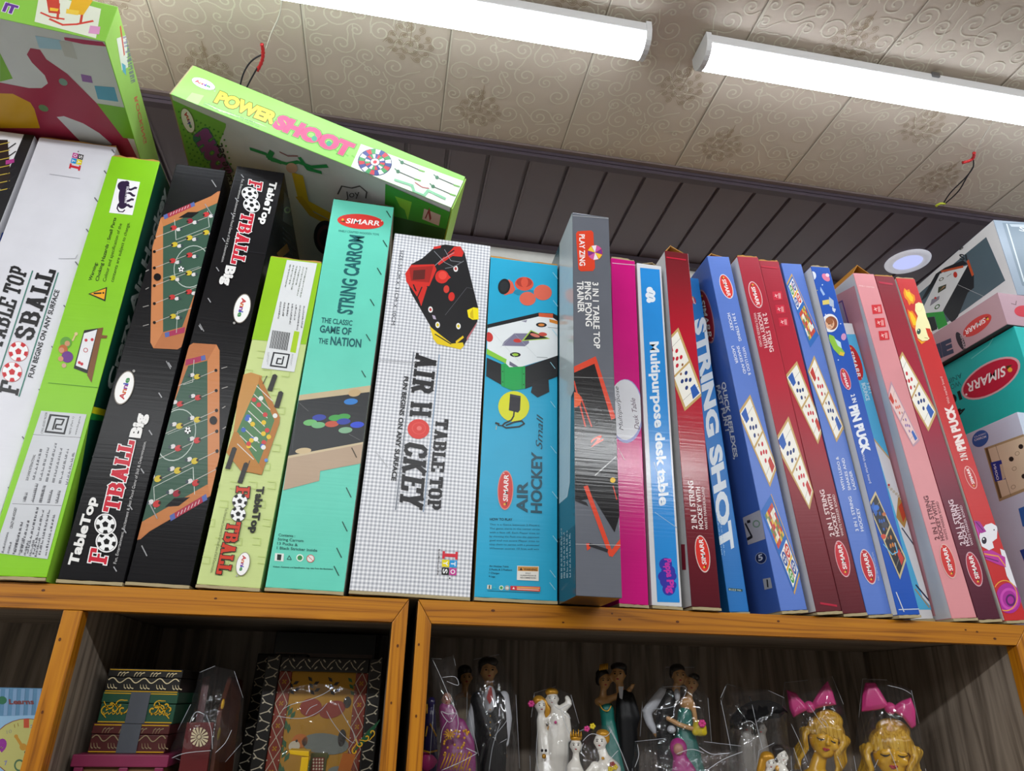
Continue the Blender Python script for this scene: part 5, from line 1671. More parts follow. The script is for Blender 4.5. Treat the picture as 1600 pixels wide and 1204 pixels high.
# ---- tilted power-shoot box
root, F, U, Rr, Lf = lying('dart_game_box', 'long green box lying tilted on top, a dartboard printed on its edge', (-.364, -.052, .6690), 2.7, -1.1, 16.3, .426, .31, .065, ('#8fd060', '#c8bc94', '#9ac85a', '#d2cec0', '#c9cbcc'))
f = MB(); f.box((-.003, .002, .001), (-.0004, .30, .066), CREAM); f.build('end_flap', root)
f = MB(); f.box((.4265, .002, .0), (.4285, .30, .063), simple('flap_green', '#a4d05c', 0.5, 0.3)); f.build('end_flap', root)
F.z(250, 90, 3.2)
F.part('front_print')
F.poly([(160, 175), (220, 190), (180, 250), (110, 230)], '#a8dc80')
F.poly([(300, 270), (500, 330), (540, 350), (300, 260), (220, 225)], '#c4e8a8')
for k in range(9):
    x = 560 + k * 50
    F.line([(x, 330 + k * 20), (x + 30, 352 + k * 20)], 8, '#78bc4c')
F.poly([(1005, 432), (1530, 622), (1450, 775), (955, 545)], '#e6eee2')
F.part('title_lettering')
F.text('POWER', (275, 220), (560, 330), (300, 165), '#e8d43c', bold=.06, shear=.1, outline='#6a6a1c', ow=.05)
F.text('SHOOT', (568, 345), (935, 492), (610, 285), '#d84a78', bold=.08, outline='#6aa84c', ow=.05)
F.circ((772, 405), 14, '#3a9a78'); F.circ((845, 430), 14, '#3a9a78')
F.greek((216, 238), (505, 356), (224, 218), 2, '#7a9a6c', 6, .9, .9)
F.z(0, 0, 1)
annie(F, (318, 131), (17.5, 7), (3, -6.5))
F.z(250, 90, 3.2)
F.part('dartboard_picture')
F.ell((1075, 523), (80, 28), (-30, 62), '#3c4468')
for k in range(20):
    t0, t1 = 2 * PI * k / 20, 2 * PI * (k + 1) / 20
    for r0, r1, sh in ((.95, .62, 0), (.58, .3, 1)):
        e = lambda t, r: (1075 + 80 * math.cos(t) * r - 30 * math.sin(t) * r, 523 + 28 * math.cos(t) * r + 62 * math.sin(t) * r)
        F.poly([e(t0, r0), e(t1, r0), e(t1, r1), e(t0, r1)], ('#c84048', '#4a9a5c', '#e4e8e4', '#44508c')[(k + sh) % 4])
F.ell((1075, 523), (20, 7), (-8, 16), '#e4e8e4'); F.ell((1075, 523), (9, 3), (-4, 8), '#c84048')
F.part('dart_picture')
for x, y in ((1210, 525), (1190, 570), (1385, 600), (1365, 645)):
    F.line([(x, y), (x + 100, y + 43)], 4, '#3c4640'); F.circ((x, y), 9, '#4a7a5c'); F.line([(x - 16, y - 14), (x, y)], 5, '#4a7a5c'); F.line([(x + 85, y + 38), (x + 112, y + 46)], 8, '#7ab45c')
F.line([(1175, 612), (1260, 640), (1270, 672), (1320, 690), (1340, 665), (1425, 706)], 13, '#8cc8a0'); F.line([(1275, 625), (1310, 648), (1345, 655)], 4, '#b84a58')
F.end()
U.z(250, 90, 3.2)
U.part('underside_print')
U.poly([(50, 205), (330, 330), (320, 560), (40, 560)], '#7cb84c'); U.poly([(330, 345), (300, 420), (290, 560), (420, 560), (420, 380)], '#c9cbcc')
for i in range(11):
    for j in range(9):
        U.circ((95 + i * 22 + j * 8, 270 + j * 30 + i * 11), 5, '#4f8f3c')
U.poly([(1128, 630), (1460, 775), (1420, 910), (1120, 900)], '#3f9a34'); U.poly([(1175, 690), (1260, 720), (1240, 810), (1225, 760), (1200, 740)], '#86c83c'); U.poly([(1128, 780), (1450, 860), (1400, 960), (1120, 900)], '#2a5c2c')
U.part('title_lettering')
U.text('SHOOT', (175, 395), (300, 600), (235, 350), '#8a4a8c', bold=.1, outline='#3c7a6a', ow=.05)
U.text('Game Set', (372, 640), (312, 430), (330, 640), '#33333a', bold=.02)
U.part('archer_picture')
U.line([(455, 455), (530, 480), (560, 510), (640, 530), (690, 520), (760, 545), (835, 540)], 15, '#2c8a4c'); U.line([(560, 470), (545, 500), (600, 520)], 20, '#2c8a4c'); U.line([(700, 500), (740, 555), (805, 572)], 16, '#2c8a4c')
U.line([(600, 470), (640, 490), (690, 490)], 5, '#8a4a4a')
U.line([(690, 590), (720, 720), (850, 790)], 44, '#d8b42c'); U.ell((660, 550), (28, 8), (-6, 24), '#c8a088')
U.line([(700, 700), (760, 780), (860, 830)], 30, '#c8a02c'); U.ell((830, 900), (60, 20), (-10, 80), '#25252a'); U.ell((830, 900), (44, 14), (-8, 60), '#5a3c3c', ring=.3)
U.line([(890, 680), (910, 640), (960, 650), (1000, 640), (1035, 670), (1030, 700)], 5, '#4a4a4a'); U.text('Joy', (930, 700), (1000, 690), (925, 665), '#4a4a4a')
U.part('age_mark'); U.poly([(1322, 752), (1405, 785), (1395, 838), (1312, 805)], '#c8b0a8'); U.text('7', (1350, 815), (1370, 770), (1325, 795), '#8a3c3c', bold=.03)
U.z(0, 0, 1); annie(U, (294, 188), (6, 18), (-8, 2)); U.end()

# ---- green rocker box at the upper corner
root, F, U, Rr, Lf = lying('toy_rocker_box', 'big green-edged box lying on the tall white box, red rocking chair on its edge', (-.745, -.2115, .6150), 5.3, 0, 0, .350, .46, .062, ('#8cc84c', '#8cc84c', '#a4d468', '#d2cec0', '#d4d6d8'))
F.part('front_print')
F.poly([(62, -12), (158, 14), (150, 60), (54, 34)], '#e4ead8'); F.poly([(141, 40), (157, 42), (155, 54), (138, 52)], '#dc9cc8')
F.part('rocking_chair_picture')
F.line([(64, 20), (80, 27), (100, 30)], 3, '#d8483c'); F.line([(78, 30), (98, 39), (120, 38), (145, 33)], 3.4, '#d8483c')
F.poly([(72, -4), (92, -4), (94, 22), (76, 20)], '#cc4638'); F.poly([(114, -4), (146, 0), (130, 24), (106, 20)], '#e8b42c'); F.poly([(104, 14), (124, 17), (122, 24), (103, 21)], '#f0cc4c'); F.line([(92, 6), (90, 30)], 3, '#cc4638'); F.line([(128, 24), (126, 36)], 3, '#cc4638'); F.poly([(78, 12), (92, 14), (90, 18), (78, 17)], '#f0c43c')
F.part('title_lettering'); F.text('IT', (5, 17), (26, 23), (7, 3), '#6a3a9a', bold=.06, shear=.2, outline='#e8e0f0'); F.end()
U.z(0, 0, 4)
U.part('underside_print')
U.poly([(0, 330), (80, 490), (0, 510)], '#7cb82c'); U.poly([(220, 222), (380, 250), (385, 310), (245, 300)], '#a8cce0')
U.poly([(-400, 510), (0, 515), (180, 550), (260, 550), (300, 520), (280, 470), (200, 390), (168, 340), (190, 300), (250, 310), (290, 370), (420, 460), (600, 640), (700, 740), (800, 870), (870, 1010), (300, 1010), (-400, 1010)], '#a8304c')
U.poly([(355, 730), (400, 725), (520, 770), (620, 830), (700, 900), (620, 1000), (470, 850)], '#d4d6d8')
U.poly([(-60, 580), (80, 585), (190, 640), (215, 680), (250, 800), (-60, 800)], '#d8a41c')
U.poly([(505, 462), (570, 475), (580, 518), (515, 508)], '#9a6ab0'); U.poly([(590, 535), (715, 545), (740, 635), (612, 618)], '#5aa8cc')
U.poly([(605, 645), (778, 672), (850, 870), (770, 860)], '#7cb82c'); U.ell((395, 512), (26, 14), (-8, 18), '#7a9a8c'); U.ell((272, 675), (30, 12), (-6, 18), '#6a8a5c'); U.poly([(400, 232), (640, 262), (665, 290), (520, 275), (405, 250)], '#b8305c')
U.part('tape_strip'); U.poly([(370, 255), (450, 262), (485, 370), (405, 350)], '#c4c4c0')
U.z(0, 0, 1); U.end()
Rr.part('end_print')
Rr.poly([(182, 60), (197, 55), (200, 105), (190, 110)], '#e8ece0'); Rr.poly([(190, 98), (196, 102), (197, 118), (192, 112)], '#5ab0c8'); Rr.line([(188, 42), (194, 85)], 3, '#d85a4c')
Rr.greek((200, 55), (213, 130), (190, 58), 1, '#6a5a9c', 4, 1.2, .95); Rr.text('ROCKING', (214, 150), (229, 222), (209, 153), '#d8705c', bold=.02); Rr.end()


# ================================================================== STACK OF LYING BOXES AT THE END
def stacked(name, label, x, y, z, w, d, h, yaw, mats, cls='m'):
    return lying(name, label, (x, y, z), yaw, 0, 0, w, d, h, mats, cls)


root, F, U, Rr, Lf = stacked('carrom_game_box', 'pale blue box standing under the turquoise one, a wooden carrom board pictured on its side', .965, .01, .0005, .24, .335, .3265, 0, ('#c4cfe0', '#c8d2e4', '#c8d2e4', '#c0a878', '#c8d2e4'))
Lf.z(1430, 500, 4.012)
Lf.part('badge_print'); Lf.ell((408, 742), (52, -18), (6, 50), '#3a62a8'); Lf.text('CLASSIC', (372, 738), (446, 712), (370, 728), '#dce4f0', bold=.01); Lf.text('CARROM', (372, 758), (446, 735), (370, 744), '#dce4f0', bold=.02)
Lf.part('board_picture')
Lf.poly([(432, 802), (860, 650), (960, 960), (528, 1136)], '#a8946c'); Lf.poly([(446, 812), (850, 668), (940, 950), (538, 1112)], '#d8c8aa')
Lf.poly([(440, 805), (455, 800), (545, 1112), (530, 1118)], '#6a5638'); Lf.line([(505, 785), (600, 1098)], 2.5, '#5c4c34')
Lf.poly([(474, 892), (540, 876), (568, 996), (502, 1012)], '#2c3a90'); Lf.poly([(530, 905), (545, 900), (566, 990), (548, 1000)], '#c8b89c')
Lf.text('OONN', (512, 1002), (490, 905), (528, 998), '#e4e8f0', bold=.02)
for p in ((663, 792), (603, 870), (682, 978)):
    Lf.ell(p, (15, -3), (3, 15), '#2a2622')
for p in ((640, 835), (622, 930), (616, 1045)):
    Lf.ell(p, (14, -6), (4, 12), '#8c7c60', ring=.2)
Lf.z(1400, 660, 3.76)
Lf.part('blue_blocks'); Lf.poly([(720, 505), (860, 450), (900, 620), (745, 610)], '#2f68b4'); Lf.poly([(728, 750), (880, 700), (900, 820), (760, 830)], '#28489c')
Lf.z(0, 0, 1); Lf.end()

root, F, U, Rr, Lf = stacked('wooden_board_box', 'bright turquoise box lying in the end stack with a large upside-down red oval', .992, -.006, .3275, .30, .35, .150, 0, ('#2ab4b0', '#24bab4', '#24bab4', '#24bab4', '#1c1c22'))
brand_oval(Lf, (1546, 591.5), (-41, 19.5), (3, 23), red='#c0223e', rim='#dcb0b4')
Lf.part('side_lettering')
Lf.text('WOODEN', (1500, 594), (1462, 612), (1502, 602), '#146a68'); Lf.text('ANIMAL', (1502, 582), (1466, 600), (1504, 590), '#146a68')
Lf.text('10', (1499, 611), (1482, 620), (1503, 624), '#14201e', bold=.05); Lf.text('4', (1506, 636), (1496, 640), (1508, 645), '#14201e', bold=.06)
Lf.part('crease_lines'); Lf.line([(1518, 560), (1545, 540), (1552, 528)], 1.2, '#6ad4cc'); Lf.end()

root, F, U, Rr, Lf = stacked('air_hockey_game_box', 'flat dusty pink box with upside-down oval badge, under the topmost stacked box', .980, -.006, .4795, .30, .35, .062, 0, ('#b0909a', '#bf9ea4', '#bf9ea4', '#bf9ea4', '#5a4c50'))
brand_oval(Lf, (1526.5, 508.5), (-21.5, 14), (3, 11), red='#d04440')
Lf.part('dark_badge'); Lf.ell((1501, 532.5), (6, 14), (5, -2), '#2c2430'); Lf.text('SIMARR', (1500, 523), (1506, 545), (1503.5, 522), '#c0b0b4', bold=.02)
Lf.part('side_lettering'); Lf.text('IE', (1468, 558), (1488, 550), (1464, 537), '#38405c', bold=.07)
Lf.end()
F.part('brand_logo'); F.ell((1599, 486), (14, 1), (-1, 9), '#c03040'); F.line([(1580, 474), (1587, 476), (1588, 470)], 1, '#6a5058'); F.end()

root, F, U, Rr, Lf = stacked('air_hockey_game_box', 'white box with grey-blue panel and hockey table, topmost in the end stack', 1.022, -.004, .5432, .30, .33, .158, -5, ('#8d9aa8', '#e0e0e0', '#e0e0e0', '#d8d8d8', '#b8b0a0'))
Lf.z(1390, 330, 5.233)
Lf.part('cover_picture')
Lf.poly([(790, 210), (946, 566), (500, 890), (330, 985), (170, 1060), (170, 740), (260, 655), (600, 365)], '#54666f')
Lf.poly([(640, 440), (690, 525), (690, 625), (640, 665), (560, 860), (515, 912), (490, 890), (445, 830), (440, 800)], '#26282c')
Lf.poly([(380, 510), (450, 462), (600, 400), (640, 430), (430, 500), (300, 700), (250, 740)], '#26282c')
Lf.poly([(412, 510), (640, 440), (435, 815), (400, 850), (300, 835), (268, 800)], '#dfe2e2')
Lf.line([(425, 492), (600, 452)], 14, '#c8562e'); Lf.line([(640, 405), (680, 520)], 20, '#c8562e')
Lf.poly([(300, 832), (440, 818), (475, 925), (398, 968), (370, 858), (305, 868)], '#2ea03c'); Lf.poly([(300, 868), (365, 862), (392, 962), (350, 980), (318, 940)], '#1f2326')
Lf.ell((538, 518), (16, -4), (4, 24), '#c8382c'); Lf.poly([(345, 720), (410, 690), (405, 720), (330, 775)], '#8c8894'); Lf.poly([(395, 670), (400, 620), (465, 595), (460, 630)], '#3c4430'); Lf.poly([(410, 650), (440, 615), (460, 610)], '#c08a6c')
Lf.ell((424, 555), (20, -10), (2, 12), '#5a5a40', ring=.4); Lf.ell((390, 780), (22, -14), (4, 16), '#3c6a34', ring=.4); Lf.line([(470, 535), (505, 510)], 4, '#6c6c6c'); Lf.circ((375, 708), 9, '#c8382c')
Lf.line([(560, 600), (770, 695)], 2, '#c8cccc')
Lf.text('SI', (578, 395), (636, 400), (570, 345), '#2c3034', bold=.03); Lf.text('e', (575, 320), (605, 300), (568, 300), '#2c3034', bold=.02)
Lf.z(0, 0, 1); Lf.end()
F.part('front_print'); F.poly([(1566, 348), (1640, 350), (1640, 460), (1597, 446)], '#73828e'); F.poly([(1577, 350), (1640, 352), (1640, 356), (1580, 354)], '#aeb8c0'); F.text('S', (1592, 360), (1602, 362), (1593, 353), '#d8dce0'); F.line([(1573, 350), (1600, 440)], 2, '#c0c8cc'); F.end()

# ================================================================== THINGS INSIDE THE CABINETS
CUB = -.4195            # top of the cabinets' upper shelf board


class Blob:
    """one continuous surface grown from tapered limbs and rounded masses (given in picture points on the depth plane the thing stands on)"""

    def __init__(self, y, o):
        self.y, self.o, self.mb = y, Vector(o), MB()
        n = Vector((o[0] - CAM.x, o[1] - CAM.y, 0))
        self.d = n.length
        self.n = n.normalized()              # the thing faces the shop floor along this line
        self.az = math.atan2(-self.n.x, self.n.y)
        rot = Matrix.Rotation(self.az, 3, 'Z')
        self.rz = rot
        px0 = 800 + FPX * (Vector(o) - CAM).dot(RIGHT) / (Vector(o) - CAM).dot(FWD)
        self.k = (self.hit(px0 + 1, 1150, 0) - self.hit(px0, 1150, 0)).length

    def hit(self, x, yy, dy):
        r = ray(x, yy)
        return CAM + r * ((self.d + dy) / r.dot(self.n))

    def p(self, x, yy, dy=0.0):
        if yy > 1200:                      # below the picture's edge things go on straight down
            x += (x - 852.3) / 3009.7 * (yy - 1200)
        return self.hit(x, yy, dy) - self.o

    def limb(self, pts, m):
        """pts: (px, py, r px[, depth offset in m])"""
        P_, R_ = [], []
        for i, q in enumerate(pts):
            P_.append(self.p(q[0], q[1], q[3] if len(q) > 3 else 0.0)); R_.append(q[2] * self.k)
        P2, R2 = [], []
        for i in range(len(P_) - 1):
            for j in range(5):
                t = j / 5
                P2.append(P_[i].lerp(P_[i + 1], t)); R2.append(R_[i] * (1 - t) + R_[i + 1] * t)
        P2.append(P_[-1]); R2.append(R_[-1])
        self.mb.tube(P2, R2, m, 12)
        self.mb.ball(P2[0], R2[0], m, 12, 8); self.mb.ball(P2[-1], R2[-1], m, 12, 8)

    def mass(self, x, yy, rx, rz, m, ry=None, dy=0.0, rot=0.0):
        mt = self.rz @ Matrix.Rotation(rot, 3, 'Y')
        self.mb.ball(self.p(x, yy, dy), (rx * self.k, (ry if ry else (rx + rz) / 2) * self.k, rz * self.k), m, 18, 12, mt)

    def build(self, name, parent, voxel=.0014, smooth=4):
        self.mb.v = [(v[0], v[1], max(v[2], .0032)) for v in self.mb.v]
        o = self.mb.build(name, parent)
        md = o.modifiers.new('remesh', 'REMESH'); md.mode = 'VOXEL'; md.voxel_size = voxel; md.use_smooth_shade = True
        if smooth:
            s = o.modifiers.new('smooth', 'SMOOTH'); s.factor = .5; s.iterations = smooth
        return o


def foot(y, x=.3):
    """picture row of the cabinet's shelf board at x, y"""
    v = Vector((x, y, CUB)) - CAM
    return 602 - FPX * v.dot(UP) / v.dot(FWD)


SKIN = simple('figurine_skin', '#b98a55', 0.3, 0.5, coat=.3); WHITEP = simple('figurine_white_glaze', '#e4e0d6', 0.22, 0.5, coat=.4)
HAIRD = simple('figurine_dark_hair', '#1c1614', 0.35, 0.4); GOLD = simple('figurine_gold_paint', '#c8901c', 0.3, 0.5, 0.3); BLACKP = simple('figurine_black_paint', '#0e0e10', 0.42, 0.25)
SHIRT = simple('figurine_shirt', '#bdbfc4', 0.35, 0.4); REDP = simple('figurine_red_paint', '#8c2220', 0.35, 0.4); TEAL = simple('figurine_teal_paint', '#1c6a60', 0.35, 0.4)
PINKP = simple('figurine_pink_paint', '#c83a80', 0.35, 0.4); YELP = simple('figurine_yellow_paint', '#d0b824', 0.35, 0.4); PURP = simple('figurine_plum_paint', '#84306c', 0.35, 0.4); INKY = simple('figurine_indigo_paint', '#241c48', 0.25, 0.5)
EYEM = simple('figurine_eye_paint', '#1a1412', 0.4, 0.3); LIPM = simple('figurine_lip_paint', '#a82c34', 0.3, 0.4); GREYP = simple('figurine_grey_paint', '#7a756e', 0.4, 0.4)


def face_marks(t, B, x, y, r, m_eye=EYEM, m_lip=LIPM, turn=0.0, brow=True):
    """eyes, brows and mouth on a figurine head centred at x, y with half width r"""
    f = -r * B.k
    e = MB()
    for s in (-1, 1):
        ex = x + (s * .36 + turn * .42) * r
        d = f * (math.sqrt(max(0.05, 1 - (s * .36 + turn * .42) ** 2)) * .98)
        e.ball(B.p(ex, y - .08 * r, d), (.13 * r * B.k, .1 * r * B.k, .09 * r * B.k), m_eye, 8, 6)
        if brow:
            e.tube([B.p(ex - .2 * r, y - .3 * r, d), B.p(ex, y - .38 * r, d), B.p(ex + .2 * r, y - .3 * r, d)], .035 * r * B.k, m_eye, 5)
    e.build('painted_eyes', t)
    l = MB(); l.ball(B.p(x + turn * .42 * r, y + .58 * r, f * .86), (.2 * r * B.k, .1 * r * B.k, .1 * r * B.k), m_lip, 8, 6); l.build('painted_lips', t)


def head(B, x, y, r, m, turn=0.0):
    B.mass(x, y, r * .86, r * 1.12, m, r * .95)
    B.mass(x + turn * .3 * r, y + .55 * r, r * .6, r * .6, m, r * .7, -.1 * r * B.k)
    B.mass(x + turn * .55 * r, y + .15 * r, r * .13, r * .26, m, r * .2, -r * .93 * B.k)       # nose
    for s in (-1, 1):
        B.mass(x + s * r * .86, y + .1 * r, r * .14, r * .26, m, r * .2)


def bag(t, B, outline, depth, name='cellophane_bag', seed=1):
    """a thin clear bag round a thing: front and back sheets that meet at crumpled edges"""
    rr = random.Random(seed)
    m = cellophane()
    pts = [(x, y) for x, y in outline]
    ring = []
    n = len(pts)
    for i in range(n):
        for j in range(4):
            a, b = pts[i], pts[(i + 1) % n]
            ring.append((a[0] + (b[0] - a[0]) * j / 4 + rr.uniform(-1.2, 1.2), a[1] + (b[1] - a[1]) * j / 4 + rr.uniform(-1.2, 1.2)))
    cx = sum(p[0] for p in ring) / len(ring); cy = sum(p[1] for p in ring) / len(ring)
    q = MB()
    K = 7
    for side in (-1, 1):
        rings = []
        for k in range(K + 1):
            s = 1 - k / K
            dz = side * depth * math.sqrt(max(0.0, 1 - s * s))
            rings.append([B.p(cx + (p[0] - cx) * s, cy + (p[1] - cy) * s, dz + (rr.uniform(-1, 1) * .0035 if 0 < k else 0)) for p in ring])
        N_ = len(ring)
        vs = [v for rg in rings for v in rg]
        fs = [(k * N_ + i, k * N_ + (i + 1) % N_, (k + 1) * N_ + (i + 1) % N_, (k + 1) * N_ + i) for k in range(K) for i in range(N_)]
        q.add(vs, fs, m, rr.random() < 2)
    o = q.build(name, t)
    # heat-sealed seam and sharp folds that catch the light
    s = MB()
    fold = simple('cellophane_fold', '#b9bcc2', 0.15, 0.6)
    for i in range(0, n, 2):
        a, b = pts[i], pts[(i + 1) % n]
        s.tube([B.p(a[0], a[1], 0), B.p(b[0], b[1], 0)], .00028, fold, 5)
    s.build('bag_seam', o)
    t['bag'] = o.name
    return o


def fold_lines(t, B, lines, dy):
    s = MB()
    fold = simple('cellophane_fold', '#b9bcc2', 0.15, 0.6)
    for ln in lines:
        s.tube(smooth_pts([B.p(x, y, dy) for x, y in ln], 5), [.00035 if 0 < i < 99 else .0001 for i in range((len(ln) - 1) * 5 + 1)], fold, 5)
    s.build('bag_crease', bpy.data.objects[t['bag']] if 'bag' in t.keys() else t)


def figure(name, label, cat, px, y, group=None):
    a = on_y(px, 1150, y)
    fz = foot(y, a.x)
    o = Vector((a.x, y, CUB))
    t = thing(name, label, cat, o, None, group)
    t['cub'] = 1
    return t, (lambda: Blob(y, o)), fz


# ---- groom figurine
t, NB, fz = figure('groom_figurine', 'wrapped groom figurine in black waistcoat, white sleeves and dark red tie', 'figurine', 768, .15)
B = NB(); head(B, 763, 1047, 15, SKIN, .25); B.limb([(763, 1060, 7), (764, 1078, 8)], SKIN); B.limb([(787, 1160, 6), (786, 1176, 5)], SKIN); B.limb([(735, 1160, 5.5), (737, 1174, 5)], SKIN)
for k in range(5):
    B.limb([(782 + k * 2.2, 1176, 1.6), (782 + k * 2.4, 1184 - abs(k - 2), 1.3)], SKIN)
B.build('head_and_hands', t)
face_marks(t, B, 763, 1047, 14, turn=.3)
B = NB(); B.mass(761, 1036, 15, 11, HAIRD, 15, .003); B.mass(753, 1043, 7, 12, HAIRD, 12, .004); B.mass(768, 1034, 11, 8, HAIRD, 11, -.002); B.build('hair', t)
B = NB(); B.limb([(749, 1094, 15), (767, 1140, 25), (768, 1180, 24), (768, 1215, 22)], BLACKP); B.limb([(780, 1094, 13), (775, 1150, 20)], BLACKP); B.limb([(760, 1215, 16), (757, 1300, 13), (757, fz - 8, 11)], BLACKP); B.limb([(778, 1215, 16), (780, 1300, 13), (780, fz - 8, 11)], BLACKP); B.build('waistcoat_and_trousers', t, .0018)
B = NB(); B.mass(765, 1092, 10, 20, SHIRT, 12, -.0125); B.limb([(787, 1088, 9), (792, 1122, 8.5), (789, 1160, 6.5)], SHIRT); B.limb([(744, 1092, 8), (737, 1125, 8), (735, 1160, 6)], SHIRT); B.build('shirt', t)
m = MB(); m.prism([B.p(764, 1073, -.0235), B.p(768, 1073, -.0235), B.p(770, 1090, -.025), B.p(765, 1100, -.025), B.p(760, 1090, -.025)], (0, -.0015, 0), REDP); m.build('tie', t)
m = MB()
for k in range(5):
    m.ball(B.p(766, 1108 + k * 10, -.0225), .0009, GOLD, 8, 6)
m.build('buttons', t)
bag(t, B, [(740, 1030), (780, 1022), (806, 1085), (812, 1200), (806, 1280), (740, 1285), (728, 1190), (730, 1080)], .036, seed=3)
fold_lines(t, B, [[(772, 1150), (790, 1128), (792, 1120)], [(764, 1205), (770, 1165), (782, 1128)], [(781, 1160), (792, 1154)]], -.034)

# ---- bride figurine behind the groom
t, NB, fz = figure('bride_figurine', 'dark-haired bride figurine half hidden behind the groom in the black waistcoat', 'figurine', 722, .215)
B = NB(); head(B, 728, 1058, 11, SKIN, .3); B.limb([(727, 1068, 5), (726, 1082, 6)], SKIN); B.mass(724, 1090, 15, 8, SKIN, 9); B.build('head_and_shoulders', t); face_marks(t, B, 728, 1058, 11, turn=.3)
B = NB(); B.mass(726, 1048, 12, 10, HAIRD, 12, .002); B.mass(720, 1056, 6, 12, HAIRD, 9, .004); B.build('hair', t)
B = NB(); B.limb([(724, 1098, 13), (722, 1130, 10), (720, 1180, 18), (716, 1300, 30), (715, fz - 26, 30)], simple('figurine_ivory_paint', '#b8a88c', .4, .4)); B.build('dress', t, .002)

# ---- plum gown doll in a pointed clear bag
t, NB, fz = figure('plum_doll', 'plum-gowned doll with gold trim in a pointed clear bag beside the cabinet upright', 'doll', 705, .075)
B = NB(); B.limb([(702, 1112, 12), (706, 1130, 14), (712, 1175, 26), (712, 1250, 36), (710, fz - 30, 38)], PURP); B.limb([(694, 1106, 9), (700, 1150, 12)], PURP); B.limb([(720, 1130, 8), (733, 1160, 9), (735, 1200, 9)], PURP)
B.build('gown', t, .0018)
B = NB(); head(B, 698, 1092, 9, simple('doll_tan', '#a87a6a', .4, .4), .1); B.build('head', t, .0012); face_marks(t, B, 698, 1092, 8.5)
m = MB()
rr = random.Random(9)
for k in range(34):
    x, y = 690 + rr.uniform(0, 44), 1140 + rr.uniform(0, 62)
    m.ball(B.p(x, y, -.026 - rr.uniform(0, .006)), (.0016, .001, .0016), GOLD, 6, 5)
for k in range(9):
    x = 688 + k * 5
    m.tube([B.p(x, 1200 + k * .6, -.034), B.p(x + 6, 1186, -.036), B.p(x + 9, 1176, -.033)], .0008, GOLD, 5)
for k in range(10):
    a_ = k * .63
    m.tube([B.p(702, 1147, -.03), B.p(702 + 9 * math.cos(a_), 1147 + 8 * math.sin(a_), -.031)], .0009, GOLD, 5)
m.build('gold_trim', t)
bag(t, B, [(674, 1028), (690, 1029), (708, 1023), (712, 1040), (732, 1110), (748, 1180), (756, 1290), (678, 1290), (672, 1180), (678, 1100)], .044, seed=5)
fold_lines(t, B, [[(676, 1030), (690, 1060), (702, 1088), (714, 1113)], [(690, 1058), (711, 1057), (716, 1070), (698, 1064)], [(714, 1113), (700, 1115), (689, 1111), (702, 1128), (714, 1113)], [(714, 1113), (716, 1130), (713, 1146)], [(746, 1176), (720, 1190), (690, 1203)], [(746, 1176), (728, 1168)], [(700, 1124), (691, 1140), (688, 1160)]], -.042)

# ---- indigo beaded doll squeezed against the upright
t, NB, fz = figure('indigo_doll', 'dark indigo doll with gold bands squeezed between the pine upright and the plum doll', 'doll', 668, .12)
B = NB(); B.limb([(673, 1112, 8), (672, 1130, 10), (673, 1170, 11), (675, 1200, 11), (677, fz - 14, 11)], INKY); B.mass(674, 1097, 7, 9, INKY); B.build('body', t, .0016)
m = MB(); m.tube([B.p(660, 1172, -.011), B.p(671, 1175, -.013), B.p(683, 1172, -.011)], .0012, GOLD); m.tube([B.p(668, 1134, -.012), B.p(665, 1150, -.013)], .001, GOLD); m.tube([B.p(672, 1130, -.012), B.p(682, 1150, -.012)], .001, GOLD); m.tube([B.p(667, 1100, -.006), B.p(667, 1114, -.010)], .001, GOLD)
m.build('gold_band', t)
B = NB(); B.limb([(670, 1186, 14), (670, 1190, 15)], PINKP); B.build('pink_sash', t, .0016)


# ---- white glazed couples
def white_woman(B, x, y, r, lean=0):
    head(B, x, y, r, WHITEP, .2)


t, NB, fz = figure('couple_statuette', 'white glazed couple statuette with golden hair and a pink flower, wrapped in clear film', 'statuette', 860, .15, None)
B = NB(); head(B, 845, 1102, 10, WHITEP, .35); head(B, 863, 1091, 11, WHITEP, -.1)
B.limb([(846, 1112, 5), (845, 1124, 7), (848, 1150, 9), (852, 1175, 13), (856, 1210, 22), (858, 1300, 28), (860, fz - 24, 28)], WHITEP); B.limb([(866, 1102, 6), (872, 1118, 14), (872, 1150, 17), (870, 1190, 19), (868, fz - 20, 22)], WHITEP)
B.limb([(880, 1106, 7), (890, 1098, 5), (886, 1090, 4)], WHITEP); B.limb([(847, 1128, 5), (862, 1118, 4.5), (872, 1110, 4)], WHITEP); B.limb([(884, 1120, 7), (888, 1150, 6.5), (872, 1172, 6), (850, 1178, 5), (846, 1174, 4)], WHITEP); B.build('figures', t)
face_marks(t, B, 845, 1102, 9.5, turn=.4); face_marks(t, B, 863, 1091, 10)
B = NB(); B.mass(842, 1094, 10, 8, GOLD, 10, .002); B.limb([(851, 1096, 5), (856, 1108, 5), (854, 1122, 4)], GOLD); B.mass(862, 1081, 11, 7, GOLD, 11, .001); B.limb([(861, 1134, 5), (857, 1150, 7), (853, 1160, 6)], GOLD); B.build('golden_hair', t)
m = MB()
for k in range(6):
    m.ball(B.p(830 + 3 * math.cos(k * 1.05), 1099 + 3 * math.sin(k * 1.05), -.005), .0022, PINKP, 8, 6)
m.ball(B.p(868, 1128, -.016), .002, PINKP, 8, 6)
m.build('pink_flower', t)
m = MB(); m.ball(B.p(847, 1172, -.02), .0018, EYEM, 8, 6); m.ball(B.p(853, 1172, -.02), .0018, EYEM, 8, 6); m.ball(B.p(850, 1181, -.02), .003, GOLD, 8, 6); m.build('painted_buttons', t)
bag(t, B, [(835, 1082), (868, 1072), (892, 1085), (905, 1130), (912, 1200), (900, 1290), (832, 1290), (828, 1180), (830, 1120)], .04, seed=7)
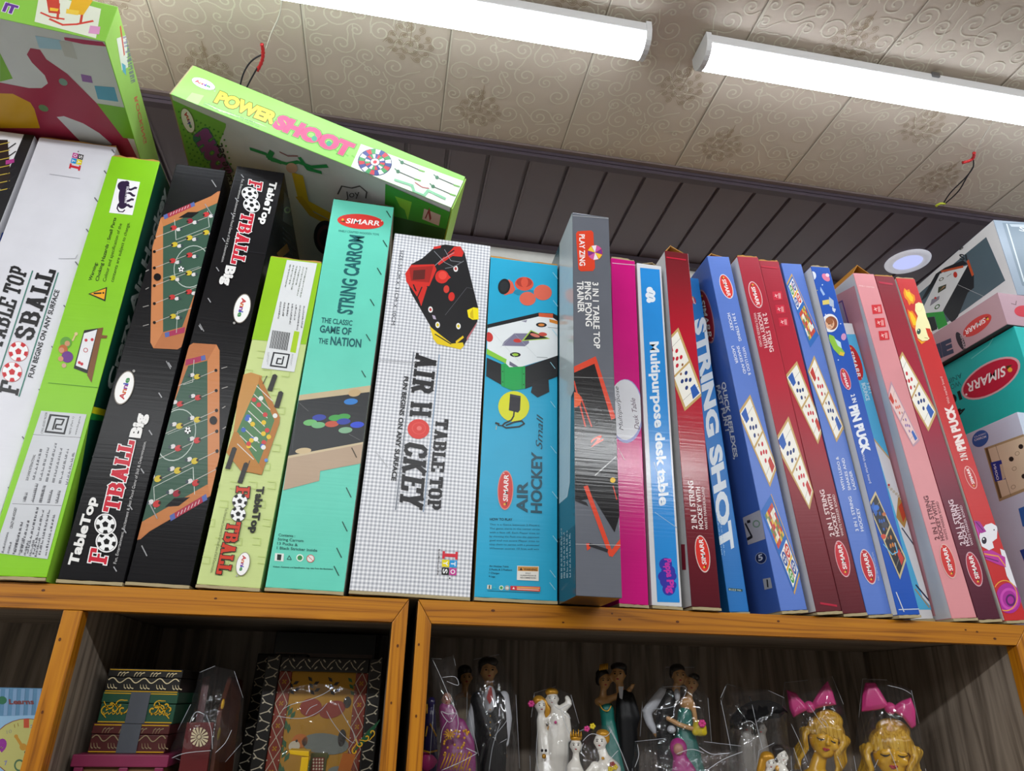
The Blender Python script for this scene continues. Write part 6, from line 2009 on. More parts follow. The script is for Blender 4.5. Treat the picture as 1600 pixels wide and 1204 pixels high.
fold_lines(t, B, [[(858, 1086), (868, 1104), (878, 1110), (892, 1122)], [(874, 1108), (888, 1100)], [(840, 1140), (838, 1180), (842, 1204)], [(876, 1110), (884, 1132), (890, 1146)]], -.038)

t, NB, fz = figure('couple_statuette', 'white glazed couple statuette with golden crown and red flowers, nearest the front of its shelf', 'statuette', 920, .075)
B = NB(); head(B, 900, 1164, 10.5, WHITEP, 0); head(B, 938, 1158, 11, WHITEP, -.3)
B.limb([(900, 1174, 5), (900, 1186, 6), (898, 1198, 13), (898, 1225, 15), (902, 1270, 24), (902, fz - 24, 28)], WHITEP); B.limb([(940, 1168, 6), (944, 1182, 8), (950, 1200, 20), (950, 1240, 20), (948, fz - 22, 26)], WHITEP); B.limb([(930, 1196, 7), (916, 1212, 6), (908, 1225, 5)], WHITEP); B.build('figures', t)
face_marks(t, B, 900, 1164, 10); face_marks(t, B, 938, 1158, 10.5, turn=-.3)
B = NB(); B.mass(900, 1152, 10, 6, GOLD, 10); B.mass(942, 1146, 11, 7, GOLD, 11, .002); B.mass(948, 1152, 5, 9, GOLD, 8, .003); B.mass(942, 1184, 3, 3, GOLD, 3, -.009); B.build('golden_hair', t)
m = MB()
for k in range(5):
    m.tube([B.p(892 + k * 4, 1150, -.008), B.p(892 + k * 4, 1142 - (k % 2) * 3, -.007)], [.0014, .0005], GOLD, 6)
m.build('crown', t)
m = MB()
for p, c in (((957, 1194), REDP), ((961, 1198), YELP), ((954, 1201), YELP), ((917, 1138), PINKP), ((926, 1134), YELP)):
    for k in range(5):
        m.ball(B.p(p[0] + 2.6 * math.cos(k * 1.26), p[1] + 2.6 * math.sin(k * 1.26), -.018), .0018, c, 7, 5)
m.build('flowers', t)
bag(t, B, [(905, 1142), (928, 1132), (952, 1134), (968, 1165), (985, 1204), (992, 1290), (880, 1290), (884, 1200), (888, 1160)], .042, seed=9)
fold_lines(t, B, [[(910, 1158), (924, 1146), (946, 1150), (956, 1140)], [(950, 1134), (968, 1168), (982, 1204)], [(912, 1160), (908, 1172), (914, 1182)], [(950, 1190), (960, 1178), (966, 1172)]], -.041)

# ---- teal couple
t, NB, fz = figure('couple_figurine', 'bride figurine in dark teal dress and tiara hugging a man in black', 'figurine', 962, .19)
B = NB(); head(B, 945, 1063, 11.5, SKIN, .35); head(B, 966, 1053, 13, SKIN, -.25); B.limb([(943, 1073, 5), (942, 1090, 6)], SKIN); B.mass(942, 1096, 14, 8, SKIN, 9); B.limb([(940, 1096, 6), (962, 1088, 5), (980, 1082, 4.5), (986, 1074, 3.5)], SKIN, ); B.limb([(968, 1066, 6), (969, 1076, 7)], SKIN)
for k in range(4):
    B.limb([(985 + k, 1076, 1.5, -.006), (986 + k * 2, 1069 - k % 2, 1.2, -.006)], SKIN)
B.build('heads_and_arms', t); face_marks(t, B, 945, 1063, 11, turn=.3); face_marks(t, B, 966, 1053, 12.5, turn=-.2)
B = NB(); B.mass(941, 1053, 11, 9, HAIRD, 12, .003); B.mass(935, 1061, 5, 10, HAIRD, 9, .004); B.mass(967, 1042, 14, 8, HAIRD, 13, .002); B.mass(976, 1050, 4, 9, HAIRD, 9, .004); B.build('hair', t)
m = MB()
for k in range(6):
    m.tube([B.p(937 + k * 2.4, 1047 - k * .4, -.008), B.p(938 + k * 2.2, 1038 - k * .4, -.006)], [.001, .0012], GOLD, 6)
m.build('tiara', t)
B = NB(); B.limb([(948, 1108, 12), (950, 1125, 11), (955, 1160, 16), (958, 1210, 26), (960, 1300, 34), (960, fz - 32, 34)], TEAL); B.build('teal_dress', t, .0018)
B = NB(); B.limb([(975, 1090, 13), (978, 1120, 17), (980, 1165, 17), (982, 1210, 17), (982, fz - 16, 16)], BLACKP); B.limb([(984, 1088, 8), (994, 1120, 7), (986, 1148, 6)], BLACKP); B.build('black_suit', t, .0018)
m = MB(); m.prism([B.p(966, 1072, -.016), B.p(974, 1072, -.016), B.p(972, 1092, -.018), B.p(968, 1090, -.018)], (0, -.001, 0), SHIRT); m.build('shirt_front', t)
m = MB(); m.tube(smooth_pts([B.p(936, 1098, -.011), B.p(942, 1108, -.0145), B.p(950, 1110, -.0145), B.p(955, 1102, -.012)]), .0008, GOLD, 6); m.build('necklace', t)

# ---- dancing couple
t, NB, fz = figure('couple_figurine', 'dancing couple figurine, man in white sleeves, partner holding a yellow bouquet', 'figurine', 1055, .165)
B = NB(); head(B, 1061, 1055, 13, SKIN, .35); head(B, 1081, 1068, 11, SKIN, -.1); B.limb([(1058, 1068, 6), (1056, 1078, 7)], SKIN); B.limb([(1079, 1078, 5), (1076, 1088, 6)], SKIN); B.mass(1073, 1098, 12, 11, SKIN, 9); B.limb([(1024, 1144, 4.5), (1031, 1153, 4.5)], SKIN)
for k in range(5):
    B.limb([(1028 + k * 1.8, 1152, 1.6), (1031 + k * 1.8, 1160 - abs(k - 2), 1.2)], SKIN)
B.limb([(1044, 1122, 4, -.016), (1062, 1132, 4, -.018), (1082, 1138, 4, -.018)], SKIN); B.limb([(1082, 1100, 4.5), (1086, 1120, 4), (1086, 1136, 3.5)], SKIN); B.build('heads_and_arms', t)
face_marks(t, B, 1061, 1055, 12.5, turn=.4); face_marks(t, B, 1081, 1068, 10.5)
B = NB(); B.mass(1058, 1045, 13, 9, HAIRD, 13, .002); B.mass(1050, 1051, 5, 10, HAIRD, 10, .004); B.mass(1084, 1058, 10, 7, HAIRD, 10, .002); B.build('hair', t)
B = NB(); B.limb([(1046, 1086, 11), (1042, 1105, 15), (1038, 1130, 15), (1040, 1160, 15), (1042, 1220, 15), (1042, fz - 14, 14)], BLACKP); B.build('waistcoat', t, .0018)
B = NB(); B.limb([(1036, 1082, 9), (1022, 1098, 9), (1010, 1112, 8), (1016, 1130, 7), (1024, 1142, 5.5)], SHIRT); B.mass(1058, 1085, 5, 10, SHIRT, 9, -.008); B.mass(1049, 1139, 7, 6, SHIRT, 7, -.016); B.build('shirt', t)
B = NB(); B.limb([(1070, 1116, 12), (1070, 1135, 13), (1072, 1165, 20), (1076, 1230, 30), (1078, fz - 30, 32)], TEAL); B.build('teal_dress', t, .0018)
B = NB(); B.mass(1093, 1137, 11, 12, YELP, 10, -.016); B.mass(1087, 1143, 6, 6, YELP, 6, -.018); B.mass(1099, 1143, 6, 6, YELP, 6, -.016); B.build('bouquet', t)
m = MB()
for k in range(6):
    m.ball(B.p(1097 + 3.4 * math.cos(k * 1.05), 1130 + 3.6 * math.sin(k * 1.05), -.027), .0026, PINKP, 8, 6)
m.build('pink_rose', t)
fold_lines(t, B, [[(1034, 1073), (1055, 1072), (1072, 1074), (1066, 1092), (1052, 1103), (1030, 1107), (1008, 1105)]], -.026)
bag(t, B, [(1040, 1042), (1085, 1042), (1106, 1090), (1112, 1160), (1104, 1290), (1000, 1290), (1000, 1150), (1004, 1095)], .036, seed=15)

# ---- magenta figure in a low bag
t, NB, fz = figure('magenta_doll', 'small magenta-hooded doll in a crumpled clear bag in front of the dancing couple', 'doll', 1062, .07)
MAG = simple('doll_magenta', '#9a2c74', .4, .4)
B = NB(); B.mass(1060, 1168, 14, 15, MAG, 13); B.limb([(1062, 1182, 11), (1068, 1205, 20), (1072, 1260, 28), (1072, fz - 26, 30)], MAG); B.build('hooded_gown', t, .0018)
B = NB(); B.mass(1060, 1170, 8, 9, simple('doll_tan', '#a87a6a', .4, .4), 6, -.009); B.build('face', t, .0012); face_marks(t, B, 1060, 1170, 9)
bag(t, B, [(992, 1158), (1040, 1153), (1100, 1158), (1158, 1165), (1166, 1200), (1160, 1290), (985, 1290), (988, 1200)], .044, seed=17)
fold_lines(t, B, [[(1104, 1203), (1130, 1186), (1160, 1174)], [(1092, 1166), (1104, 1174), (1116, 1178), (1140, 1176)], [(1056, 1178), (1080, 1170), (1100, 1176)], [(996, 1162), (998, 1180), (992, 1198)]], -.042)

# ---- umbrella figurine
t, NB, fz = figure('umbrella_figurine', 'pale couple figurine under a black umbrella in a tall clear bag', 'figurine', 1176, .145)
B = NB()
um = MB(); nseg, c0 = 16, (1174, 1096)
rings = []
for k in range(6):
    a = k / 5
    rings.append([(B.p(c0[0], c0[1]) + Vector((math.cos(2 * PI * i / nseg) * .043 * math.sin(a * 1.35) / math.sin(1.35), math.sin(2 * PI * i / nseg) * .036 * math.sin(a * 1.35) / math.sin(1.35), .0 - .022 * (1 - math.cos(a * 1.35)) / (1 - math.cos(1.35)) - (.003 if k == 5 and i % 2 else 0)))) for i in range(nseg)])
tilt = Matrix.Rotation(math.radians(-12), 3, 'Y') @ Matrix.Rotation(math.radians(-14), 3, 'X')
pc = B.p(*c0)
rings = [[pc + tilt @ (q - pc) for q in rg] for rg in rings]
um.add([q for rg in rings for q in rg] + [q - Vector((0, 0, .0012)) for rg in rings for q in rg], [(k * nseg + i, k * nseg + (i + 1) % nseg, (k + 1) * nseg + (i + 1) % nseg, (k + 1) * nseg + i) for k in range(5) for i in range(nseg)] + [(96 + k * nseg + i, 96 + (k + 1) * nseg + i, 96 + (k + 1) * nseg + (i + 1) % nseg, 96 + k * nseg + (i + 1) % nseg) for k in range(5) for i in range(nseg)], BLACKP, True)
um.build('umbrella_canopy', t)
m = MB(); m.tube([pc + Vector((-.002, 0, .007)), pc, B.p(1180, 1150, -.002)], .0012, BLACKP, 6); m.build('umbrella_shaft', t)
B = NB(); head(B, 1166, 1134, 10, GREYP, .2); head(B, 1190, 1138, 9, GREYP, -.2); B.limb([(1166, 1146, 8), (1166, 1165, 13), (1168, 1210, 16), (1168, fz - 14, 18)], GREYP); B.limb([(1190, 1148, 7), (1190, 1165, 11), (1192, 1220, 18), (1192, fz - 20, 22)], GREYP); B.limb([(1174, 1160, 5), (1180, 1150, 4)], GREYP); B.build('figures', t, .0016)
face_marks(t, B, 1166, 1134, 9.5, turn=.2); face_marks(t, B, 1190, 1138, 8.5, turn=-.2)
bag(t, B, [(1136, 1068), (1150, 1072), (1200, 1078), (1226, 1090), (1236, 1180), (1232, 1290), (1136, 1290), (1126, 1200), (1126, 1100)], .04, seed=21)
fold_lines(t, B, [[(1135, 1069), (1126, 1090)], [(1126, 1092), (1134, 1130), (1142, 1170)], [(1175, 1100), (1184, 1140), (1192, 1172)], [(1160, 1130), (1172, 1126), (1180, 1132)]], -.039)

# ---- little couple with fair and dark hair
t, NB, fz = figure('couple_statuette', 'small couple statuette, fair-haired woman and dark-haired man in profile, before the black umbrella', 'statuette', 1208, .065)
B = NB(); head(B, 1222, 1181, 10.5, WHITEP, .6); head(B, 1204, 1192, 10, WHITEP, .3); B.mass(1229, 1184, 3.5, 2.5, WHITEP, 3, -.004)
B.limb([(1220, 1192, 5), (1224, 1212, 12), (1224, 1260, 16), (1224, fz - 14, 18)], WHITEP); B.limb([(1202, 1202, 5), (1198, 1220, 12), (1196, 1270, 20), (1196, fz - 18, 22)], WHITEP); B.build('figures', t)
face_marks(t, B, 1222, 1181, 9.5, turn=.7); face_marks(t, B, 1204, 1192, 9.5, turn=.3)
B = NB(); B.mass(1216, 1171, 11, 9, HAIRD, 11, .001); B.mass(1212, 1178, 5, 9, HAIRD, 9, .003); B.build('dark_hair', t)
B = NB(); B.mass(1199, 1182, 12, 9, GOLD, 11, .001); B.limb([(1192, 1188, 7), (1188, 1204, 7), (1186, 1225, 6)], GOLD); B.limb([(1216, 1200, 6), (1222, 1215, 6)], YELP); B.build('fair_hair', t)
bag(t, B, [(1186, 1172), (1210, 1160), (1240, 1168), (1252, 1205), (1250, 1290), (1180, 1290), (1178, 1220)], .036, seed=23)


# ---- golden girl heads with pink bows
GOLDF = simple('bust_gold_skin', '#d9a312', 0.28, 0.5, coat=.4, var=.05); GOLDH = wood('bust_gold_hair', '#94680f', '#dcb248', 'Z', 0.3, 1.5, .3, 14, '#c2931f')
BOWM = simple('bow_pink', '#cc3c80', 0.32, 0.4, coat=.3, var=.05)


def girl_bust(label, cx, cy, s, y, turn, tiltx, seed):
    """closed-eyed head with a fringe, side curls and a big bow; s = half width of the face in picture points"""
    t, NB, fz = figure('girl_bust', label, 'bust', cx, y, 'golden girl heads with pink bows')
    X = lambda u, v: (cx + s * (u * math.cos(tiltx) - v * math.sin(tiltx)), cy + s * (u * math.sin(tiltx) + v * math.cos(tiltx)))
    B = NB(); k = B.k * s
    def ms(u, v, ru, rv, rd, d, m):
        B.mass(*X(u, v), ru * s, rv * s, m, rd * s, d * k, rot=tiltx)
    ms(0, 0, .95, 1.1, .95, 0, GOLDF); ms(turn * .3, .55, .68, .62, .62, -.2, GOLDF); ms(turn * .45, .95, .26, .2, .24, -.5, GOLDF)
    ms(turn * .5 - .42, .36, .3, .26, .2, -.62, GOLDF); ms(turn * .5 + .42, .36, .3, .26, .2, -.62, GOLDF)
    ms(turn * .55, .1, .1, .3, .16, -.94, GOLDF); ms(turn * .62, .33, .15, .1, .2, -1.0, GOLDF)
    sf = lambda u, v: -.95 * math.sqrt(max(.1, 1 - (u / .95) ** 2 - (v / 1.1) ** 2))
    for sg in (-1, 1):
        ms(turn * .5 + sg * .42, .0, .24, .13, .12, sf(turn * .5 + sg * .42, 0) + .03, GOLDF)
    a, b = X(.0, 1.1), X(-.05, 2.0)
    B.limb([(a[0], a[1], .42 * s), (b[0], b[1], .5 * s)], GOLDF)
    c = X(0, 2.5)
    B.limb([(c[0] - s * .8, c[1] + s * .1, .5 * s), (c[0], c[1] - s * .2, .6 * s), (c[0] + s * .8, c[1] + s * .1, .5 * s)], GOLDF)
    B.limb([(c[0], c[1], .7 * s), (cx, fz - s * .9, .9 * s)], GOLDF)
    B.build('head', t, .0016, 5)
    e = MB()
    for sg in (-1, 1):
        pts = []
        for j in range(7):
            q = -1 + j / 3
            u = turn * .5 + sg * .42 + q * .23
            d = sf(u, .05) - .075 + .05 * q * q
            pts.append(B.p(*X(u, .07 + .08 * (1 - q * q)), d * k))
        e.tube(pts, [.0005 + .0006 * (1 - abs(j - 3) / 3) for j in range(7)], EYEM, 6)
        e.tube([B.p(*X(turn * .5 + sg * .42 + q * .26, -.24 - .1 * (1 - q * q)), (sf(turn * .5 + sg * .42 + q * .26, -.28) - .02) * k) for q in (-1, -.5, 0, .5, 1)], .0004, simple('brow_brown', '#6a4410', .4, .3), 5)
    e.build('closed_eyes', t)
    l = MB()
    for dx in (-.1, .1):
        l.ball(B.p(*X(turn * .55 + dx, .62), -.84 * k), (.14 * k, .08 * k, .06 * k), LIPM, 10, 6)
    l.ball(B.p(*X(turn * .55, .69), -.83 * k), (.17 * k, .08 * k, .065 * k), LIPM, 10, 6)
    l.build('painted_lips', t)
    B = NB()
    ms(0, -.38, 1.16, .98, .95, .42, GOLDH); ms(0, -.75, .95, .5, .8, .0, GOLDH); ms(.02, -1.1, .86, .6, .72, .14, GOLDH)
    for q in range(9):                               # fringe locks
        u0 = -.95 + q * .235
        p0, p1, p2 = X(u0 * .45, -1.05), X(u0 * .85, -.62), X(u0 * 1.0, -.2 + .16 * abs(u0))
        B.limb([(p0[0], p0[1], .2 * s, -.35 * k), (p1[0], p1[1], .19 * s, (-.78 + .3 * u0 * u0) * k), (p2[0], p2[1], .1 * s, (-.86 + .42 * u0 * u0) * k)], GOLDH)
    rr = random.Random(seed)
    for sg in (-1, 1):
        for q in range(4):
            v0 = -.3
            pts = []
            for j in range(7):
                v = v0 + j * .36
                pts.append((*X(sg * (1.02 + .1 * q + .14 * math.sin(j * 1.5 + q)), v + q * .08), (.2 - .012 * j) * s, (-.45 + q * .32 + .1 * math.cos(j * 1.3 + q)) * k))
            B.limb(pts, GOLDH)
    B.build('hair', t, .0016, 2)
    return t, B, X, k


def bow(t, B, X, k, s, loops, knot):
    b = NBOW = MB()
    for pts in loops:
        pv = [B.p(x, y, 0) for x, y in pts]
        n = len(pv)
        c = sum((Vector(p) for p in pv), Vector()) / n
        vs, fs = [], []
        for layer, (sc, dd) in enumerate(((1.0, 0.0), (.94, -.007), (.6, -.0115), (.6, .010), (.94, .006))):
            vs += [c + (p - c) * sc + B.n * (dd - .012) for p in pv]
        for a, bq in ((0, 1), (1, 2), (4, 0), (3, 4)):
            for i in range(n):
                fs.append((a * n + i, a * n + (i + 1) % n, bq * n + (i + 1) % n, bq * n + i))
        fs.append(tuple(2 * n + i for i in range(n))); fs.append(tuple(3 * n + i for i in range(n))[::-1])
        b.add(vs, fs, BOWM, True)
    b.ball(B.p(knot[0], knot[1], -.014), (.0075, .009, .008), BOWM, 14, 9)
    o = b.build('bow', t)
    sd = o.modifiers.new('bevel', 'BEVEL'); sd.width = .0015; sd.segments = 3


t, B, X, k = girl_bust('smaller golden girl head with closed eyes and pink bow, tilted, beside the umbrella figurine', 1288, 1152, 27, .155, .45, .22, 3)
bow(t, B, X, k, 27, [[(1229, 1077), (1244, 1082), (1258, 1098), (1264, 1108), (1252, 1114), (1240, 1121), (1234, 1108)], [(1268, 1099), (1280, 1078), (1293, 1063), (1301, 1080), (1307, 1101), (1290, 1103), (1272, 1108)]], (1265, 1104))
bag(t, B, [(1226, 1066), (1262, 1062), (1300, 1056), (1318, 1100), (1334, 1180), (1338, 1290), (1228, 1290), (1236, 1190), (1222, 1110)], .052, seed=31)
fold_lines(t, B, [[(1262, 1098), (1280, 1124), (1290, 1136)], [(1283, 1121), (1290, 1127), (1294, 1134)], [(1308, 1180), (1316, 1200)], [(1236, 1130), (1250, 1160), (1262, 1190)]], -.05)
t, B, X, k = girl_bust('larger golden girl head with closed eyes and pink bow, facing forward, last in its row', 1392, 1176, 33, .130, .3, .06, 5)
bow(t, B, X, k, 33, [[(1352, 1066), (1368, 1066), (1380, 1086), (1390, 1104), (1372, 1109), (1346, 1112), (1347, 1088)], [(1393, 1104), (1408, 1094), (1423, 1089), (1430, 1108), (1431, 1134), (1424, 1138), (1410, 1120), (1394, 1110)]], (1391, 1106))
bag(t, B, [(1348, 1060), (1386, 1062), (1424, 1078), (1436, 1130), (1446, 1200), (1446, 1290), (1332, 1290), (1330, 1200), (1342, 1120)], .058, seed=33)
fold_lines(t, B, [[(1390, 1172), (1396, 1186), (1402, 1204)], [(1386, 1070), (1410, 1076), (1424, 1084)], [(1366, 1200), (1372, 1186)], [(1391, 1120), (1392, 1126)]], -.056)

# ================================================================== LEFT CABINET
BKB = simple('box_black_lacquer', '#1a1918', .35, .4); GRB = simple('box_green_lacquer', '#1f4a36', .35, .4); MRB = simple('box_maroon_lacquer', '#4a1c1c', .35, .4)
YLN = simple('box_yellow_line', '#c89a1c', .4, .3); CRM = simple('box_cream_paint', '#cfc09a', .45, .3); LBL = simple('box_band_grey', '#4c5058', .3, .5)


def painted_box(label, x0, x1, ytop, ybot, body, ink_m, band, y=.085, style=0):
    """small lacquered wooden box with scroll painting on its front"""
    a, b = on_y(x0, ybot, y), on_y(x1, ytop, y)
    w, h = b.x - a.x, b.z - a.z
    t = thing('painted_jewellery_box', label, 'jewellery box', ((a.x + b.x) / 2, y, a.z), None, 'stacked painted jewellery boxes')
    m = MB(); m.box((-w / 2, 0, 0), (w / 2, .10, h * .62), body); m.build('box_base', t, bevel=.001)
    m = MB(); m.box((-w / 2 - .0006, -.0006, h * .64), (w / 2 + .0006, .1006, h), body); m.build('lid', t, bevel=.001)
    m = MB()
    def rib(pts, w0, w1):
        for q in ribbon(pts, w0, w1):
            m.face([(p[0], -.0011, p[1]) for p in q], ink_m)
    if style == 0:
        wave = [(-w * .48 + w * .96 * i / 60, h * .5 + h * .1 * math.sin(i / 60 * 2 * PI * 4.5)) for i in range(61)]
        rib(wave, .0011, .0011)
        for i in range(9):
            x = -w * .44 + w * .88 * i / 8
            sg = 1 if i % 2 else -1
            for j in range(3):
                rib([(x + j * .003 - .003, h * .5 + sg * h * .16), (x + j * .0034 - .002, h * .5 + sg * h * .3), (x + j * .004, h * .5 + sg * h * .34)], .0004, .0013)
    else:
        for sx in (-1, 1):
            for i in range(5):
                x = sx * w * (.2 + .055 * i)
                rib(curl(x, h * .5 + (.08 if i % 2 else -.06) * h, h * .17, i * 1.1, 1 if i % 2 else -1, turns=.9, n=12, tail=.6), .0008, .0018)
                rib([(x - .002, h * .36), (x, h * .28), (x + .002, h * .34)], .0006, .0012)
    m.build('scroll_painting', t)
    m = MB()
    for zz in (h * .05, h * .94):
        m.box((-w / 2 + .001, -.0012, zz - .0005), (w / 2 - .001, .0, zz + .0005), YLN if style != 2 else CRM)
    m.build('painted_line', t)
    if band:
        m = MB(); bw = w * .13
        m.box((-bw, -.0018, .0005), (bw, -.0007, h - .0005), LBL); m.build('wrapping_band', t)
    return t


painted_box('black box with cream scroll painting, topmost of the three stacked jewellery boxes', 163, 286, 1046, 1080.5, BKB, CRM, False, style=0)
painted_box('dark green box with gold leaf painting, middle of the three stacked jewellery boxes', 151, 279, 1081.5, 1129.5, GRB, YLN, True, style=1)
painted_box('maroon box with faded cream scrolls, lowest of the three stacked jewellery boxes', 136, 266, 1130.5, 1176, MRB, simple('box_faded_paint', '#8c7a5c', .5, .3), True, style=0)

# the pink framed box they stand on
a, b = on_y(150, 1240, .07), on_y(268, 1176.6, .07)
ax, bx = on_y(130, 1176, .085).x, on_y(266, 1176, .085).x
t = thing('pink_framed_case', 'pink framed wooden case carrying the stack of painted jewellery boxes', 'case', ((ax + bx) / 2, .07, CUB))
w, h = bx - ax, on_y(200, 1176.6, .085).z - CUB
PKW = simple('case_pink_paint', '#7c2448', .4, .4)
m = MB(); m.box((-w / 2, .002, 0), (w / 2, .13, h - .012), simple('case_brown_panel', '#6a4a2c', .5, .3)); m.box((-w / 2 - .004, -.004, h - .012), (w / 2 + .004, .134, h), PKW); m.build('case_body', t, bevel=.001)
for x in (-w / 2, 0, w / 2 - .009):
    m = MB(); m.box((x, -.003, 0), (x + .009, .0015, h - .0125), PKW); m.build('frame_upright', t, bevel=.0008)

# maroon folding stand in a clear bag
t, NB, fz = figure('maroon_letter_holder', 'maroon wooden holder with a painted daisy, wrapped in a crumpled clear bag', 'letter holder', 322, .10)
B = NB()
MRN = simple('holder_maroon_paint', '#5a1a1c', .35, .4)
def slab3(pts, d, m_, name):
    q = MB(); q.prism([B.p(x, y, dy) for x, y, dy in pts], d, m_); q.v = [(v[0], v[1], max(v[2], .0006)) for v in q.v]; return q.build(name, t, bevel=.0008)
bot = fz
slab3([(284, bot, -.02), (336, bot, -.02), (334, 1128, -.02), (292, 1128, -.02)], (0, .006, 0), MRN, 'front_panel')
slab3([(296, bot, .0), (304, bot, .0), (324, 1056, .06), (317, 1058, .06)], (.004, .0, .0), MRN, 'side_panel')
slab3([(338, bot, -.016), (372, bot, .07), (374, 1062, .07), (356, 1056, .04), (340, 1110, -.012)], (.005, 0, 0), simple('holder_brown_paint', '#4c281c', .4, .4), 'side_panel')
m = MB()
for k in range(14):
    a_ = 2 * PI * k / 14
    for r0, r1, w0, w1 in ((4, 15, .0008, .0028),):
        p0 = (311 + r0 * math.cos(a_), 1151 + r0 * math.sin(a_)); p1 = (311 + r1 * math.cos(a_), 1151 + r1 * math.sin(a_))
        c0_, c1_ = B.p(p0[0], p0[1], -.0212), B.p(p1[0], p1[1], -.0212)
        for q in ribbon([(c0_.x, c0_.z), ((c0_.x + c1_.x) / 2, (c0_.z + c1_.z) / 2), (c1_.x, c1_.z)], w0, w1):
            m.face([(p[0], c0_.y, p[1]) for p in q], CRM)
m.ball(B.p(311, 1151, -.0212), (.0022, .0012, .0022), CRM, 8, 6)
m.build('daisy_painting', t)
m = MB(); m.ball(B.p(348, 1100, -.008), (.002, .004, .006), YLN, 8, 6); m.ball(B.p(342, 1146, -.018), (.0018, .003, .007), simple('holder_olive', '#6a5a1c', .4, .3), 8, 6); m.build('side_painting', t)
bag(t, B, [(312, 1050), (336, 1040), (366, 1048), (380, 1090), (378, 1160), (352, 1190), (300, 1194), (264, 1180), (278, 1140), (298, 1100)], .05, seed=41)
fold_lines(t, B, [[(268, 1184), (290, 1176), (330, 1172)], [(296, 1130), (306, 1112), (320, 1116)], [(322, 1116), (330, 1140), (332, 1170)], [(336, 1176), (352, 1160), (362, 1140)]], -.048)

# painted picture frames
FRB = simple('frame_black_lacquer', '#161413', .3, .4); FRR = simple('frame_rust_paint', '#7a2c1c', .4, .4); FRY = simple('painting_ochre', '#a8780f', .45, .3); FRT = simple('frame_slate_paint', '#3a4a50', .4, .4)
DOTW = simple('frame_dot_paint', '#b8ae98', .5, .3)


def picture_frame(label, x0, x1, ytop, y, tiltz, inner, lattice, nm='painted_picture_frame', strips=()):
    fz = foot(y)
    a, b = on_y(x0, ytop + 40, y), on_y(x1, ytop + 40, y)
    w, h = b.x - a.x, on_y((x0 + x1) / 2, ytop, y).z - CUB
    R_ = Matrix.Rotation(math.radians(tiltz), 3, 'Z') @ Matrix.Rotation(math.radians(-3), 3, 'X')
    t = thing(nm, label, 'picture frame', ((a.x + b.x) / 2, y, CUB + .001), R_)
    T = .018
    def bar(lo, hi, m_, name, d0=0.0):
        q = MB(); q.box((lo[0], d0, lo[1]), (hi[0], .012, hi[1]), m_); return q.build(name, t, bevel=.0012)
    bar((-w / 2, 0), (-w / 2 + T, h), FRB, 'frame_side'); bar((w / 2 - T, 0), (w / 2, h), FRB, 'frame_side'); bar((-w / 2 + T + .0003, h - T), (w / 2 - T - .0003, h), FRB, 'frame_side'); bar((-w / 2 + T + .0003, 0), (w / 2 - T - .0003, T), FRB, 'frame_side')
    I = .0165
    bar((-w / 2 + T, T), (-w / 2 + T + I, h - T), FRR, 'inner_border', .003); bar((w / 2 - T - I, T), (w / 2 - T, h - T), FRR, 'inner_border', .003)
    q = MB(); q.box((-w / 2 + T + I, .005, T), (w / 2 - T - I, .010, h - T), inner); q.build('painting', t)
    d = MB()
    def rib(pts, wd, yy, m_):
        for r in ribbon(pts, wd, wd):
            d.face([(p[0], yy, p[1]) for p in r], m_)
    rr = random.Random(int(x0))
    n = int(h / .0105)
    for sx in (-1, 1):
        xc = sx * (w / 2 - T / 2)
        for i in range(n):
            z = .006 + i * .0105
            s = 1 if i % 2 else -1
            rib([(xc - s * .007, z), (xc + s * .002, z + .003), (xc + s * .007, z + .0085)], .0012, -.0004, DOTW)
            rib([(xc + s * .003, z + .004), (xc + s * .006, z + .002)], .0018, -.0004, DOTW)
        xc = sx * (w / 2 - T - I / 2)
        n2 = int((h - 2 * T) / .026)
        for i in range(n2):
            z = h - T - .026 * (i + .5)
            for s in (-1, 1):
                rib([(xc, z - .013), (xc + s * .0075, z), (xc, z + .013)], .0009, .0026, DOTW)
            for qx, qz in ((0, 0), (.0016, .0016), (-.0016, .0016), (.0016, -.0016), (-.0016, -.0016)):
                d.face([(xc + qx + .0011 * math.cos(j * 1.05), .0025, z + qz + .0011 * math.sin(j * 1.05)) for j in range(6)], FRY)
            for s in (-1, 1):
                d.face([(xc + s * .0072 + .0009 * math.cos(j * 1.05), .0025, z + .013 + .0009 * math.sin(j * 1.05)) for j in range(6)], DOTW)
    for i in range(int((w - 2 * T) / .010)):
        x = -w / 2 + T + .005 + i * .010
        s = 1 if i % 2 else -1
        rib([(x - .004, h - T / 2 + s * .004), (x, h - T / 2 - s * .002), (x + .005, h - T / 2 - s * .006)], .0011, -.0004, DOTW)
        rib([(x, h - T / 2 + s * .006), (x + .003, h - T / 2 + s * .003)], .0016, -.0004, DOTW)
    d.build('border_pattern', t)
    return t, w, h, T, I


t, w, h, T, I = picture_frame('black painted frame with rust diamond border round a yellow folk painting', 408, 596, 1026, .150, 0, FRY, True)
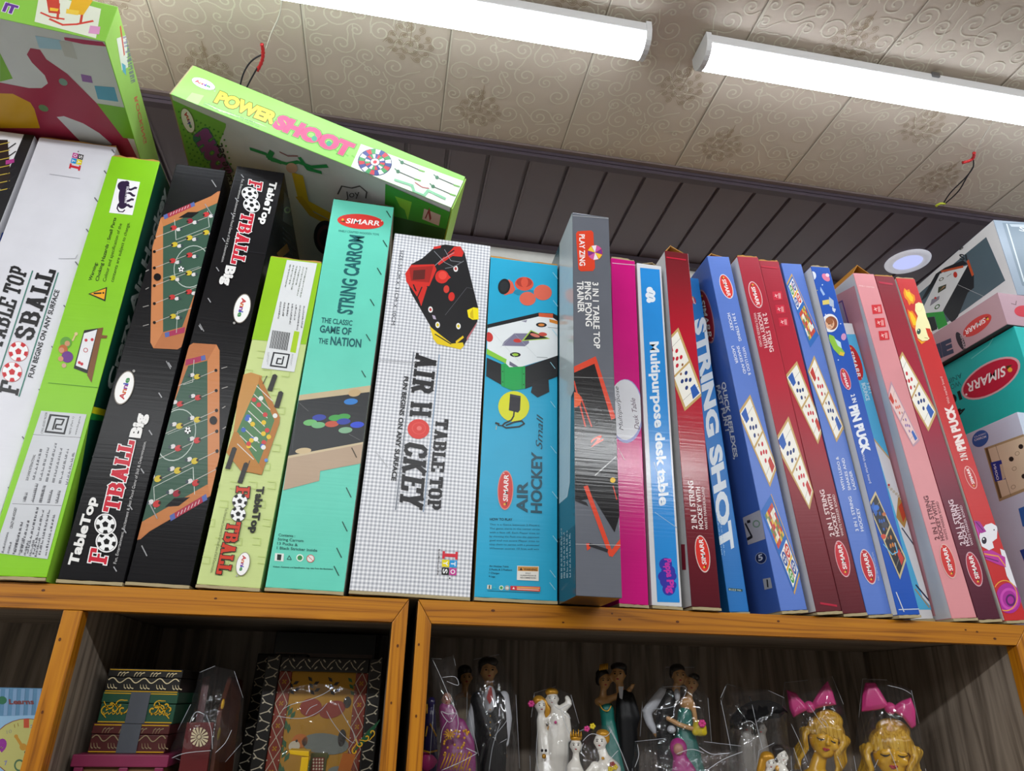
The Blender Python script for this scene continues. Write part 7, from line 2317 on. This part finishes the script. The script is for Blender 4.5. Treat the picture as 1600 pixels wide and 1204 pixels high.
# simple folk-style figures, leaves and a resting animal on the yellow ground
d = MB()
PD = simple('painting_dark', '#2c2620', .5, .3); PG = simple('painting_green', '#2f5a34', .5, .3); PGY = simple('painting_grey', '#6f746c', .5, .3); PRD = simple('painting_rust', '#8a3424', .5, .3); POR = simple('painting_orange', '#b8641c', .5, .3); PWH = simple('painting_pale', '#c8bca4', .5, .3)
ZT = h - T
def leaf(x, z, l, a_, m_, wd=.003):
    p0, p1 = (x, z), (x + l * math.cos(a_), z + l * math.sin(a_))
    pm = ((p0[0] + p1[0]) / 2, (p0[1] + p1[1]) / 2)
    nx, nz = -math.sin(a_) * wd, math.cos(a_) * wd
    d.face([(p0[0], .0045, p0[1]), (pm[0] + nx, .0045, pm[1] + nz), (p1[0], .0045, p1[1]), (pm[0] - nx, .0045, pm[1] - nz)], m_)
for i in range(4):
    x = -.038 + i * .026
    for j in range(5):
        leaf(x + j * .0012 - .002, ZT - .012 - j * .004, .009, .5 if j % 2 else 2.4, PD if i < 3 else PG, .0022)
for i in range(3):
    for j in range(7):
        leaf(-.044 + i * .004, ZT - .05 - j * .016 - i * .004, .012, 1.1 + (j % 3) * .5, PG, .0028)
def oval(x, z, rx, rz, m_, lay=0, rot=0.0):
    d.face([(x + rx * math.cos(k * PI / 9) * math.cos(rot) - rz * math.sin(k * PI / 9) * math.sin(rot), .0044 - lay * .0003, z + rx * math.cos(k * PI / 9) * math.sin(rot) + rz * math.sin(k * PI / 9) * math.cos(rot)) for k in range(18)], m_)
oval(-.012, ZT - .043, .014, .011, PRD, 1); oval(.016, ZT - .045, .017, .010, PRD, 1, .3); oval(.034, ZT - .036, .005, .007, PD, 1)
oval(.012, ZT - .085, .030, .012, PGY, 1, -.1); oval(-.020, ZT - .082, .010, .008, POR, 1); oval(-.026, ZT - .088, .007, .006, PWH, 2); oval(-.024, ZT - .082, .0015, .0015, PD, 3); oval(.032, ZT - .078, .005, .010, PD, 2)
oval(.004, ZT - .105, .016, .006, PG, 1, .5); oval(-.006, ZT - .125, .020, .010, PGY, 1, .6); oval(.030, ZT - .118, .012, .008, PGY, 1); oval(-.030, ZT - .150, .014, .012, POR, 1); oval(-.034, ZT - .148, .006, .006, PWH, 2)
oval(.02, ZT - .16, .02, .012, PRD, 1); oval(0, ZT - .22, .03, .02, PG, 1); oval(-.02, ZT - .29, .02, .025, PGY, 1)
d.build('folk_painting', t)
t2, w2, h2, T2, I2 = picture_frame('slate and rust painted frame standing partly behind the yellow folk painting', 385, 470, 1020, .235, -14, FRT, True)
t3 = thing('frame_box_backing', 'tall black lacquered board standing behind the painted frames', 'board', (on_y(510, 1000, .285).x, .285, CUB))
m = MB(); wb = (on_y(598, 1000, .285) - on_y(440, 1000, .285)).x; m.box((-wb / 2, 0, 0), (wb / 2, .012, on_y(500, 988, .285).z - CUB), FRB); m.build('panel', t3, bevel=.001)
m = MB(); m.box((-wb / 2 + .004, -.004, on_y(500, 1024, .285).z - CUB - .003), (wb / 2 - .004, -.0003, on_y(500, 1024, .285).z - CUB + .003), simple('board_brown_lip', '#5c3c28', .3, .5)); m.build('front_lip', t3)
# film over the frames, catching the light
t, NB, fz = figure('film_sheet', 'loose clear film catching the light in front of the yellow folk painting', 'film', 520, .118)
B = NB()
q = MB(); rr = random.Random(5); nu, nv = 12, 14
vs = []
for j in range(nv + 1):
    for i in range(nu + 1):
        u, v = i / nu, j / nv
        vs.append(B.p(436 + 122 * u, 1080 + (fz - 1080) * v - 12 * math.sin(u * PI) * (1 - v), -.004 + .005 * math.sin(u * 5 + v * 4) + rr.uniform(-.003, .003) - .02 * v * 0))
q.add(vs, [(j * (nu + 1) + i, j * (nu + 1) + i + 1, (j + 1) * (nu + 1) + i + 1, (j + 1) * (nu + 1) + i) for j in range(nv) for i in range(nu)], cellophane(), True)
q.build('sheet', t)
fold_lines(t, B, [[(441, 1108), (456, 1100), (480, 1094), (505, 1084), (522, 1073)], [(432, 1118), (460, 1122), (480, 1120), (500, 1110), (511, 1098)], [(510, 1110), (518, 1125), (532, 1144), (548, 1158), (554, 1160)], [(528, 1098), (534, 1112), (544, 1130), (552, 1144), (555, 1158)], [(478, 1116), (484, 1106), (496, 1100)]], -.012)

# green painted arch stool and small yellow chair
GRN = simple('stool_green_paint', '#0f4a2c', .35, .4)
t, NB, fz = figure('green_painted_rocker', 'green curved wooden piece with gold scrolls beside the folk painting', 'toy rocker', 577, .075)
B = NB()
arc = smooth_pts([B.p(532, 1215), B.p(543, 1190), B.p(556, 1172), B.p(570, 1159), B.p(577, 1152)], 6)
for dy_, nm in ((0.0, 'curved_side'), (.035, 'curved_side')):
    q = MB()
    for a_, b_ in zip(arc[:-1], arc[1:]):
        q.box((0, 0, 0), (1, .008, 1), GRN, Matrix(((b_.x - a_.x, 0, .011, a_.x), (0, 1, 0, a_.y + dy_), (b_.z - a_.z, 0, .019, a_.z), (0, 0, 0, 1))))
    q.build(nm, t)
q = MB(); q.box((-.03, .002, .0006), (-.006, .042, B.p(577, 1216).z), GRN); q.build('base_block', t, bevel=.001)
q = MB()
for i in range(5):
    c = arc[3 + i * 4] + Vector((.006, -.0008, .009))
    for r in ribbon(curl(c.x, c.z, .0045, 1.0 + i, 1, turns=.8, n=12, tail=.9), .0008, .0016):
        q.face([(p[0], c.y, p[1]) for p in r], YLN)
q.build('gold_scrolls', t)
q = MB(); q.prism([B.p(528, 1204, -.012), B.p(536, 1176, -.012), B.p(556, 1178, -.012), B.p(548, 1204, -.012)], (0, .004, 0), simple('orange_panel', '#8a4a14', .4, .4)); q.build('orange_panel', t)

YCH = simple('chair_yellow_paint', '#c8a010', .35, .4)
t, NB, fz = figure('miniature_yellow_chair', 'miniature yellow wooden chair with a patterned back in front of the folk painting', 'miniature chair', 480, .060)
B = NB()
q = MB(); q.prism([B.p(451, 1171), B.p(483, 1173), B.p(483, 1182), B.p(453, 1178)], (0, .03, 0), YCH); q.build('arm', t, bevel=.0008)
q = MB(); q.prism([B.p(471, 1182), B.p(483, 1182), B.p(480, fz), B.p(470, fz)], (0, .008, 0), YCH); q.build('leg', t, bevel=.0008)
q = MB(); q.prism([B.p(471, 1182, .022), B.p(483, 1182, .022), B.p(480, fz, .022), B.p(470, fz, .022)], (0, .008, 0), YCH); q.build('leg', t, bevel=.0008)
q = MB(); q.prism([B.p(486, 1176, .03), B.p(512, 1176, .03), B.p(508, 1240, .03), B.p(482, 1240, .03)], (0, .006, 0), simple('chair_olive_frame', '#4a4a2c', .4, .4)); q.prism([B.p(489, 1183, .0295), B.p(507, 1183, .0295), B.p(504, 1230, .0295), B.p(486, 1230, .0295)], (0, -.001, 0), simple('chair_pattern_red', '#6a2c24', .4, .4)); q.build('chair_back', t)
q = MB()
for i in range(4):
    for j in range(6):
        c = B.p(490 + i * 4.6, 1186 + j * 5, .0282)
        q.face([(c.x + .0012 * math.cos(k * 1.05), c.y, c.z + .0012 * math.sin(k * 1.05)) for k in range(6)], DOTW)
q.build('dot_pattern', t)

# clock puzzle card in the end compartment
y = .12
fz = foot(y)
a = on_y(-60, 1085, y); b = on_y(76, 1075, y)
w, h = b.x - a.x, b.z - CUB
t = thing('clock_puzzle_card', 'pale blue puzzle card printed with a toy clock face, behind the pine upright', 'puzzle', ((a.x + b.x) / 2, y, CUB))
m = MB(); m.box((-w / 2, 0, 0), (w / 2, .02, h), simple('card_blue', '#5a86a8', .45, .3)); m.build('box_body', t, bevel=.001)
A = Art(t, (-w / 2, -.0001, 0), (1, 0, 0), (0, 0, 1), w, h, 'd').z(0, 1060, 8.36)
A.part('card_print')
for k in range(7):
    A.poly([(-140 + k * 105, 130), (-90 + k * 105, 130), (-115 + k * 105, 480), (-165 + k * 105, 480)], '#7a9cc0')
A.poly([(-200, 490), (700, 470), (700, 1500), (-200, 1500)], '#8cb4d4')
A.ell((365, 900), (470, 0), (0, 395), '#7a3a2c'); A.ell((365, 900), (458, 0), (0, 385), '#b8b46c')
A.part('clock_print')
A.text('11', (190, 640), (245, 620), (182, 590), '#8a6a2c'); A.text('10', (90, 720), (155, 705), (86, 670), '#8c8c7a'); A.text('1', (330, 632), (362, 632), (330, 520), '#b84a2c', bold=.06); A.text('2', (400, 640), (440, 640), (400, 600), '#6a7aa0', bold=.04); A.text('7', (60, 1130), (95, 1120), (58, 1070), '#7a7aa8', bold=.03)
A.line([(205, 745), (290, 880)], 34, '#b8862c'); A.circ((212, 752), 26, '#b8862c'); A.ell((305, 890), (48, 0), (0, 46), '#b8862c')
A.text('9', (0, 930), (70, 930), (0, 790), '#8a2c8c', bold=.12); A.circ((340, 960), 22, '#22302c'); A.ell((255, 1130), (70, 0), (0, 80), '#4a6a4a', ring=.3)
A.text('Learns', (125, 330), (440, 330), (120, 262), '#7a3c3c', bold=.04); A.ell((30, 280), (60, 0), (0, 52), '#2c6a4a')
A.end()

for o in bpy.data.objects:
    if 'mw' in o.keys():
        del o['mw']
    if 'cub' in o.keys():
        del o['cub']
    if 'bag' in o.keys():
        del o['bag']
